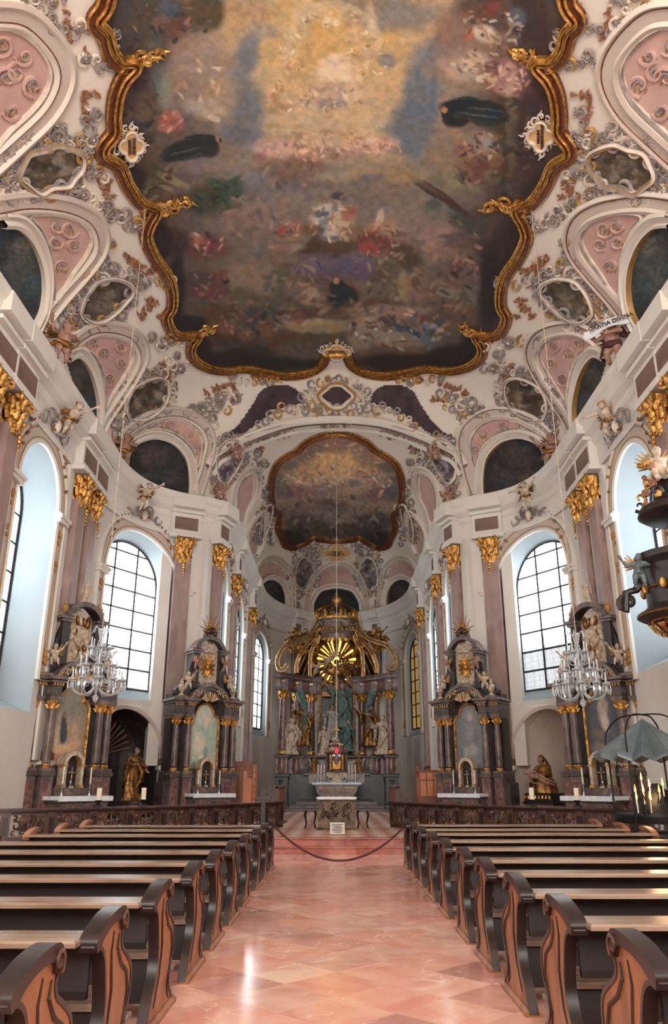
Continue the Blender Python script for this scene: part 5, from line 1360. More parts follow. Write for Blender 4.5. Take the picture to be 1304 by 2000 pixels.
def putto_root_tmp(kind):
    r = putto(kind)
    for c in list(r.children): bpy.data.objects.remove(c)
    return r
# a robed standing saint, 1.7 m
def saint_parts(seed, lean=.06, arm=0):
    rnd = random.Random(seed)
    armL = [((-.34, -.06, 1.16), (-.42, -.28, 1.26)), ((-.32, -.1, 1.12), (-.12, -.3, 1.16)), ((-.4, 0, 1.3), (-.56, -.1, 1.56))][arm]
    armR = [((.34, -.08, 1.14), (.2, -.32, 1.22)), ((.36, 0, 1.12), (.4, -.2, .96)), ((.34, -.08, 1.14), (.16, -.3, 1.24))][arm]
    J = dict(pelvis=(lean, 0, .95), chest=(0, -.02, 1.28), neck=(0, -.03, 1.45), head=(.02, -.05, 1.6), shL=(-.19, 0, 1.38), shR=(.19, 0, 1.38), elL=armL[0], wrL=armL[1], elR=armR[0], wrR=armR[1])
    bm_ = fuse(body(J, 1, .12, 1, .2, 0), .016, 'flesh')
    rb = MB()
    prof = [(.34, 0), (.33, .05), (.28, .25), (.27, .5), (.25, .75), (.22, .95), (.19, 1.1), (.21, 1.28), (.19, 1.4), (.08, 1.47)]
    n = 40; vs = []
    for (r, z) in prof:
        for i in range(n):
            a = 2 * PI * i / n
            w_ = 1 + (.14 * math.sin(7 * a + z * 2.5 + seed) + .07 * math.sin(13 * a - z * 4)) * max(0, 1.15 - z * .8)
            lx = lean * math.sin(PI * min(z, 1.2) / 1.2)
            vs.append((lx + r * w_ * math.cos(a), r * .8 * w_ * math.sin(a), z))
    rb.add(vs, [(k * n + i, k * n + (i + 1) % n, (k + 1) * n + (i + 1) % n, (k + 1) * n + i) for k in range(len(prof) - 1) for i in range(n)], 'figure')
    for q, (e, w_) in (('L', armL), ('R', armR)):
        sx = -.19 if q == 'L' else .19
        rb.tube([(sx, 0, 1.38), e, (Vector(e) * .3 + Vector(w_) * .7)], [.09, .09, .12], 'figure', 9)
        e = Vector(e)
        rb.tube([e, e + Vector((0, .02, -.3)), e + Vector((sx * .3, .03, -.55))], [.1, .07, .02], 'figure', 7)
    rb.tube([(-.2, -.12, 1.36), (.05, -.22, 1.15), (.24, -.16, .9), (.1, -.3, .6), (-.1, -.32, .3)], [.05, .07, .09, .07, .03], 'figure', 7)
    hm = MB()
    for k in range(30):
        a = rnd.random() * 6.28; p = rnd.uniform(-.4, 1.2)
        v = Vector((math.sin(a) * math.cos(p), math.cos(a) * math.cos(p) * .9 + .25, math.sin(p)))
        if v.y < -.4 and v.z < .75: continue
        hm.ball(Vector(J['head']) + v * .115, .04, 'figure', 5, 4)
    ro = rb.build('robe', None, 60); ho = hm.build('hair', None, 60)
    rm, hmn = ro.data, ho.data
    bpy.data.objects.remove(ro); bpy.data.objects.remove(ho)
    return bm_, rm, hmn
SAINT = {}
def saint(parent, name, variant, mats, s=1.0, loc=(0, 0, 0), rz=0, label=None, cat=None):
    if variant not in SAINT: SAINT[variant] = saint_parts(variant, (.07, -.06, .04)[variant], variant)
    b, r, h = SAINT[variant]
    if parent is None:
        root = empty(name, loc, rz, label, cat); root.scale = (s, s, s)
        put(b, 'body', root, mats[0]); put(r, 'robe', root, mats[1]); put(h, 'hair', root, mats[2])
        return root
    o = put(b, name, parent, mats[0]); o.location = loc; o.rotation_euler = (0, 0, rz); o.scale = (s, s, s)
    put(r, 'robe', o, mats[1]); put(h, 'hair', o, mats[2])
    return o

# ---------------------------------------------------------------- pews
def make_pew(x0, x1, aisle):
    """aisle: +1 when the aisle lies at x1, -1 when at x0; y=0 at the volute, people face +y"""
    root = empty('pew')
    BO = [(-.36, 0), (.36, 0), (.4, .07), (.33, .12), (.27, .19), (.33, .3), (.39, .42), (.36, .54), (.24, .62), (.12, .68), (.08, .74), (.1, .79), (.09, .85), (.04, .885), (-.05, .9), (-.2, .885), (-.34, .855), (-.46, .81), (-.47, .775), (-.36, .76), (-.27, .7), (-.21, .58), (-.17, .44), (-.2, .32), (-.3, .2), (-.37, .1)]
    BO = [tuple(v)[:2] for v in catmull([(a, b, 0) for a, b in BO], 3, True)]
    th = .03
    def end(x, outward):
        mb = MB(); mb.prism([(a, b) for a, b in BO], x - th, x + th, 'wood', 'x')
        e = mb.build('bench_end', root, 40)
        # dark edge band: a slightly larger skin round the board
        rim = MB(); n = len(BO)
        cx, cz = 0, .45
        G = []
        for i, (a, b) in enumerate(BO):
            p, q = BO[i - 1], BO[(i + 1) % n]
            tx, tz = q[0] - p[0], q[1] - p[1]; l = math.hypot(tx, tz) + 1e-9
            G.append((a + tz / l * .012, max(b - tx / l * .012, 0)))
        vs = []
        for X, off in ((x - th - .006, -.014), (x - th - .006, .012), (x + th + .006, .012), (x + th + .006, -.014)):
            for i, (a, b) in enumerate(BO):
                g = G[i]; k = off / .012
                vs.append((X, a + (g[0] - a) * k, max(b + (g[1] - b) * k, 0)))
        rim.add(vs, [(k * n + i, k * n + (i + 1) % n, (k + 1) * n + (i + 1) % n, (k + 1) * n + i) for k in range(3) for i in range(n)], 'wood_dark')
        rim.build('edge_band', e, 40)
        cap = MB(); C = [(.11, .83), (.09, .89), (0, .92), (-.2, .908), (-.35, .875), (-.48, .828), (-.485, .775), (-.455, .755), (-.34, .81), (-.2, .845), (-.06, .85), (.01, .83), (.03, .79), (.08, .785)]
        C = [tuple(v)[:2] for v in catmull([(a, b, 0) for a, b in C], 3, True)]
        cap.prism(C, x - th - .02, x + th + .02, 'wood_dark' if outward == aisle else 'wood', 'x')  # wall-side cap in lighter wood: window light put into its colour
        cap.build('cap', e, 40)
        vl = MB()
        for sd in (-1, 1):
            X = x + sd * (th + .02)
            sp = spiral(0, 0, .058, -1.2, 1.35, 20, .12)
            vl.tube([(X + sd * .006, .04 + a, .84 + b) for a, b in sp], [.013 - .0003 * i for i in range(21)], 'wood_carved', 6)
            X = x + sd * (th + .004)
            vl.tube([(X, a, b) for a, b in [(.02, .77), (0, .7), (.1, .6), (.25, .53), (.31, .42), (.27, .3), (.2, .2), (.22, .12), (.3, .07)]], [.004, .01, .012, .012, .012, .012, .01, .008, .004], 'wood_dark', 5)
            vl.tube([(X, a, b) for a, b in [(-.1, .8), (-.13, .7), (-.07, .5), (-.1, .3), (-.22, .12)]], [.004, .008, .01, .008, .004], 'wood_dark', 5)
        vl.build('carved_moulding', e, 50)
        ft = MB(); ft.box(x - .06, x + .06, -.42, .5, 0, .05, 'wood', .02); ft.build('foot', e)
    end(x0, -1); end(x1, 1)
    a, b = x0 + .04, x1 - .04
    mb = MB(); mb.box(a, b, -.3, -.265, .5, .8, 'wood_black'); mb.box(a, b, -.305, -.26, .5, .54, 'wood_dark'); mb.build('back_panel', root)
    mb = MB(); mb.box(a, b, -.58, -.25, .795, .828, 'wood_top', .012); mb.build('book_ledge', root)
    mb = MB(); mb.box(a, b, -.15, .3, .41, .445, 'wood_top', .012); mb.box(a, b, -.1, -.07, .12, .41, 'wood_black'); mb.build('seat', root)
    mb = MB(); mb.box(a, b, -.74, -.54, .15, .185, 'wood_top', .01)
    for k in range(3): mb.box(a + .3 + (b - a - .7) * k / 2, a + .36 + (b - a - .7) * k / 2, -.7, -.4, 0, .15, 'wood_dark')
    mb.build('kneeler', root)
    return root
ORD = ['nearest', 'second nearest', 'third nearest', 'fourth nearest', 'fifth nearest', 'sixth', 'fifth from the altar', 'fourth from the altar', 'third from the altar', 'second from the altar', 'frontmost, beside the chancel step']
LY_ = [3.93, 5.07, 6.42, 7.86, 9.19, 10.6, 12.05, 13.75, 15.2, 16.6]
RY_ = [2.9, 4.3, 5.57, 6.88, 8.25, 9.54, 11.1, 12.5, 14.1, 15.4, 16.9]
pL = make_pew(-4.95, -1.31, 1); pR = make_pew(1.43, 5.22, -1)
for i, y in enumerate(LY_):
    o = pL if i == 0 else dup(pL)
    o.location = (0, y, 0)
    nth = ['closest to the viewer', 'second back from the viewer', 'third back from the viewer', 'fourth back from the viewer', 'fifth back from the viewer', 'fifth from the chancel rail', 'fourth from the chancel rail', 'third from the chancel rail', 'second from the chancel rail', 'frontmost before the chancel rail'][i]
    tag(o, 'oak pew left of the aisle, ' + nth, 'pew', 'oak pews left of the aisle')
for i, y in enumerate(RY_):
    o = pR if i == 0 else dup(pR)
    o.location = (0, y, 0)
    nth = ['mostly below the picture edge at the viewer', 'with its scroll largest and nearest in view', 'second scroll back from the viewer', 'third scroll back from the viewer', 'fourth scroll back from the viewer', 'fifth scroll back from the viewer', 'fifth from the chancel rail', 'fourth from the chancel rail', 'third from the chancel rail', 'second from the chancel rail', 'frontmost before the chancel rail'][i]
    tag(o, 'oak pew right of the aisle, ' + nth, 'pew', 'oak pews right of the aisle')

# ---------------------------------------------------------------- carved communion rail
def rail(sg, label):
    root = empty('communion_rail', (sg * 4.5, 20, .34), 0, label, 'altar rail')
    off = Vector((sg * 4.5, 20, .34))
    pts = [tuple(v)[:2] for v in catmull([(1.72, 25.4, 0), (2.1, 24.6, 0), (2.9, 22.6, 0), (3.9, 20.9, 0), (5.2, 19.4, 0), (6.6, 18.3, 0), (8.2, 17.7, 0)], 10)]
    L = [0]
    for a, b in zip(pts[:-1], pts[1:]): L.append(L[-1] + math.hypot(b[0] - a[0], b[1] - a[1]))
    def at(s): return np.interp(s, L, [p[0] for p in pts]), np.interp(s, L, [p[1] for p in pts])
    def P(s, t, z):
        x, y = at(s); x2, y2 = at(min(s + .05, L[-1])); x1, y1 = at(max(s - .05, 0))
        dx, dy = x2 - x1, y2 - y1; l = math.hypot(dx, dy)
        return Vector((sg * (x + dy / l * t), y - dx / l * t, .34 + z)) - off
    def bar(mb, s0, s1, t0, t1, z0, z1, mat):
        n = max(1, int((s1 - s0) / .25))
        rows = [[P(s0 + (s1 - s0) * i / n, t, z) for i in range(n + 1)] for t, z in ((t0, z0), (t0, z1), (t1, z1), (t1, z0), (t0, z0))]
        for a, b in zip(rows[:-1], rows[1:]): mb.strip(a, b, mat)
        mb.add([r[0] for r in rows[:4]] + [r[-1] for r in rows[:4]], [(0, 1, 2, 3), (7, 6, 5, 4)], mat)
    mb = MB(); bar(mb, 0, L[-1], -.13, .16, .7, .74, 'wood_carved'); bar(mb, 0, L[-1], -.1, .12, .66, .7, 'wood_dark'); mb.build('top_rail', root)
    mb = MB(); bar(mb, 0, L[-1], -.09, .09, 0, .1, 'wood_dark'); mb.build('base_rail', root)
    NP = 11
    for k in range(NP + 1):
        s = (L[-1] - .2) * k / NP
        mb = MB(); bar(mb, s, s + .2, -.1, .1, .08, .67, 'wood_carved'); bar(mb, s + .05, s + .15, .1, .13, .2, .56, 'wood_dark'); mb.build('post', root)
        if k < NP:
            s1 = (L[-1] - .2) * (k + 1) / NP
            mb = MB(); rnd = random.Random(k)
            bar(mb, s + .2, s1, -.03, .03, .1, .16, 'wood_carved'); bar(mb, s + .2, s1, -.03, .03, .6, .66, 'wood_carved')
            a, b = s + .24, s1 - .04; c = (a + b) / 2
            for sd in (-1, 1):
                for (fx, z, R, a0, tn) in ((.3, .28, .1, 0, .9), (.3, .48, .1, 2, -.9), (.75, .38, .11, 1, 1.0), (.15, .38, .06, 3, .8), (.85, .22, .06, 2, -.8), (.85, .54, .06, 1, .8)):
                    sp = spiral(0, 0, R, a0 if sd > 0 else PI - a0, tn * sd, 10)
                    mb.tube([P(c + sd * fx * (b - a) / 2 + u, .01, z + v) for u, v in sp], [.024] * 8 + [.02, .016, .012], 'wood_carved', 5)
            mb.tube([P(c, .01, .13), P(c, .04, .3), P(c, .03, .38), P(c, .04, .46), P(c, .01, .62)], [.02, .03, .06, .03, .02], 'wood_carved', 6)
            mb.build('openwork_panel', root)
    return root
rail(-1, 'carved dark wooden communion rail with openwork scroll panels left of the altar step')
rail(1, 'carved dark wooden communion rail with openwork scroll panels right of the altar step')

# ---------------------------------------------------------------- free-standing altar, stools, notice, rope
r = empty('free_standing_altar', (0, 23.9, .34), 0, 'dark bronze block altar standing on the tiled chancel floor in the centre aisle', 'altar')
mb = MB(); mb.box(-.53, .53, -.4, .4, 0, .8, 'bronze', .02); mb.box(-.56, .56, -.43, .43, 0, .06, 'bronze', .02)
mb.build('body', r)
mb = MB(); rnd = random.Random(4)
for k in range(26):
    x, z = rnd.uniform(-.42, .42), rnd.uniform(.32, .7)
    sp = spiral(x, z, rnd.uniform(.04, .09), rnd.random() * 6, .9, 9)
    mb.tube([(a, -.405, b) for a, b in sp], .012, 'bronze', 4)
mb.build('relief', r)
mb = MB(); mb.box(-.58, .58, -.45, .45, .8, .86, 'bronze', .02); mb.build('top_slab', r)
mb = MB(); mb.box(-.585, .585, -.455, .455, 1.2, 1.225, 'cloth', .01); mb.add([(-.55, -.46, 1.2), (.55, -.46, 1.2), (.55, -.46, 1.17), (-.55, -.46, 1.17)], [(0, 1, 2, 3)], 'cloth')
o = mb.build('altar_cloth', None, None, (0, 23.9, 0)); tag(o, 'white cloth lying on the dark bronze altar in the centre', 'altar cloth')
def stool(x, label):
    r = empty('stool', (x, 24.6, .34), 0, label, 'stool')
    mb = MB(); mb.box(-.17, .17, -.2, .2, .5, .56, 'wood_carved', .02); mb.build('seat', r)
    for sx in (-.13, .13):
        for sy in (-.15, .15):
            mb = MB(); mb.tube([(sx, sy, .5), (sx * 1.25, sy, .38), (sx * .9, sy, .15), (sx * 1.2, sy, 0)], [.035, .03, .018, .025], 'wood_dark', 6); mb.build('leg', r)
stool(-.78, 'small carved wooden stool at the left side of the bronze altar'); stool(.78, 'small carved wooden stool at the right side of the bronze altar')
r = empty('notice_sign', (0.02, 21.4, .34), 0, 'small white printed notice standing on the chancel step before the bronze altar', 'sign')
mb = MB(); mb.add([(-.19, -.02, .03), (.19, -.02, .03), (.19, .1, .3), (-.19, .1, .3), (-.19, .0, .03), (.19, .0, .03), (.19, .12, .3), (-.19, .12, .3)], [(0, 1, 2, 3), (7, 6, 5, 4), (0, 4, 5, 1), (3, 2, 6, 7), (0, 3, 7, 4), (1, 5, 6, 2)], 'paper'); mb.build('board', r)
mb = MB()
for k in range(6): mb.box(-.14 if k % 3 else -.09, .14 if k % 2 else .1, -.025 + .02 * k * .8, -.018 + .02 * k * .8 , .07 + .036 * k, .082 + .036 * k, 'ink')
mb.build('printed_lines', r)
mb = MB(); mb.tube([(0, .08, .2), (0, .25, 0)], .01, 'iron'); mb.build('prop', r)
ro = MB()
pts = []
for i in range(31):
    t = i / 30; x = -1.32 + 2.76 * t
    pts.append((x, 17.3, .1 + .68 * (2 * t - 1) ** 2))
ro.tube(pts, .022, 'rope', 7)
for x in (-1.32, 1.44): ro.ball((x, 17.3, .78), .035, 'gold')
o = ro.build('barrier_rope'); tag(o, 'dark red rope hanging across the aisle between the two frontmost pews', 'rope')
for x, s in ((-1.33, 1), (-1.33, 2)): pass
# wooden cross-topped post beside the left rail
r = empty('processional_cross_stand', (-1.95, 21.9, .34), 0, 'plain brown wooden post with crossbar standing before the left communion rail', 'cross')
mb = MB(); mb.box(-.055, .055, -.04, .04, 0, 1.15, 'wood_dark', .01); mb.build('post', r)
mb = MB(); mb.box(-.19, .19, -.045, .045, .86, .96, 'wood_dark', .01); mb.build('crossbar', r)
# ---------------------------------------------------------------- shared furnishings
def column_parts(root, x, y, z0, z1, r, mat, cap_h=.22, seg=14):
    mb = MB(); H = z1 - z0
    mb.lathe(x, y, [(r, z0 + cap_h * .6), (r * 1.03, z0 + H * .3), (r * .88, z1 - cap_h)], mat, seg)
    c = mb.build('column', root)
    b = MB(); b.lathe(x, y, [(r * 1.25, z0), (r * 1.3, z0 + .03), (r * 1.1, z0 + .05), (r * 1.16, z0 + .07), (r * 1.02, z0 + cap_h * .45)], 'gold', seg); b.build('column_base', c)
    k = MB()
    k.lathe(x, y, [(r * .9, z1 - cap_h), (r, z1 - cap_h * .9), (r * .95, z1 - cap_h * .8), (r * 1.35, z1 - .03), (r * 1.5, z1)], 'gold', seg)
    for row in range(2):
        for q in range(7):
            a = 2 * PI * (q + .5 * row) / 7; cc, ss = math.cos(a), math.sin(a); zz = z1 - cap_h * (.85 - .4 * row)
            k.tube([(x + r * cc, y + r * ss, zz), (x + r * 1.2 * cc, y + r * 1.2 * ss, zz + cap_h * .3), (x + r * 1.65 * cc, y + r * 1.65 * ss, zz + cap_h * .4)], [r * .3, r * .3, r * .12], 'gold', 4)
    k.build('column_capital', c)
    return c
def arch_poly(hw, z0, z1, n=14, shoulder=True, rise=None):
    """outline with a raised round head on shoulders"""
    if shoulder:
        rr = hw * .62; zs = z1 - rr - .12
        p = [(-hw, z0), (hw, z0), (hw, zs - .05), (hw * .93, zs + .05), (hw * .78, zs + .1)]
        p += [(rr * math.cos(a), z1 - rr + rr * math.sin(a)) for a in [PI * (i) / n for i in range(n + 1)]]
        p += [(-hw * .78, zs + .1), (-hw * .93, zs + .05), (-hw, zs - .05)]
        return p
    zs = z1 - hw
    return [(-hw, z0), (hw, z0)] + [(hw * math.cos(PI * i / n), zs + hw * math.sin(PI * i / n)) for i in range(n + 1)]
def painted_panel(name, parent, poly, y, base, blobs, seed, step=.035, gain=1.2, th=.02):
    p = np.array(poly)
    xs = np.arange(p[:, 0].min(), p[:, 0].max() + step, step); zs = np.arange(p[:, 1].min(), p[:, 1].max() + step, step)
    GX, GZ = np.meshgrid(xs, zs)
    ins = in_poly(GX, GZ, poly)
    cells = np.argwhere((ins[:-1, :-1].astype(int) + ins[1:, :-1] + ins[:-1, 1:] + ins[1:, 1:]) >= 2)
    V = np.stack([GX.ravel(), np.full(GX.size, y), GZ.ravel()], 1)
    W = len(xs)
    F = [(i * W + j, i * W + j + 1, (i + 1) * W + j + 1, (i + 1) * W + j) for i, j in cells.tolist()]
    used = np.zeros(len(V), bool); used[np.array(F).ravel()] = True
    idx = np.cumsum(used) - 1
    F = [tuple(int(idx[q]) for q in f) for f in F]
    V = V[used]
    me = bpy.data.meshes.new(name); me.from_pydata(V.tolist(), [], F); me.materials.append(M['canvas'])
    set_paint(me, paint_pts(V[:, 0] * 100, V[:, 2] * 100, base, blobs, 5, .05, seed, .12), gain); me.update()
    o = bpy.data.objects.new(name, me); COL.objects.link(o); o.parent = parent
    return o
def poly_frame(mb, poly, y, w_, proud, mat, k=1, closed=True):
    """moulding of quads round a closed outline in the xz plane (w_ outwards)"""
    n = len(poly); A = []
    for i, (a, b) in enumerate(poly):
        p, q = poly[i - 1], poly[(i + 1) % n]
        tx, tz = q[0] - p[0], q[1] - p[1]; l = math.hypot(tx, tz) + 1e-9
        A.append((tz / l, -tx / l))
    ar = sum(poly[i][0] * poly[(i + 1) % n][1] - poly[(i + 1) % n][0] * poly[i][1] for i in range(n))
    s = 1 if ar > 0 else -1
    rows = [[(a + s * N[0] * o, y - h, b + s * N[1] * o) for (a, b), N in zip(poly, A)] for o, h in ((-.01, 0), (-.01, proud * .6), (w_ * .3, proud), (w_ * .7, proud * .8), (w_, proud), (w_, 0))]
    for r0, r1 in zip(rows[:-1], rows[1:]): mb.strip(r0, r1, mat, closed)
def urn(mb, x, y, z, s, mat='figure'):
    mb.lathe(x, y, [(.13 * s, z), (.13 * s, z + .04 * s), (.05 * s, z + .09 * s), (.12 * s, z + .16 * s), (.17 * s, z + .28 * s), (.14 * s, z + .36 * s), (.06 * s, z + .4 * s), (.09 * s, z + .44 * s), (.03 * s, z + .56 * s), (0, z + .6 * s)], mat, 12)
def scroll3(mb, x, y, z, R, a0, turns, r, mat, ax='x'):
    sp = spiral(0, 0, R, a0, turns, 14, .2)
    mb.tube([(x + a, y, z + b) for a, b in sp], [r * (1 - .04 * i) for i in range(15)], mat, 6)
# ---------------------------------------------------------------- side altars
def side_altar(loc, rz, label, kind, painting):
    root = empty('side_altar', loc, rz, label, 'altar')
    A, Bm = ('marble_brown', 'marble_grey')
    mb = MB(); mb.box(-1.75, 1.75, .3, 1.3, 0, 1.3, Bm, .03); mb.box(-1.0, 1.0, .15, 1.3, 0, 1.75, Bm, .03); mb.box(-1.6, 1.6, .35, 1.3, 1.3, 1.66, Bm, .03)
    mb.build('base', root)
    mb = MB(); mb.box(-1.55, 1.55, .45, 1.2, 1.66, 4.3, 'marble_dark'); mb.box(-.78, .78, .36, .45, 1.7, 3.6, A, .0); mb.build('back_wall', root)
    for x, y in ((-1.38, .18), (-.9, -.05), (.9, -.05), (1.38, .18)):
        p = MB()
        p.box(x - .24, x + .24, y - .24, y + .5, .0, .3, Bm, .03); p.box(x - .2, x + .2, y - .2, y + .5, .3, 1.45, A, .0); p.box(x - .14, x + .14, y - .215, y - .19, .45, 1.3, 'marble_purple')
        p.box(x - .25, x + .25, y - .25, y + .5, 1.45, 1.58, Bm, .03); p.box(x - .21, x + .21, y - .21, y + .5, 1.58, 1.66, A, .02)
        for q in range(4): p.box(x - .2 + .11 * q, x - .13 + .11 * q, y - .215, y - .2, .32, .4, 'gold')
        p.build('pedestal', root)
        column_parts(root, x, y, 1.66, 3.45, .14, A, .24)
    mb = MB()
    for sd in (-1, 1):
        for (x, y, w_) in ((1.38, .18, .2), (.9, -.05, .2)):
            x *= sd
            mb.box(x - w_, x + w_, y - .2, 1.2, 3.45, 3.58, A, .02); mb.box(x - w_ + .02, x + w_ - .02, y - .17, 1.2, 3.58, 3.9, Bm)
            for q in range(4): mb.box(x - w_ + .03 + .1 * q, x - w_ + .08 + .1 * q, y - .25, y - .17, 3.86, 3.94, 'goldp')
            mb.box(x - w_ - .08, x + w_ + .08, y - .3, 1.2, 3.94, 4.02, A, .03); mb.box(x - w_ - .16, x + w_ + .16, y - .4, 1.2, 4.02, 4.12, A, .05)
        mb.box(min(sd * .7, sd * 1.6), max(sd * .7, sd * 1.6), .05, 1.2, 3.5, 4.1, Bm)
    mb.build('entablature', root)
    ar = MB()       # arched cornice over the picture
    for i, (r0, h, m_) in enumerate(((.74, .3, A), (.86, .42, Bm), (.98, .5, A))):
        L = [(r0 * math.cos(PI * q / 18), 3.62 + r0 * .95 * math.sin(PI * q / 18)) for q in range(19)]
        L2 = [((r0 + .12) * math.cos(PI * q / 18), 3.62 + (r0 + .12) * .95 * math.sin(PI * q / 18)) for q in range(19)]
        ar.strip([(a, -h + .3, b) for a, b in L], [(a, -h + .3, b) for a, b in L2], m_)
        ar.strip([(a, .5, b) for a, b in L], [(a, -h + .3, b) for a, b in L], m_)
        ar.strip([(a, -h + .3, b) for a, b in L2], [(a, .5, b) for a, b in L2], m_)
    ar.build('arched_pediment', root)
    pp = arch_poly(.66, 1.5, 3.95 if kind == 'B' else 3.9)
    c = painted_panel('altar_painting', root, pp, .33, *painting)
    fr = MB(); poly_frame(fr, pp, .33, .06, .08, 'gold'); fr.build('gilt_frame', c)
    # shell and ornament in the arch
    orn = MB(); rnd = random.Random(5)
    for k in range(9):
        a = PI * (k + .5) / 9
        orn.tube([(0.1 * math.cos(a), -.12, 4.02 + .05 * math.sin(a)), (.38 * math.cos(a), -.16, 4.1 + .26 * math.sin(a))], [.02, .05], 'gold' if k % 2 else 'figure', 5)
    for sd in (-1, 1):
        for k in range(4): scroll3(orn, sd * (.35 + .17 * k), -.2, 4.38 - .09 * k, .1, rnd.random() * 6, sd * .9, .028, 'figure' if k % 2 else 'gold')
    orn.build('carved_ornament', root)
    up = MB()      # upper storey
    up.box(-.72, .72, .3, 1.1, 4.1, 4.6, Bm, .03)
    for sd in (-1, 1):
        up.box(min(sd * .5, sd * .78), max(sd * .5, sd * .78), .1, .9, 4.5, 5.95, 'marble_dark', .02)
        up.box(min(sd * .48, sd * .86), max(sd * .48, sd * .86), .02, .9, 5.75, 5.83, A, .02); up.box(min(sd * .46, sd * .94), max(sd * .46, sd * .94), -.06, .9, 5.83, 5.93, A, .03)
        vol = [(sd * x, z) for x, z in ((.78, 5.7), (.86, 5.35), (.98, 5.0), (1.2, 4.72), (1.42, 4.55), (1.52, 4.4), (1.46, 4.26), (1.34, 4.28), (1.32, 4.38), (1.15, 4.35), (1.0, 4.12), (.7, 4.12))]
        up.prism(vol, .2, .62, 'marble_dark')
        up.box(min(sd * 1.05, sd * 1.5), max(sd * 1.05, sd * 1.5), -.15, .5, 4.12, 4.2, A, .02)
    L = [(.78 * math.cos(PI * q / 16), 5.8 + .62 * math.sin(PI * q / 16)) for q in range(17)]
    L2 = [(.6 * math.cos(PI * q / 16), 5.8 + .48 * math.sin(PI * q / 16)) for q in range(17)]
    for y0 in (0.0,):
        up.strip([(a, y0, b) for a, b in L], [(a, y0, b) for a, b in L2], A)
        up.strip([(a, y0, b) for a, b in L], [(a, .8, b) for a, b in L], A); up.strip([(a, y0, b) for a, b in L2], [(a, .4, b) for a, b in L2], 'marble_dark')
    up.build('upper_storey', root)
    rp = arch_poly(.5, 4.55, 6.2, shoulder=False)
    rl = MB(); rl.prism(rp, .36, .44, 'figure'); rp_o = rl.build('relief_panel', root)
    rr = MB(); rnd = random.Random(12 if kind == 'B' else 21)
    if kind == 'B':
        for k in range(28):
            a = 2 * PI * k / 28; q = .36 if k % 2 else .26
            rr.tube([(.07 * math.cos(a), .3, 5.3 + .07 * math.sin(a)), (q * math.cos(a), .28, 5.3 + q * 1.25 * math.sin(a))], [.012, .03], 'gold', 4)
        rr.ball((0, .26, 5.3), (.1, .05, .1), 'gold')
        for k in range(16): rr.ball((rnd.uniform(-.42, .42), .28, rnd.choice((rnd.uniform(4.6, 4.85), rnd.uniform(5.85, 6.05)))), (rnd.uniform(.08, .16), .08, rnd.uniform(.06, .1)), 'figure', 8, 6)
    else:
        for k in range(24): rr.ball((rnd.uniform(-.36, .36), .3, rnd.uniform(4.7, 5.9)), (rnd.uniform(.06, .13), .09, rnd.uniform(.08, .2)), rnd.choice(['figure', 'figure', 'robegold']), 8, 6, (0, rnd.uniform(-.6, .6), 0))
    rr.build('sunburst' if kind == 'B' else 'carved_group', rp_o, 60)
    for sd in (-1, 1):
        uu = MB(); urn(uu, sd * 1.26, .12, 4.2, 1.05, 'figure'); uu.build('urn', root)
    for sd in (-1, 1):
        putto_mesh('seated', 'cherub', root, 'figure', .8, (sd * 1.0, .0, 4.5), (0, 0, sd * .5))
        if kind == 'B': putto_mesh('flying', 'cherub', root, 'flesh', .6, (sd * .72, -.1, 5.2), (0, 0, sd * .6))
    tp = MB()
    if kind == 'B':
        for k in range(15):
            a = PI * (.04 + .92 * k / 14); q = .62 if k % 2 else .45
            tp.tube([(0, .2, 6.55), (q * math.cos(a), .15, 6.55 + q * 1.15 * math.sin(a))], [.035, .012], 'robegold' if k % 2 else 'gold', 4)
        for k in range(8): tp.ball((rnd.uniform(-.25, .25), .2, rnd.uniform(6.4, 6.65)), .12, 'bronze', 8, 6)
        tp.build('ray_crest', root)
    else:
        tp.build('x', root) if False else None
        o = saint(root, 'crowning_statue', 0, ('figure', 'figure', 'figure'), .42, (0, .2, 6.4))
        for sd in (-1, 1):
            c2 = MB(); urn(c2, sd * .7, .2, 5.93, .8, 'goldp'); c2.build('finial', root)
    # tabernacle
    tb = MB(); tb.box(-.62, .62, -.25, .4, 0.95, 1.14, 'marble_brown', .02)
    for sd in (-1, 1):
        tb.box(min(sd * .26, sd * .36), max(sd * .26, sd * .36), -.28, .1, 1.14, 1.75, 'figure', .02); tb.box(min(sd * .24, sd * .4), max(sd * .24, sd * .4), -.3, .1, 1.14, 1.22, 'goldp', .02)
        tb.box(min(sd * .24, sd * .39), max(sd * .24, sd * .39), -.3, .1, 1.7, 1.77, 'goldp', .02)
    ro = [(.37 * math.cos(PI * q / 14), 1.75 + .36 * math.sin(PI * q / 14)) for q in range(15)]; ri = [(.26 * math.cos(PI * q / 14), 1.75 + .25 * math.sin(PI * q / 14)) for q in range(15)]
    tb.strip([(a, -.28, b) for a, b in ro], [(a, -.28, b) for a, b in ri], 'figure'); tb.strip([(a, -.28, b) for a, b in ro], [(a, .2, b) for a, b in ro], 'figure'); tb.strip([(a, -.28, b) for a, b in ri], [(a, .2, b) for a, b in ri], 'goldp')
    tb.prism([(-.26, 1.14), (.26, 1.14)] + ri, .0, .2, 'marble_dark')
    to = tb.build('tabernacle', root)
    mn = MB(); mn.box(-.85, .85, -1.0, .3, .0, .82, 'marble_brown', .02); mn.box(-.95, .95, -1.1, .35, .78, .9, 'marble_grey', .03)
    mn.box(-.7, -.3, -1.02, -1.0, .2, .7, 'marble_purple'); mn.box(.3, .7, -1.02, -1.0, .2, .7, 'marble_purple'); mn.lathe(0, -1.0, [(.2, .25), (.24, .45), (.2, .68)], 'marble_grey', 12, sy=.25)
    mn.build('altar_table', root)
    return root
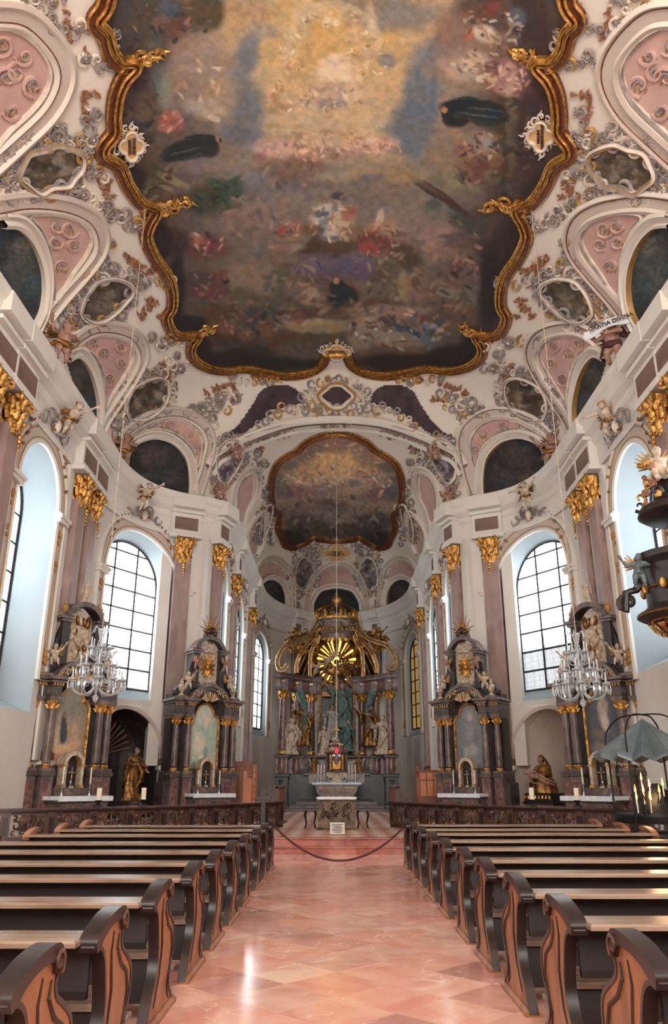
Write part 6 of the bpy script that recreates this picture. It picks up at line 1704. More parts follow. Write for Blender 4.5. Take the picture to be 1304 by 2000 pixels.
def candlestick(loc, h, label, cat='candlestick', candle=.32, mat='silver', group=None):
    r = empty('candlestick', loc, 0, label, cat, group)
    mb = MB(); mb.lathe(0, 0, [(.075 * h / .5, 0), (.07 * h / .5, .03), (.02, .08), (.03, .5 * h), (.018, .55 * h), (.018, h - .04), (.05, h), (.05, h + .015)], mat, 10); mb.build('stem', r)
    mb = MB(); mb.lathe(0, 0, [(.024, h + .01), (.022, h + candle)], 'wax', 8); c = mb.build('candle', r)
    mb = MB(); mb.tube([(0, 0, h + candle), (0, 0, h + candle + .02)], .003, 'iron', 4); mb.build('wick', c)
    return r
def crucifix(loc, rz, h, label, mat='silver'):
    r = empty('crucifix', loc, rz, label, 'crucifix')
    mb = MB(); mb.lathe(0, 0, [(.1, 0), (.09, .04), (.03, .1), (.04, .16), (.02, .2)], mat, 10); mb.build('foot', r)
    mb = MB(); mb.box(-.014, .014, -.012, .012, .18, h, mat); mb.box(-h * .2, h * .2, -.012, .012, h * .72, h * .72 + .03, mat); mb.build('cross', r)
    J = dict(pelvis=(0, 0, .9), chest=(0, -.02, 1.25), neck=(0, 0, 1.42), head=(.05, -.05, 1.55), shL=(-.17, 0, 1.4), shR=(.17, 0, 1.4), elL=(-.42, 0, 1.5), wrL=(-.68, 0, 1.62), elR=(.42, 0, 1.5), wrR=(.68, 0, 1.62), hipL=(-.08, 0, .85), hipR=(.08, 0, .85), knL=(-.07, -.1, .48), knR=(.06, -.1, .48), ftL=(0, 0, .1), ftR=(.03, 0, .1))
    global CORP
    if CORP is None: CORP = fuse(body(J, 1, .11, .85, 0, 0, False), .03, 'figure')
    o = put(CORP, 'corpus', r, 'gold'); k = h * .28; o.scale = (k, k, k); o.location = (0, -.02, h * .72 - 1.5 * k + .02)
    return r
CORP = None
def altar_cloth(loc, rz, label, mirror=False):
    mb = MB(); mb.box(-.98, .98, -1.14, .0, 0.905, .935, 'cloth', .012)
    n = 56
    top = [(-.98 + 1.96 * i / n, -1.15, .925) for i in range(n + 1)]
    bot = [(-.98 + 1.96 * i / n, -1.16 + .012 * math.sin(i * 1.5), .80 + .018 * abs(math.sin(i * PI / 2))) for i in range(n + 1)]
    mb.strip(top, bot, 'cloth')
    for sd in (-1, 1):
        m_ = 24
        mb.strip([(sd * .985, -1.15 + 1.1 * i / m_, .925) for i in range(m_ + 1)], [(sd * (.99 + .01 * math.sin(i)), -1.15 + 1.1 * i / m_, .83 + .015 * (i % 2)) for i in range(m_ + 1)], 'cloth')
    o = mb.build('altar_cloth', None, 60, loc, (0, 0, rz)); tag(o, label, 'altar cloth')
    return o
def Rz(loc, rz, x, y, z):
    c, s = math.cos(rz), math.sin(rz); return (loc[0] + c * x - s * y, loc[1] + s * x + c * y, loc[2] + z)
PA = ((150, 128, 104), [(0, 350, 60, 40, 0, (128, 122, 102), .9, .5), (-18, 275, 12, 42, 5, (46, 54, 58), 1, .25), (-18, 312, 7, 9, 0, (120, 90, 72), .9, .3), (25, 270, 14, 22, 0, (180, 140, 116), .8, .4), (30, 235, 22, 14, 0, (196, 148, 118), .8, .4), (-10, 215, 40, 16, 0, (198, 156, 112), .85, .4), (0, 185, 50, 22, 0, (176, 118, 90), .85, .4), (-40, 250, 10, 30, 0, (188, 160, 132), .7, .5), (0, 165, 60, 10, 0, (90, 68, 54), .8, .5), (20, 330, 30, 20, 0, (110, 110, 92), .6, .5)], 3)
PB = ((160, 168, 152), [(0, 360, 50, 40, 0, (176, 184, 168), .9, .5), (10, 330, 14, 26, 0, (206, 180, 148), .85, .4), (-12, 310, 16, 14, 0, (132, 168, 156), .9, .4), (-20, 260, 26, 34, 0, (206, 186, 160), .8, .5), (25, 290, 22, 30, 0, (150, 172, 162), .7, .5), (14, 225, 10, 22, 0, (120, 132, 132), .85, .4), (-6, 205, 9, 18, 0, (222, 204, 178), .8, .4), (0, 180, 30, 10, 0, (130, 110, 92), .8, .5), (40, 190, 14, 14, 0, (88, 84, 92), .7, .5), (-40, 180, 16, 14, 0, (110, 96, 84), .7, .5)], 7)
PC = ((108, 112, 116), [(0, 360, 24, 20, 0, (142, 132, 128), .8, .5), (-4, 350, 12, 10, 0, (170, 150, 140), .8, .4), (0, 300, 20, 26, 0, (126, 128, 132), .8, .5), (-15, 240, 20, 20, 0, (150, 144, 138), .8, .5), (20, 230, 16, 16, 0, (160, 148, 138), .8, .5), (0, 200, 34, 16, 0, (140, 132, 126), .8, .5), (0, 170, 50, 14, 0, (86, 84, 84), .8, .5), (-30, 280, 12, 30, 0, (92, 98, 104), .7, .5)], 4)
PD = ((74, 76, 80), [(0, 330, 18, 40, 8, (168, 148, 134), .9, .45), (-5, 290, 14, 26, 0, (190, 170, 156), .85, .4), (-10, 345, 12, 12, 0, (150, 124, 108), .8, .4), (20, 260, 24, 16, 0, (110, 92, 80), .8, .5), (30, 220, 26, 20, 0, (140, 110, 92), .8, .5), (-20, 200, 30, 20, 0, (60, 60, 66), .8, .5), (10, 175, 50, 14, 0, (66, 56, 54), .8, .5), (-40, 320, 14, 50, 0, (60, 66, 72), .8, .5)], 9)
ALT = [((-7.5, 22.75, .34), math.radians(50), 'A', PA, 'tall dark marble side altar with black-robed figure painting at far left, behind the chandelier'),
       ((-4.62, 28.4, .34), math.radians(34), 'B', PB, 'marble side altar with pale green painting and golden sunburst, left of the chancel'),
       ((4.62, 28.4, .34), math.radians(34), 'B', PC, 'marble side altar with grey painting and ray-topped crest, right of the chancel'),
       ((7.5, 22.75, .34), math.radians(50), 'A', PD, 'dark marble side altar behind the metal canopy at far right')]
WH = ['far left side altar', 'left side altar beside the chancel', 'right side altar beside the chancel', 'far right side altar']
for i, (loc, rz, kind, pt, lb) in enumerate(ALT):
    sg = -1 if i < 2 else 1
    base = (loc[0] if sg < 0 else -loc[0], loc[1], loc[2])
    KX = .86 if kind == 'A' else .8
    r = side_altar(base, rz, lb, kind, pt); r.scale = (KX, KX, 1)
    def pos(x, y, z):
        p = Rz(base, rz, x * KX, y * KX, z); return p if sg < 0 else (-p[0], p[1], p[2])
    if sg > 0:
        r.location = loc; r.rotation_euler = (0, 0, -rz); r.scale = (-KX, KX, 1)
    c = altar_cloth(base, rz, 'white lace-edged cloth on the ' + WH[i])
    c.scale = (KX, KX, 1)
    if sg > 0: c.location = loc; c.rotation_euler = (0, 0, -rz); c.scale = (-KX, KX, 1)
    crucifix(pos(0, -.15, 1.14), (rz if sg < 0 else -rz), .55, 'small silver crucifix in the arched tabernacle of the ' + WH[i])
    candlestick(pos(-.5, -.5, .935), .3, 'slim candlestick on the mensa of the %s, its nearer one' % WH[i], candle=.45)
    candlestick(pos(.5, -.5, .935), .3, 'slim candlestick on the mensa of the %s, its farther one' % WH[i], candle=.45)
# ---------------------------------------------------------------- niche statues
def niche_xy(sg, d):
    x, y = P_at(sc2 + .08); nx, ny = N_at(sc2 + .08, .6); return sg * (x + nx * d), y + ny * d
x, y = -7.02, 28.05
r = empty('statue_pedestal', (x, y, .34), .9, 'grey marble pedestal under the gilded saint in the dark left niche', 'pedestal')
mb = MB(); mb.box(-.36, .36, -.3, .3, 0, .12, 'marble_grey', .02); mb.box(-.3, .3, -.25, .25, .12, .6, 'marble_purple', .02); mb.box(-.36, .36, -.3, .3, .6, .72, 'marble_grey', .03); mb.build('block', r)
saint(None, 'saint_statue', 1, ('flesh', 'robegold', 'bronze'), 1.0, (x, y, 1.06), .75, 'gilded saint statue in a golden-brown robe inside the dark left niche', 'statue')
x, y = 7.15, 28.1
r = empty('statue_pedestal', (x, y, .34), -.85, 'dark stepped pedestal with gilt tongues under the seated group in the right niche', 'pedestal')
mb = MB(); mb.box(-.55, .55, -.4, .4, 0, .6, 'marble_purple', .02); mb.box(-.62, .62, -.45, .45, .6, .68, 'marble_dark', .03); mb.build('block', r)
mb = MB()
for k in range(8): mb.tube([(-.5 + .14 * k, -.44, .86), (-.5 + .14 * k, -.47, .76)], [.035, .045], 'gold', 5)
mb.box(-.55, .55, -.42, .42, .68, .95, 'marble_dark', .04); mb.build('gilt_tongues', r)
r = empty('pieta_group', (x, y, 1.29), -.85, 'gilded seated woman holding a figure across her lap in the right niche', 'statue')
J = dict(pelvis=(0, .05, .42), chest=(0, .05, .75), neck=(0, .02, .93), head=(-.04, -.03, 1.08), shL=(-.18, .05, .86), shR=(.18, .05, .86), elL=(-.32, -.08, .62), elR=(.32, -.1, .62), wrL=(-.3, -.32, .55), wrR=(.1, -.38, .6))
put(fuse(body(J, 1, .115, 1, .1, .2), .02, 'flesh'), 'seated_body', r)
rb = MB(); n = 40; vs = []
prof = [(.5, 0), (.48, .15), (.46, .32), (.38, .46), (.24, .54), (.2, .7), (.19, .85), (.09, .93)]
for rr_, z in prof:
    for i in range(n):
        a = 2 * PI * i / n; w_ = 1 + .12 * math.sin(8 * a + z * 4) * (1 - z)
        vs.append((rr_ * w_ * math.cos(a), rr_ * .8 * w_ * math.sin(a) - .05 * (z < .5), z))
rb.add(vs, [(k * n + i, k * n + (i + 1) % n, (k + 1) * n + (i + 1) % n, (k + 1) * n + i) for k in range(len(prof) - 1) for i in range(n)], 'robegold')
rb.tube([(-.2, .05, .86), (-.33, -.08, .62), (-.3, -.28, .56)], [.09, .1, .1], 'robegold', 8); rb.tube([(.2, .05, .86), (.33, -.1, .62), (.14, -.32, .6)], [.09, .1, .1], 'robegold', 8)
rb.build('robe', r, 60)
vl = MB(); vl.ball((-.04, .02, 1.1), (.13, .14, .16), 'robegold', 10, 8); vl.tube([(-.04, .1, 1.12), (0, .16, .9), (0, .2, .5)], [.1, .16, .2], 'robegold', 9); vl.build('veil', r, 60)
J = dict(pelvis=(.1, 0, .9), chest=(0, 0, 1.25), neck=(0, 0, 1.42), head=(0, -.03, 1.56), shL=(-.18, 0, 1.37), shR=(.18, 0, 1.37), elL=(-.28, -.08, 1.12), wrL=(-.2, -.16, .88), elR=(.26, -.06, 1.1), wrR=(.2, -.2, .9), hipL=(.02, 0, .86), hipR=(.18, 0, .86), knL=(.02, -.16, .5), knR=(.16, -.14, .5), ftL=(.02, .05, .12), ftR=(.14, .05, .12))
o = put(fuse(body(J, 1, .11, .85, 0, 0), .022, 'flesh'), 'reclining_figure', r, 'flesh'); o.scale = (.72, .72, .72); o.rotation_euler = (.25, -1.15, 0); o.location = (.72, -.34, .2)
# ---------------------------------------------------------------- candles standing on the rail
def rail_z(): return .34 + .74
for x, y, lb in ((-5.55, 19.14, 'stout white candle on dark holder on the left rail, nearer the wall'), (-4.7, 19.95, 'stout white candle on dark holder on the left rail, nearer the aisle'), (4.75, 19.93, 'stout white candle on dark holder on the right rail, nearer the aisle'), (5.6, 19.1, 'stout white candle on dark holder on the right rail, nearer the wall')):
    r = empty('rail_candle', (x, y, 1.08), 0, lb, 'candle')
    mb = MB(); mb.lathe(0, 0, [(.12, 0), (.11, .03), (.04, .07), (.05, .12), (.09, .15)], 'iron', 12); mb.build('holder', r)
    mb = MB(); mb.lathe(0, 0, [(.062, .14), (.06, .42)], 'wax', 12); mb.build('candle', r)
# ---------------------------------------------------------------- high altar
HA = Vector((0, 46, .34))
ha = empty('high_altar', HA, 0, 'towering high altar of purple marble columns, gilt scrolls and crowned canopy closing the apse', 'altar')
cols = [(-3.05, -.9), (-2.3, .2), (-1.5, .9), (1.5, .9), (2.3, .2), (3.05, -.9)]
for (x, y) in cols:
    mb = MB()
    mb.box(x - .42, x + .42, y - .42, y + .7, 0, .2, 'marble_green', .04); mb.box(x - .36, x + .36, y - .36, y + .7, .2, 1.6, 'marble_green', .03)
    mb.lathe(x, y, [(.34, .3), (.4, .6), (.36, 1.0), (.4, 1.45)], 'marble_green', 12)
    mb.box(x - .44, x + .44, y - .44, y + .7, 1.6, 1.78, 'marble_green', .04)
    mb.box(x - .32, x + .32, y - .32, y + .7, 1.78, 2.62, 'marble_purple', .03); mb.lathe(x, y - .05, [(.33, 1.8), (.38, 2.1), (.33, 2.3), (.36, 2.6)], 'marble_purple', 12)
    mb.box(x - .42, x + .42, y - .42, y + .7, 2.62, 2.78, 'marble_dark', .04)
    mb.build('pedestal', ha)
    column_parts(ha, x, y, 2.78, 6.3, .22, 'marble_purple', .48, 16)
cp = [(-3.5, -1.2), (-3.05, -.9), (-2.3, .2), (-1.5, .9), (-1.0, 1.05)]
for sd in (-1, 1):
    mb = MB()
    L = [(sd * a, b) for a, b in [tuple(v)[:2] for v in catmull([(a, b, 0) for a, b in cp], 6)]]
    for z0, z1, o, m_ in ((6.3, 6.45, .3, 'marble_grey'), (6.45, 6.9, .24, 'marble_purple'), (6.9, 7.0, .36, 'marble_grey'), (7.0, 7.15, .5, 'marble_purple'), (7.15, 7.26, .62, 'marble_grey')):
        f = [(a, b - o, z0) for a, b in L]; g = [(a, b - o, z1) for a, b in L]; h = [(a, b + .5, z1) for a, b in L]; q = [(a, b + .5, z0) for a, b in L]
        mb.strip(f, g, m_); mb.strip(g, h, m_); mb.strip(q, f, m_)
        mb.add([f[0], g[0], h[0], q[0]], [(0, 1, 2, 3)], m_); mb.add([f[-1], g[-1], h[-1], q[-1]], [(0, 1, 2, 3)], m_)
    for (x, y) in cp[1:4]: mb.box(sd * x - .28, sd * x + .28, y - .34, y + .4, 6.3, 6.92, 'marble_grey', .0); mb.box(sd * x - .09, sd * x + .09, y - .37, y - .33, 6.78, 6.86, 'gold')
    mb.build('entablature', ha)
mb = MB()       # base wall linking the pedestals, altar back
mb.box(-2.6, 2.6, .7, 1.6, 0, 1.7, 'marble_green'); mb.box(-2.6, 2.6, .8, 1.6, 1.7, 2.7, 'marble_purple'); mb.box(-3.3, 3.3, -.2, .9, 0, 1.6, 'marble_green')
for sd in (-1, 1):
    mb.box(min(sd * 1.5, sd * 2.9), max(sd * 1.5, sd * 2.9), 0, .9, 1.7, 2.65, 'marble_purple', .04)
    mb.lathe(sd * 2.0, .1, [(.45, 1.78), (.55, 2.0), (.5, 2.4), (.4, 2.6)], 'marble_brown', 14, sy=.5)
mb.box(-3.1, 3.1, -.2, 1.0, 2.65, 2.76, 'marble_dark', .03)
mb.build('base_wall', ha)
mb = MB()       # centre niche of the reredos
for sd in (-1, 1): mb.box(min(sd * .98, sd * 1.45), max(sd * .98, sd * 1.45), 1.0, 1.9, 2.7, 7.2, 'marble_brown')
mb.box(-1.0, 1.0, 1.7, 1.9, 2.7, 8.0, 'marble_dark')
for sd in (-1, 1):
    mb.box(min(sd * 1.6, sd * 1.5), max(sd * 1.5, sd * 2.9), 1.9, 2.1, 2.7, 6.4, 'wall')
mb.build('reredos', ha)
mb = MB()
sh = [(-.98, 2.8), (-.98, 6.5), (-.9, 6.75), (-.7, 6.95), (-.62, 7.3), (-.4, 7.62), (0, 7.78), (.4, 7.62), (.62, 7.3), (.7, 6.95), (.9, 6.75), (.98, 6.5), (.98, 2.8)]
sm = [tuple(v) for v in catmull([(a, 0, b) for a, b in sh], 4)]
for o, r_, m_ in ((0, .055, 'gold'), (.14, .03, 'gold')):
    mb.tube([(v[0] * (1 + o * .8), .95, 4.5 + (v[2] - 4.5) * (1 + o * .25)) for v in sm], r_, m_, 6)
mb.strip([(v[0], .97, v[2]) for v in sm], [(v[0] * 1.13, .97, 4.5 + (v[2] - 4.5) * 1.04) for v in sm], 'marble_brown')
mb.build('gilt_niche_frame', ha)
# glory: amber glass behind gilt rays
g = MB(); g.lathe(0, 0, [(0, 0), (1.25, 0), (1.25, .05), (0, .05)], 'glory', 32)
gl = g.build('amber_glass', ha, None); gl.rotation_euler = (PI / 2, 0, 0); gl.location = (0, 1.6, 8.35); gl.scale = (.95, 1.05, 1)
mb = MB(); rnd = random.Random(8)
for k in range(26):
    a = 2 * PI * k / 26 + rnd.uniform(-.04, .04)
    mb.tube([(.35 * math.cos(a), 1.45, 8.3 + .35 * math.sin(a)), (1.4 * math.cos(a), 1.5, 8.35 + 1.45 * math.sin(a))], [.03, .17 if k % 2 else .09], 'robegold' if k % 2 else 'gold', 4)
mb.build('gilt_rays', gl.parent)
mb = MB()
for k in range(56):
    a = rnd.random() * 6.28; q = rnd.uniform(.0, 1.0)
    mb.ball((q * math.cos(a) * 1.0, 1.3, 7.85 + q * math.sin(a) * .62 - .1), (rnd.uniform(.12, .24), .14, rnd.uniform(.1, .18)), rnd.choice(['marble_brown', 'robegold', 'marble_purple']), 8, 6)
mb.build('stucco_clouds', ha)
for k, (x, z, s) in enumerate([(-.55, 7.9, .9), (.5, 7.8, .9), (-.2, 8.3, .8), (.25, 8.2, .8), (-1.2, 7.5, 1.0), (1.2, 7.5, 1.0), (0, 7.5, .8)]):
    putto_mesh('flying', 'cherub', ha, 'robegold' if k % 2 else 'figure', s, (x, .95, z), (0, 0, (-1) ** k * .5))
def ribbon(name, pts, w_, t_, mat, edge='gold', parent=ha):
    """a broad S-shaped scroll: flat band with gilded edges"""
    sm = catmull(pts, 8); mb = MB()
    n = len(sm); rows = [[], [], [], []]
    for i, p in enumerate(sm):
        d = (sm[min(i + 1, n - 1)] - sm[max(i - 1, 0)]).normalized()
        nn = Vector((0, 1, 0)).cross(d).normalized()
        rows[0].append(p + Vector((0, -w_, 0)) + nn * t_); rows[1].append(p + Vector((0, w_, 0)) + nn * t_); rows[2].append(p + Vector((0, w_, 0)) - nn * t_); rows[3].append(p + Vector((0, -w_, 0)) - nn * t_)
    for k in range(4): mb.strip(rows[k], rows[(k + 1) % 4], mat)
    for k in (0, 3): mb.tube(rows[k], .05, edge, 5)
    o = mb.build(name, parent); return o
for sd in (-1, 1):
    ribbon('canopy_scroll', [(sd * 2.85, -.9, 7.75), (sd * 3.05, -.9, 7.5), (sd * 3.3, -.9, 7.5), (sd * 3.42, -.9, 7.8), (sd * 3.35, -.9, 8.3), (sd * 2.95, -.8, 8.9), (sd * 2.4, -.5, 9.15), (sd * 1.8, 0, 9.5), (sd * 1.35, .3, 10.1), (sd * 1.15, .4, 10.8)], .16, .1, 'marble_brown')
    ribbon('canopy_scroll', [(sd * 2.35, 0, 7.4), (sd * 2.35, 0, 7.9), (sd * 2.15, 0, 8.5), (sd * 1.85, .2, 9.0), (sd * 1.35, .4, 9.6), (sd * 1.0, .5, 10.6)], .14, .08, 'marble_purple')
    ribbon('canopy_scroll', [(sd * 1.6, .8, 7.3), (sd * 1.6, .8, 8.2), (sd * 1.5, .8, 8.9), (sd * 1.15, .8, 9.5), (sd * .85, .7, 10.6)], .14, .08, 'marble_brown')
    mb = MB(); rnd = random.Random(30 + sd)
    for k in range(90):
        t = rnd.random(); x = 1.3 + 1.75 * t; z = 9.1 + rnd.uniform(0, 1.1) * (1 - abs(t - .5)) - .15 * t
        if k % 2: mb.ball((sd * x, rnd.uniform(.2, .9), z), (rnd.uniform(.06, .14),) * 3, rnd.choice(['gold', 'robegold', 'robegold', 'marble_brown']), 6, 5)
        else: scroll3(mb, sd * x, rnd.uniform(-.1, .6), z, rnd.uniform(.1, .2), rnd.random() * 6, .9, .05, rnd.choice(['gold', 'gold', 'robegold']))
    for k in range(16): scroll3(mb, sd * rnd.uniform(1.0, 2.9), -.4, rnd.uniform(8.4, 9.1), rnd.uniform(.08, .15), rnd.random() * 6, .9, .04, 'gold')
    mb.build('gilt_foliage', ha, 60)
    putto_mesh('seated', 'cherub', ha, 'robegold', 1.1, (sd * 2.5, -.4, 9.3), (0, 0, sd * .4))
cn = MB(); cn.lathe(0, .5, [(2.5, 7.3), (2.3, 7.9), (2.0, 8.6), (1.55, 9.2), (1.2, 9.6), (1.05, 10.0)], 'marble_dark', 24, 0.0, PI, wob=.03, wn=14); cn.build('canopy_hanging', ha)
cn = MB()
for k in range(9):
    a = PI * (k + .5) / 9
    cn.tube([(r_ * math.cos(a), .5 + r_ * .96 * math.sin(a), z) for r_, z in ((2.4, 7.4), (2.2, 7.95), (1.9, 8.6), (1.45, 9.2), (1.1, 9.6))], .05, 'robegold', 5)
cn.build('gilt_ribs', ha)
cn = MB(); cn.lathe(0, .5, [(1.0, 9.75), (1.18, 9.9), (1.12, 10.1), (1.2, 10.35), (1.3, 10.5), (1.28, 10.62), (1.1, 10.66), (0, 10.7)], 'marble_brown', 28, sy=.7)
cn.lathe(0, .5, [(.95, 9.5), (1.0, 9.8)], 'marble_purple', 28, sy=.7); cn.build('canopy_ring', ha)
for k in range(14):
    cn = MB()
    a = PI + PI * (k + .5) / 14 * 1.0
    a0 = PI + PI * k / 14; a1 = PI + PI * (k + 1) / 14
    P_ = lambda a, z, r=1.26: (r * math.cos(a), .5 + r * .7 * math.sin(a), z)
    cn.tube([P_(a0, 10.15), P_((a0 + a1) / 2, 9.92), P_(a1, 10.15)], .035, 'gold', 5); cn.ball(P_(a0, 9.98), .06, 'gold', 6, 5)
    cn.ball(P_(a, 10.3, 1.26), .05, 'gold', 6, 5)
    cn.build('gilt_swag', ha)
cr = MB()
cr.lathe(0, .5, [(1.22, 10.66), (1.28, 10.76), (1.22, 10.86)], 'gold', 28, sy=.7)
for k in range(8):
    a = 2 * PI * k / 8 + .2; c, s = math.cos(a), math.sin(a)
    cr.tube([(1.2 * c, .5 + .84 * s, 10.8), (1.25 * c, .5 + .87 * s, 11.25), (.8 * c, .5 + .56 * s, 11.5), (.3 * c, .5 + .2 * s, 11.65)], [.09, .08, .06, .05], 'robegold', 6)
    cr.tube([(1.2 * c, .5 + .84 * s, 10.8), (1.25 * c, .5 + .87 * s, 11.1), (1.3 * c, .5 + .9 * s, 11.3)], [.12, .14, .02], 'gold', 6)
    for q in range(5): cr.ball((1.05 * math.cos(a + .3) + rnd.uniform(-.15, .15), .5 + .7 * math.sin(a + .3), rnd.uniform(10.9, 11.35)), .08, 'robegold' if q % 2 else 'gold', 6, 5)
cr.lathe(0, .5, [(.1, 11.5), (.16, 11.62), (.3, 11.8), (.32, 11.98), (.24, 12.14), (.1, 12.22), (.06, 12.3), (.1, 12.36), (0, 12.45)], 'gold', 16)
cr.build('crown', ha, 60)
# crucifixion group in the niche
mb = MB(); mb.box(-.1, .1, .85, .98, 2.8, 7.4, 'robegold'); mb.box(-.85, .6, .85, .98, 6.15, 6.4, 'robegold'); mb.build('great_cross', ha)
for lb, v, x, y, z, s, mats, rz in (('green_robed_figure', 2, .35, .3, 4.3, 1.5, ('flesh', 'robegreen', 'sprig'), -.3), ('carved_saint', 0, -.3, .2, 3.6, 1.15, ('flesh', 'stucco', 'bronze'), .3), ('carved_saint', 1, .62, .1, 3.0, 1.0, ('flesh', 'robegreen', 'figure'), -.4), ('carved_saint', 0, -.75, .0, 2.75, .95, ('figure', 'figure', 'figure'), .6),
                              ('carved_saint', 1, -2.55, -.75, 2.78, 1.15, ('figure', 'figure', 'figure'), .4), ('carved_saint', 0, 2.62, -.75, 2.78, 1.25, ('figure', 'figure', 'figure'), -.4),
                              ('draped_angel', 2, -1.9, .1, 3.3, 1.35, ('figure', 'robegold', 'figure'), .5), ('draped_angel', 2, 1.9, .1, 3.3, 1.35, ('figure', 'robegold', 'figure'), -.5)):
    saint(ha, lb, v, mats, s, (x, y, z), rz)
for sd in (-1, 1):
    mb = MB(); mb.tube([(sd * 2.15, -.05, 6.3), (sd * 2.0, -.1, 5.9), (sd * 1.75, -.1, 5.3), (sd * 1.85, -.1, 4.8), (sd * 1.95, .0, 3.4)], [.3, .26, .12, .16, .1], 'robegreen', 9); mb.build('green_drapery', ha)
mb = MB()
for k in range(8):
    mb.box(-.28, -.24, .02, .06, 2.8, 4.6, 'wood_pale') if k == 0 else mb.box(-.28, .06, .02, .05, 2.8 + .22 * k, 2.83 + .22 * k, 'wood_pale')
mb.box(.02, .06, .02, .06, 2.8, 4.6, 'wood_pale'); mb.build('carved_ladder', ha)
mb = MB(); mb.lathe(0, .6, [(.25, 7.3), (.5, 7.45), (.6, 7.7), (.45, 7.85)], 'gold', 14, sy=.5)
for k in range(14): scroll3(mb, rnd.uniform(-.8, .8), .3, 7.4 + rnd.uniform(-.1, .5), .15, rnd.random() * 6, .9, .05, 'gold' if k % 3 else 'robegold')
mb.build('gilt_keystone', ha, 60)
# altar steps, mensa, tabernacle
for k in range(3):
    mb = MB(); mb.box(-2.5 + .28 * k, 2.5 - .28 * k, 38.2 + .35 * k, 44.6, .34 + .15 * k, .49 + .15 * k, 'marble_grey', .03)
    tag(mb.build('trim_%d' % (k + 1)), 'low marble step before the high altar', None, None, 'structure')
tt = empty('tabernacle_altar', (0, 40.9, .79), 0, 'sarcophagus-shaped altar with gilt tabernacle and adoring angels before the high altar', 'altar')
mb = MB(); pr = [(-1.12, .78), (-1.14, .72), (-1.05, .66), (-1.0, .45), (-.85, .22), (-.8, .1), (-.95, .05), (-.95, 0)]
pf = pr[::-1] + [(-a, b) for a, b in pr]
mb.prism([(-a, b) for a, b in pf], -.5, .6, 'marble_brown'); mb.box(-1.2, 1.2, -.56, .6, .74, .8, 'marble_grey', .02)
mb.build('sarcophagus_table', tt)
mb = MB()
for k in range(12): scroll3(mb, (k - 5.5) * .15, -.53, .42, .07, k, .9, .02, 'gold')
mb.box(-.85, .85, -.53, -.5, .6, .63, 'gold'); mb.box(-.75, .75, -.53, -.5, .18, .21, 'gold'); mb.build('gilt_relief', tt)
mb = MB(); mb.box(-1.3, 1.3, .2, .7, .8, 1.0, 'marble_brown', .02); mb.box(-1.2, 1.2, .3, .7, 1.0, 1.3, 'marble_purple', .02); mb.box(-.5, .5, .1, .7, .8, 1.35, 'figure', .02)
for sd in (-1, 1): mb.box(min(sd * 1.0, sd * 1.4), max(sd * 1.0, sd * 1.4), .1, .7, .8, 1.3, 'marble_brown', .04)
mb.build('gradine', tt)
tb = MB(); tb.lathe(0, .45, [(.52, 1.35), (.56, 1.42), (.46, 1.46), (.46, 2.2), (.6, 2.26), (.64, 2.34), (.4, 2.44), (.3, 2.6), (.34, 2.66), (.2, 2.75), (.16, 2.95), (.06, 3.05)], 'marble_purple', 20)
tb.build('tabernacle_drum', tt)
tb = MB(); tb.prism(arch_poly(.2, 1.5, 2.15, shoulder=False), -.06, 0, 'gold')
for sd in (-1, 1): tb.tube([(sd * .3, .0, 1.45), (sd * .3, .0, 2.2)], .06, 'gold', 8); tb.tube([(sd * .48, .2, 1.45), (sd * .48, .2, 2.2)], .06, 'marble_brown', 8)
tb.build('tabernacle_door', tt)
tb = MB(); rnd = random.Random(3)
for k in range(34):
    a = rnd.random() * 6.28; z = rnd.choice((2.4, 2.68, 2.9)); q = .46 - (z - 2.35) * .5
    tb.ball((q * math.cos(a), .45 + q * math.sin(a), z + rnd.uniform(-.06, .1)), rnd.uniform(.05, .09), rnd.choice(['figure', 'gold', 'figure']), 6, 5)
tb.build('cherub_heads_and_scrolls', tt)
tb = MB(); tb.box(-.04, .04, .4, .47, 3.0, 3.75, 'gold'); tb.box(-.16, .16, .4, .47, 3.4, 3.48, 'gold'); tb.build('tabernacle_cross', tt)
for sd in (-1, 1):
    saint(tt, 'adoring_angel', 1, ('robegold', 'robegold', 'gold'), .5, (sd * 1.12, .4, 1.3), -sd * .8)
mb = MB(); mb.box(-1.22, 1.22, -.6, .2, .0, .03, 'cloth', .01); n = 60
mb.strip([(-1.22 + 2.44 * i / n, -.605, .02) for i in range(n + 1)], [(-1.22 + 2.44 * i / n, -.61, -.05 - .012 * (i % 2)) for i in range(n + 1)], 'cloth')
tag(mb.build('altar_cloth', None, None, (0, 40.9, 1.6)), 'white cloth on the sarcophagus altar with the gilt tabernacle', 'altar cloth')
k = 0
for x, nm in ((-.95, 'leftmost'), (-.78, 'second from the left'), (-.62, 'third from the left'), (.62, 'third from the right'), (.78, 'second from the right'), (.95, 'rightmost')):
    candlestick((x, 41.0, 1.635), .45, 'slim silver altar candlestick before the tabernacle, ' + nm, candle=.4)
fl = [(-.35, 'red and white flowers in a bowl left of the tabernacle door'), (.38, 'red and white flowers in a bowl right of the tabernacle door')]
for x, lb in fl:
    r = empty('flower_arrangement', (x, 40.75, 1.635), 0, lb, 'flowers')
    mb = MB(); mb.lathe(0, 0, [(.05, 0), (.1, .06), (.11, .12)], 'silver', 10); mb.build('bowl', r)
    mb = MB()
    for q in range(22):
        a = rnd.random() * 6.28; mb.ball((rnd.uniform(0, .14) * math.cos(a), rnd.uniform(0, .12) * math.sin(a), rnd.uniform(.12, .27)), rnd.uniform(.025, .04), rnd.choice(['rope', 'cloth', 'robegreen', 'pink']), 6, 4)
    mb.build('blossoms', r)
M['ruby'] = emit_mat('ruby_lamp_glass', (0.75, 0.03, 0.04), 1.0)
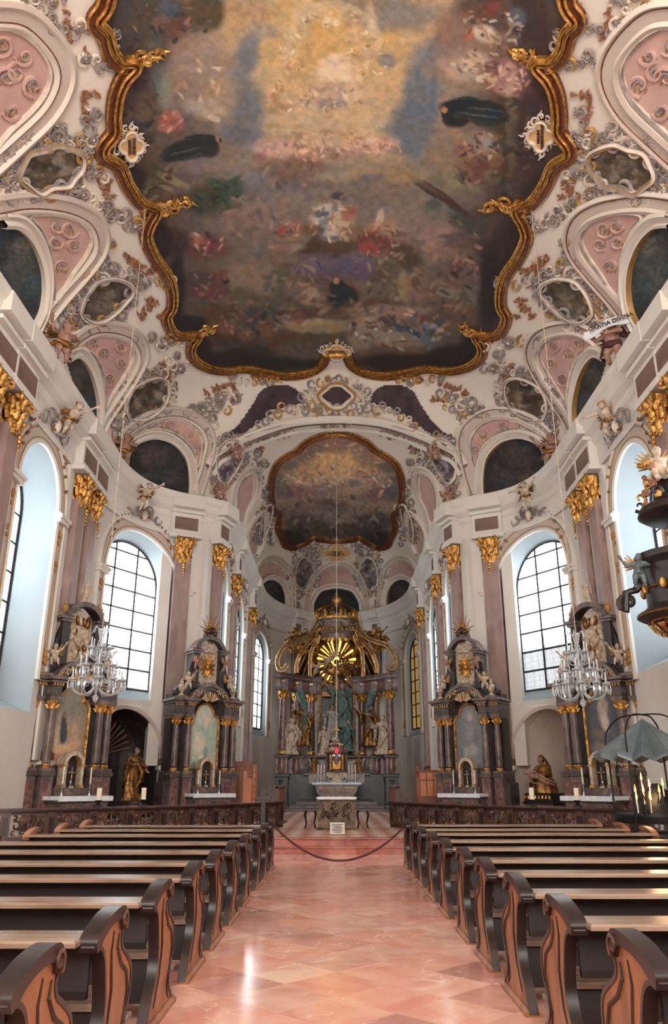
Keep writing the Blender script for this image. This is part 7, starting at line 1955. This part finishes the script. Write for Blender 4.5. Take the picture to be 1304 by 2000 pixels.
r = empty('sanctuary_lamp', (0, 34, 2.75), 0, 'silver sanctuary lamp with red glass hanging on a long cord before the tabernacle', 'lamp')
mb = MB(); mb.lathe(0, 0, [(0, -.45), (.05, -.38), (.14, -.25), (.2, -.08), (.16, 0), (.2, .04)], 'silver', 16); mb.build('bowl', r)
mb = MB(); mb.lathe(0, 0, [(.06, .04), (.08, .14), (.06, .26)], 'ruby', 12); mb.build('red_glass', r)
mb = MB()
for q in range(3):
    a = q * 2.09; mb.tube([(.18 * math.cos(a), .18 * math.sin(a), .02), (.02 * math.cos(a), .02 * math.sin(a), .7)], .008, 'silver', 4)
mb.tube([(0, 0, .7), (0, 0, 14.1)], .016, 'figure', 4); mb.build('cord', r)
# ---------------------------------------------------------------- chandeliers
def chandelier(loc, label):
    r = empty('crystal_chandelier', loc, 0, label, 'chandelier'); r.scale = (.8, .8, .95)
    mb = MB(); mb.lathe(0, 0, [(0, -.55), (.06, -.5), (.09, -.42), (.03, -.36), (.05, -.25), (.16, -.15), (.05, -.05), (.04, .1), (.1, .2), (.04, .3), (.03, .55), (.08, .65), (.03, .75), (.02, 1.0), (.05, 1.05), (.01, 1.1)], 'crystal', 14); mb.build('stem', r)
    mb = MB(); mb.tube([(0, 0, 1.08), (0, 0, (VH - loc[2]) / .95)], .012, 'figure', 4); mb.build('suspension_wire', r)
    def arm(R, z0, rise_, drop):
        mb = MB(); pts = catmull([(.05, 0, z0), (R * .4, 0, z0 - drop), (R * .75, 0, z0 - drop * .9), (R * .97, 0, z0 - drop * .2), (R, 0, z0 + rise_)], 5)
        mb.tube(pts, .016, 'crystal', 6)
        a = mb.build('glass_arm', r)
        mb = MB(); mb.lathe(R, 0, [(.02, z0 + rise_ - .02), (.11, z0 + rise_ + .01), (.12, z0 + rise_ + .04), (.03, z0 + rise_ + .03), (.035, z0 + rise_ + .09), (.02, z0 + rise_ + .1)], 'crystal', 12); mb.build('drip_pan', a)
        mb = MB(); mb.lathe(R, 0, [(.018, z0 + rise_ + .08), (.016, z0 + rise_ + .26)], 'cloth', 8); mb.build('candle', a)
        for q in range(4):
            t = q * PI / 2; x, y, z = R + .1 * math.cos(t), .1 * math.sin(t), z0 + rise_
            mb = MB(); mb.lathe(x, y, [(0, z - .2), (.026, z - .14), (.02, z - .07), (.006, z - .03), (.014, z - .01), (0, z)], 'crystal', 6); mb.build('crystal_drop', a, None)
        mb = MB(); mb.tube([(.06 + (R - .06) * q / 8, 0, z0 + .32 - q / 8 * (.32 - rise_) - .16 * math.sin(PI * q / 8)) for q in range(9)], .006, 'crystal', 4)
        for q in range(9):
            t = q / 8; x = .06 + (R - .06) * t; z = z0 + .32 - t * (.32 - rise_) - .16 * math.sin(PI * t)
            mb.ball((x, 0, z), .02, 'crystal', 5, 4)
        mb.build('bead_chain', a, None)
        return a
    for R, z0, rs, dr, n, ph in ((.66, -.2, .12, .16, 10, 0), (.46, .05, .18, .14, 8, .3), (.26, .5, .14, .1, 5, .1)):
        a0 = arm(R, z0, rs, dr)
        for k in range(1, n):
            a = a0.copy(); COL.objects.link(a); a.rotation_euler = (0, 0, ph + 2 * PI * k / n)
            for ch in a0.children:
                c = ch.copy(); COL.objects.link(c); c.parent = a
        a0.rotation_euler = (0, 0, ph)
    for k in range(6):      # curling glass plumes at the top
        a = 2 * PI * k / 6
        mb = MB(); mb.tube([(.02 * math.cos(a), .02 * math.sin(a), .8), (.1 * math.cos(a), .1 * math.sin(a), 1.1), (.22 * math.cos(a), .22 * math.sin(a), 1.14), (.27 * math.cos(a), .27 * math.sin(a), .98)], [.02, .016, .014, .008], 'crystal', 6)
        mb.build('glass_plume', r)
    return r
VH = 16.0
chandelier((-5.09, 16.6, 3.72), 'crystal chandelier hanging on a wire before the far left side altar')
chandelier((5.19, 16.6, 3.62), 'crystal chandelier hanging on a wire before the far right side altar')
# ---------------------------------------------------------------- votive candle stand with metal canopy
r = empty('votive_candle_stand', (6.0, 15.6, -.0), 0, 'black iron votive candle rack under a pleated grey sheet-metal canopy at right', 'candle stand')
NF = 14
rim = []; zt = 3.2
for k in range(NF * 2):
    a = 2 * PI * k / (NF * 2); q = .98 if k % 2 else .86
    rim.append((q * math.cos(a), q * math.sin(a), 2.08 + (.05 if k % 2 else -.05)))
mb = MB(); mb.add([(0, 0, 2.8)] + rim, [(0, 1 + k, 1 + (k + 1) % (NF * 2)) for k in range(NF * 2)], 'tin')
mb.add([(0, 0, 2.76)] + [(a, b, c - .05) for a, b, c in rim], [(0, 1 + (k + 1) % (NF * 2), 1 + k) for k in range(NF * 2)], 'tin')
mb.strip(rim, [(a, b, c - .05) for a, b, c in rim], 'tin', True); mb.build('pleated_canopy', r, None)
mb = MB()
for k in range(4):
    a = PI / 4 + PI / 2 * k; c, s = math.cos(a), math.sin(a)
    mb.tube([(.78 * c, .78 * s, 0), (.78 * c, .78 * s, 2.1)], .02, 'iron', 6)
    mb.tube(catmull([(.8 * c, .8 * s, 2.1), (.78 * c, .78 * s, 2.55), (.45 * c, .45 * s, 2.84), (0, 0, 2.88)], 5), .016, 'iron', 6)
mb.build('iron_frame', r)
mb = MB(); rnd = random.Random(6)
for z, q in ((.35, .75), (.7, .72), (1.02, .7)): mb.lathe(0, 0, [(q, z), (q, z + .04), (q - .04, z + .04)], 'iron', 20)
mb.lathe(0, 0, [(.7, .9), (.72, 1.02), (0, 1.03)], 'iron', 20)
mb.lathe(0.1, 0, [(.5, 1.0), (.4, 1.2), (.2, 1.45), (.05, 1.6)], 'iron', 12, wob=.12, wn=6)
for k in range(60):
    a = rnd.random() * 6.28; q = rnd.uniform(.2, .7); z = 1.02 + .55 * (1 - q / .7)
    mb.tube([(q * math.cos(a), q * math.sin(a), z), (q * 1.15 * math.cos(a), q * 1.15 * math.sin(a), z + .09)], .01, 'iron', 4)
for k in range(14):
    a = 2 * PI * k / 14; scroll3(mb, .68 * math.cos(a), .68 * math.sin(a), .6, .14, k, 1.0, .014, 'iron')
mb.build('iron_rack', r)
CD = [(-.4, -.3, 1.08), (-.17, -.35, 1.08), (-.22, -.2, 1.2), (-.1, -.22, 1.3), (.04, -.3, 1.2), (.14, -.25, 1.32), (-.3, .0, 1.2), (-.12, .1, 1.42)]
WHC = ['lowest, at the left edge of the rack', 'low at the front of the rack', 'left in the middle tier', 'tall one in the centre', 'right in the middle tier', 'highest at the right', 'set back at the left', 'set back and topmost']
for (x, y, z), lb in zip(CD, WHC):
    c = empty('votive_candle', (6.0 + x, 15.6 + y, z), 0, 'lit thin votive candle under the metal canopy, ' + lb, 'candle', 'lit votive candles')
    mb = MB(); mb.lathe(0, 0, [(.012, 0), (.011, .22)], 'wax', 7); mb.build('wax', c)
    mb = MB(); mb.lathe(0, 0, [(0, .22), (.02, .26), (.017, .3), (.006, .36), (0, .39)], 'flame', 8); mb.build('flame', c)
ld = bpy.data.lights.new('candle_light', 'POINT'); ld.energy = 14; ld.color = (1, .6, .3); ld.shadow_soft_size = .15
lo = bpy.data.objects.new('candle_light', ld); COL.objects.link(lo); lo.location = (5.85, 15.3, 1.6)
# ---------------------------------------------------------------- pulpit at the right
px, py = 7.15, 15.3
pu = empty('pulpit', (px, py, 0), 0, 'dark carved pulpit with gilded ornament projecting from the right wall', 'pulpit')
mb = MB()
mb.lathe(0, 0, [(0, 4.2), (.12, 4.22), (.34, 4.3), (.52, 4.42), (.66, 4.55), (.72, 4.65), (.98, 4.76), (1.02, 4.84), (.9, 4.9), (.8, 5.0), (.82, 5.8), (.95, 5.92), (.95, 6.05)], 'marble_dark', 24)
mb.build('basket', pu)
mb = MB(); rnd = random.Random(5)
for k in range(12):
    a = 2 * PI * k / 12; c, s = math.cos(a), math.sin(a); mb.tube([(.6 * c, .6 * s, 4.6), (1.0 * c, 1.0 * s, 4.8)], .012, 'gold', 4)
    mb.tube([(.55 * c, .55 * s, 4.4), (.7 * c, .7 * s, 4.52), (.82 * c, .82 * s, 4.66)], [.015, .03, .02], 'gold', 5)
    for q in range(5):
        b = a + .26; rr = .74
        mb.tube([(rr * .82 * math.cos(b), rr * .82 * math.sin(b), 4.44), (rr * math.cos(b + (q - 2) * .06), rr * math.sin(b + (q - 2) * .06), 4.63)], [.01, .026], 'figure' if k % 2 else 'gold', 4)
    mb.ball((1.0 * c, 1.0 * s, 4.8), .025, 'gold', 5, 4)
for k in range(10):
    a = 2 * PI * k / 10; mb.ball((.86 * math.cos(a), .86 * math.sin(a), 5.35), (.07, .07, .12), 'gold', 7, 5)
for r_, z in ((.83, 4.67), (.845, 5.35), (1.02, 4.8)): mb.tube([(r_ * math.cos(q * PI / 12), r_ * math.sin(q * PI / 12), z) for q in range(24)], .015, 'gold', 4, closed=True)
mb.build('gilt_ornament', pu)
for a in (PI * .95, PI * 1.35, PI * 1.75):
    mb = MB(); c, s = math.cos(a), math.sin(a)
    sp = [(u, v) for u, v in spiral(0, 0, .2, -1.2, 1.1, 14, .2)]
    mb.tube([(.8 * c, .8 * s, 5.6), (1.0 * c, 1.0 * s, 5.35), (1.2 * c, 1.2 * s, 5.3)] + [((1.18 + u) * c, (1.18 + u) * s, 5.1 + v) for u, v in sp], [.09, .08, .08] + [.08 - .003 * i for i in range(15)], 'marble_dark', 7)
    mb.build('scroll_bracket', pu)
putto_mesh('standing', 'cherub', pu, 'tin', .8, (-1.0, -.15, 5.33), (0, 0, -.3))
mb = MB()
mb.lathe(.1, 0, [(0, 6.8), (.7, 6.85), (.85, 6.95), (.8, 7.1), (.5, 7.25), (.45, 7.6), (.3, 7.9)], 'marble_dark', 20)
for k in range(10):
    a = 2 * PI * k / 10; scroll3(mb, .1 + .8 * math.cos(a), .8 * math.sin(a), 7.3, .14, k, .9, .04, 'gold' if k % 2 else 'marble_dark')
mb.build('sounding_board', pu)
mb = MB(); mb.box(.3, 1.7, -.1, .9, 4.2, 8.0, 'marble_grey', .05); mb.build('back_board', pu)
putto_mesh('seated', 'cherub', pu, 'figure', 1.1, (-.35, -.3, 7.6), (0, 0, -.2))
mb = MB()
for k in range(22): mb.ball((rnd.uniform(-.75, -.1), rnd.uniform(-.5, 0), rnd.uniform(7.0, 8.0)), rnd.uniform(.05, .11), rnd.choice(['sprig', 'gold', 'marble_dark']), 6, 5)
mb.build('gilt_foliage', pu)
r = empty('wall_cherub', (8.0, 18.1, 2.6), -1.2, 'pale cherub figure mounted on the right wall above the metal canopy', 'statue'); 
for c in list(putto_root_tmp('seated').children): pass
for o in [o for o in COL.objects if o.type == 'EMPTY' and o.name.startswith('cherub') and not o.children]: bpy.data.objects.remove(o)
o = putto_mesh('seated', 'figure', r, 'figure', 1.0, (0, 0, 0))
mb = MB(); mb.box(-.3, .3, -.35, .3, -.14, 0, 'wall', .03); mb.build('bracket', r)
# ---------------------------------------------------------------- cherubs on the cornice
def cherub_at(u, v, Z, kind, s, rz, label, mat='flesh', extra=None):
    t = (v - 1000) / 1500; Zr = Z - CAM_H
    Y = Zr * (CT + t * ST) / (ST - t * CT); d = Y * CT + Zr * ST; X = (u - 657) * d / 1500
    r = putto(kind, 'cherub_figure', None, mat, 'robegold' if extra != 'banner' else 'rope', s)
    r.location = (X, Y, Z); r.rotation_euler = (0, 0, rz); tag(r, label, 'statue')
    return r, X, Y
cherub_at(118, 705, 12.62, 'standing', 1.35, .9, 'winged cherub with dark hair standing on the left cornice by the second lunette')
cherub_at(240, 908, 12.62, 'standing', 1.4, .5, 'winged cherub perched on the left cornice below the corner lunette')
cherub_at(1078, 908, 12.62, 'standing', 1.4, -.5, 'winged cherub perched on the right cornice below the corner lunette')
r, X, Y = cherub_at(1200, 708, 12.62, 'standing', 1.45, -.8, 'winged cherub holding a lettered scroll on the right cornice', extra='banner')
bn = empty('lettered_scroll', (X - .1, Y - .35, 13.55), -.5, 'curling white scroll lettered GRATIA DIVINA held by the cherub on the right cornice', 'scroll')
mb = MB(); n = 20
L = [(-.75 + 1.5 * i / n, .06 * math.sin(i * .5), .12 * math.sin(PI * i / n) + .2 * (i / n - .5)) for i in range(n + 1)]
mb.strip([(a, b, c + .13) for a, b, c in L], [(a, b, c - .13) for a, b, c in L], 'cloth'); mb.strip([(a, b + .015, c - .13) for a, b, c in L], [(a, b + .015, c + .13) for a, b, c in L], 'cloth')
mb.strip([(a, b, c + .13) for a, b, c in L], [(a, b + .015, c + .13) for a, b, c in L], 'cloth'); mb.build('ribbon', bn)
text_mesh('GRATIA DIVINA', .17, 'ink', bn, Matrix.Translation((0, -.09, .1)) @ Matrix.Rotation(-.13, 4, 'Y') @ Matrix.Rotation(PI / 2, 4, 'X'))
for (u, v, kind, s, rz, lb) in ((285, 968, 'flying', 1.0, .5, 'small winged cherub on the stucco over the left corner window'), (1026, 966, 'flying', 1.0, -.5, 'small winged cherub on the stucco over the right corner window'), (140, 822, 'flying', 1.1, .9, 'small winged cherub crowning the tall nave window arch on the left'), (1186, 822, 'flying', 1.1, -.9, 'small winged cherub crowning the tall nave window arch on the right')):
    cherub_at(u, v + 14, 11.3, kind, s, rz, lb, 'figure')
for (u, v, rz, lb) in ((418, 985, .4, 'small winged cherub on the cornice at the left foot of the chancel arch'), (886, 985, -.4, 'small winged cherub on the cornice at the right foot of the chancel arch'), (448, 884, .3, 'winged cherub with drapery on the left shoulder of the chancel arch'), (862, 884, -.3, 'winged cherub with drapery on the right shoulder of the chancel arch')):
    P, N, D = hit([u], [v])
    r = putto('seated', 'cherub_figure', None, 'flesh', 'figure', 1.15)
    r.location = (P[0] + N[0] * .35 + np.array([0, 0, -.3])).tolist() if v < 900 else (float(P[0][0]) * .95, float(P[0][1]) - .3, 12.62)
    r.rotation_euler = (0, 0, rz); tag(r, lb, 'statue')
# ---------------------------------------------------------------- oval medallions, stalls, cabinet
def oval(Y, z, sg, label, hh=1.0):
    S = S_at_y(Y); x, y = P_at(S); nx, ny = N_at(S)
    r = empty('oval_medallion', (sg * (x - .03), y, z), 0, label, 'medallion')
    hw_ = hh * .5
    mb = MB(); n = 28
    ring = lambda k, o: [(sg * -o, hw_ * k * math.cos(2 * PI * i / n), hh * k * math.sin(2 * PI * i / n)) for i in range(n)]
    mb.add(ring(1, .05), [tuple(range(n))], 'robegold'); mb.build('relief_field', r)
    mb = MB()
    for k0, o0, k1, o1 in ((.98, .05, 1.0, .12), (1.0, .12, 1.12, .14), (1.12, .14, 1.2, .08), (1.2, .08, 1.22, 0)): mb.strip(ring(k0, o0), ring(k1, o1), 'gold', True)
    for i in range(14):
        a = 2 * PI * i / 14; mb.ball((sg * -.1, hw_ * 1.25 * math.cos(a), hh * 1.2 * math.sin(a)), (.05, .07, .1), 'gold', 6, 4)
    mb.build('gilt_frame', r)
oval(33.2 + .2, 3.3, -1, 'gilt oval medallion on the chancel wall nearer the left side altar'); oval(37.6, 3.1, -1, 'gilt oval medallion deeper in the chancel on the left wall', .9)
oval(33.4, 3.3, 1, 'gilt oval medallion on the chancel wall nearer the right side altar'); oval(37.6, 3.1, 1, 'gilt oval medallion deeper in the chancel on the right wall', .9)
def stall(x, y, n, sg, label, L=3.2, h=1.35, pale=False):
    """choir stall block with scrolled bench ends; faces the middle"""
    r = empty('choir_stall', (x, y, .34), 0, label, 'choir stall')
    mb = MB(); mb.box(.0 if sg < 0 else -.06, .06 if sg < 0 else 0, 0, L, 0, h * .92, 'wood_stall')
    k = int(L / .45)
    for i in range(k): mb.box(-.03 - (.05 if sg > 0 else 0), .08, L * (i + .12) / k, L * (i + .88) / k, h * .15, h * .82, 'wood_pale' if pale else 'wood_stall', .0)
    mb.build('panelled_front', r)
    for yy in (0, L):
        mb = MB(); P = [(0, 0), (-.75, 0), (-.75, .5), (-.6, .62), (-.5, .85), (-.42, h * .85), (-.3, h * .97), (-.15, h), (0, h * .97), (.07, h * .9), (.03, h * .84), (.06, .5), (.06, 0)]
        P = [tuple(v)[:2] for v in catmull([(a, b, 0) for a, b in P], 3, True)]
        mb.prism([(sg * -a, max(b, 0)) for a, b in P], yy - .05, yy + .05, 'wood_stall' if yy else 'wood_carved'); mb.build('bench_end', r)
    mb = MB(); mb.box(min(0, sg * .6), max(0, sg * .6), 0, L, .42, .46, 'wood_carved'); mb.build('seat', r)
    mb = MB(); mb.box(-.1, .1, -.05, L + .05, h * .9, h * .95, 'wood_carved', .01); mb.build('top_rail', r)
stall(-2.35, 32.5, 1, -1, 'front row choir stall of orange-brown wood at the left of the chancel', 3.6, 1.2)
stall(2.4, 32.5, 1, 1, 'front row choir stall of orange-brown wood at the right of the chancel', 3.6, 1.2)
stall(-3.8, 32.2, 1, -1, 'back row choir stall behind the front row at the left of the chancel', 5, 1.5)
stall(3.75, 33.4, 1, 1, 'middle row choir stall with panelled front at the right of the chancel', 4.5, 1.45, True)
r = empty('tall_panelled_stall', (3.75, 31.6, .34), 0, 'tall pale panelled wooden seat back beside the right chancel altar', 'choir stall')
mb = MB(); mb.box(-.55, .55, 0, .12, 0, 1.75, 'wood_stall', .01)
for k in range(4): mb.box(-.5 + .26 * k, -.28 + .26 * k, -.03, 0, .8, 1.35, 'wood_pale'); mb.box(-.5 + .26 * k, -.28 + .26 * k, -.03, 0, 1.4, 1.65, 'wood_pale')
mb.build('panelled_back', r)
for sd in (-.6, .6):
    mb = MB(); P = [(-.3, 0), (.5, 0), (.5, 1.4), (.3, 1.75), (.1, 1.9), (-.1, 1.85), (-.12, 1.7), (.0, 1.5), (-.1, .8), (-.3, .5)]
    mb.prism([tuple(v)[:2] for v in catmull([(a, b, 0) for a, b in P], 3, True)], sd - .05, sd + .05, 'wood_stall', 'x'); mb.build('side_panel', r)
r = empty('sedilia_cabinet', (-3.5, 30.6, .34), 0, 'tall brown wooden cabinet with pale orange door left of the chancel entrance', 'cabinet')
mb = MB(); mb.box(-.5, .35, 0, .8, 0, 2.05, 'wood_stall', .01); mb.build('body', r)
mb = MB(); mb.box(.0, .33, -.05, -.002, .35, 1.45, 'wood_pale', .01); mb.box(.0, .14, -.05, -.002, 1.45, 1.7, 'wood_pale', .01); mb.build('door', r)
mb = MB(); rnd = random.Random(2)
mb.box(.36, .44, -.08, .7, .1, 1.95, 'wood_pale', .02)
for k in range(8): scroll3(mb, .4, -.1, .3 + .22 * k, .07, k, .9, .02, 'wood')
mb.build('carved_side', r)
def mat_(x, y, w_, l_, lb):
    mb = MB(); mb.box(-w_, w_, -l_, l_, 0, .02, 'wood_black', .005); tag(mb.build('floor_mat', None, None, (x, y, .34)), lb, 'mat')
mat_(-2.05, 28.5, .32, .9, 'dark mat lying before the left choir stall'); mat_(2.2, 28.5, .32, .9, 'dark mat lying before the right choir stall')
# window box below the right apse window: sloping white sill housing
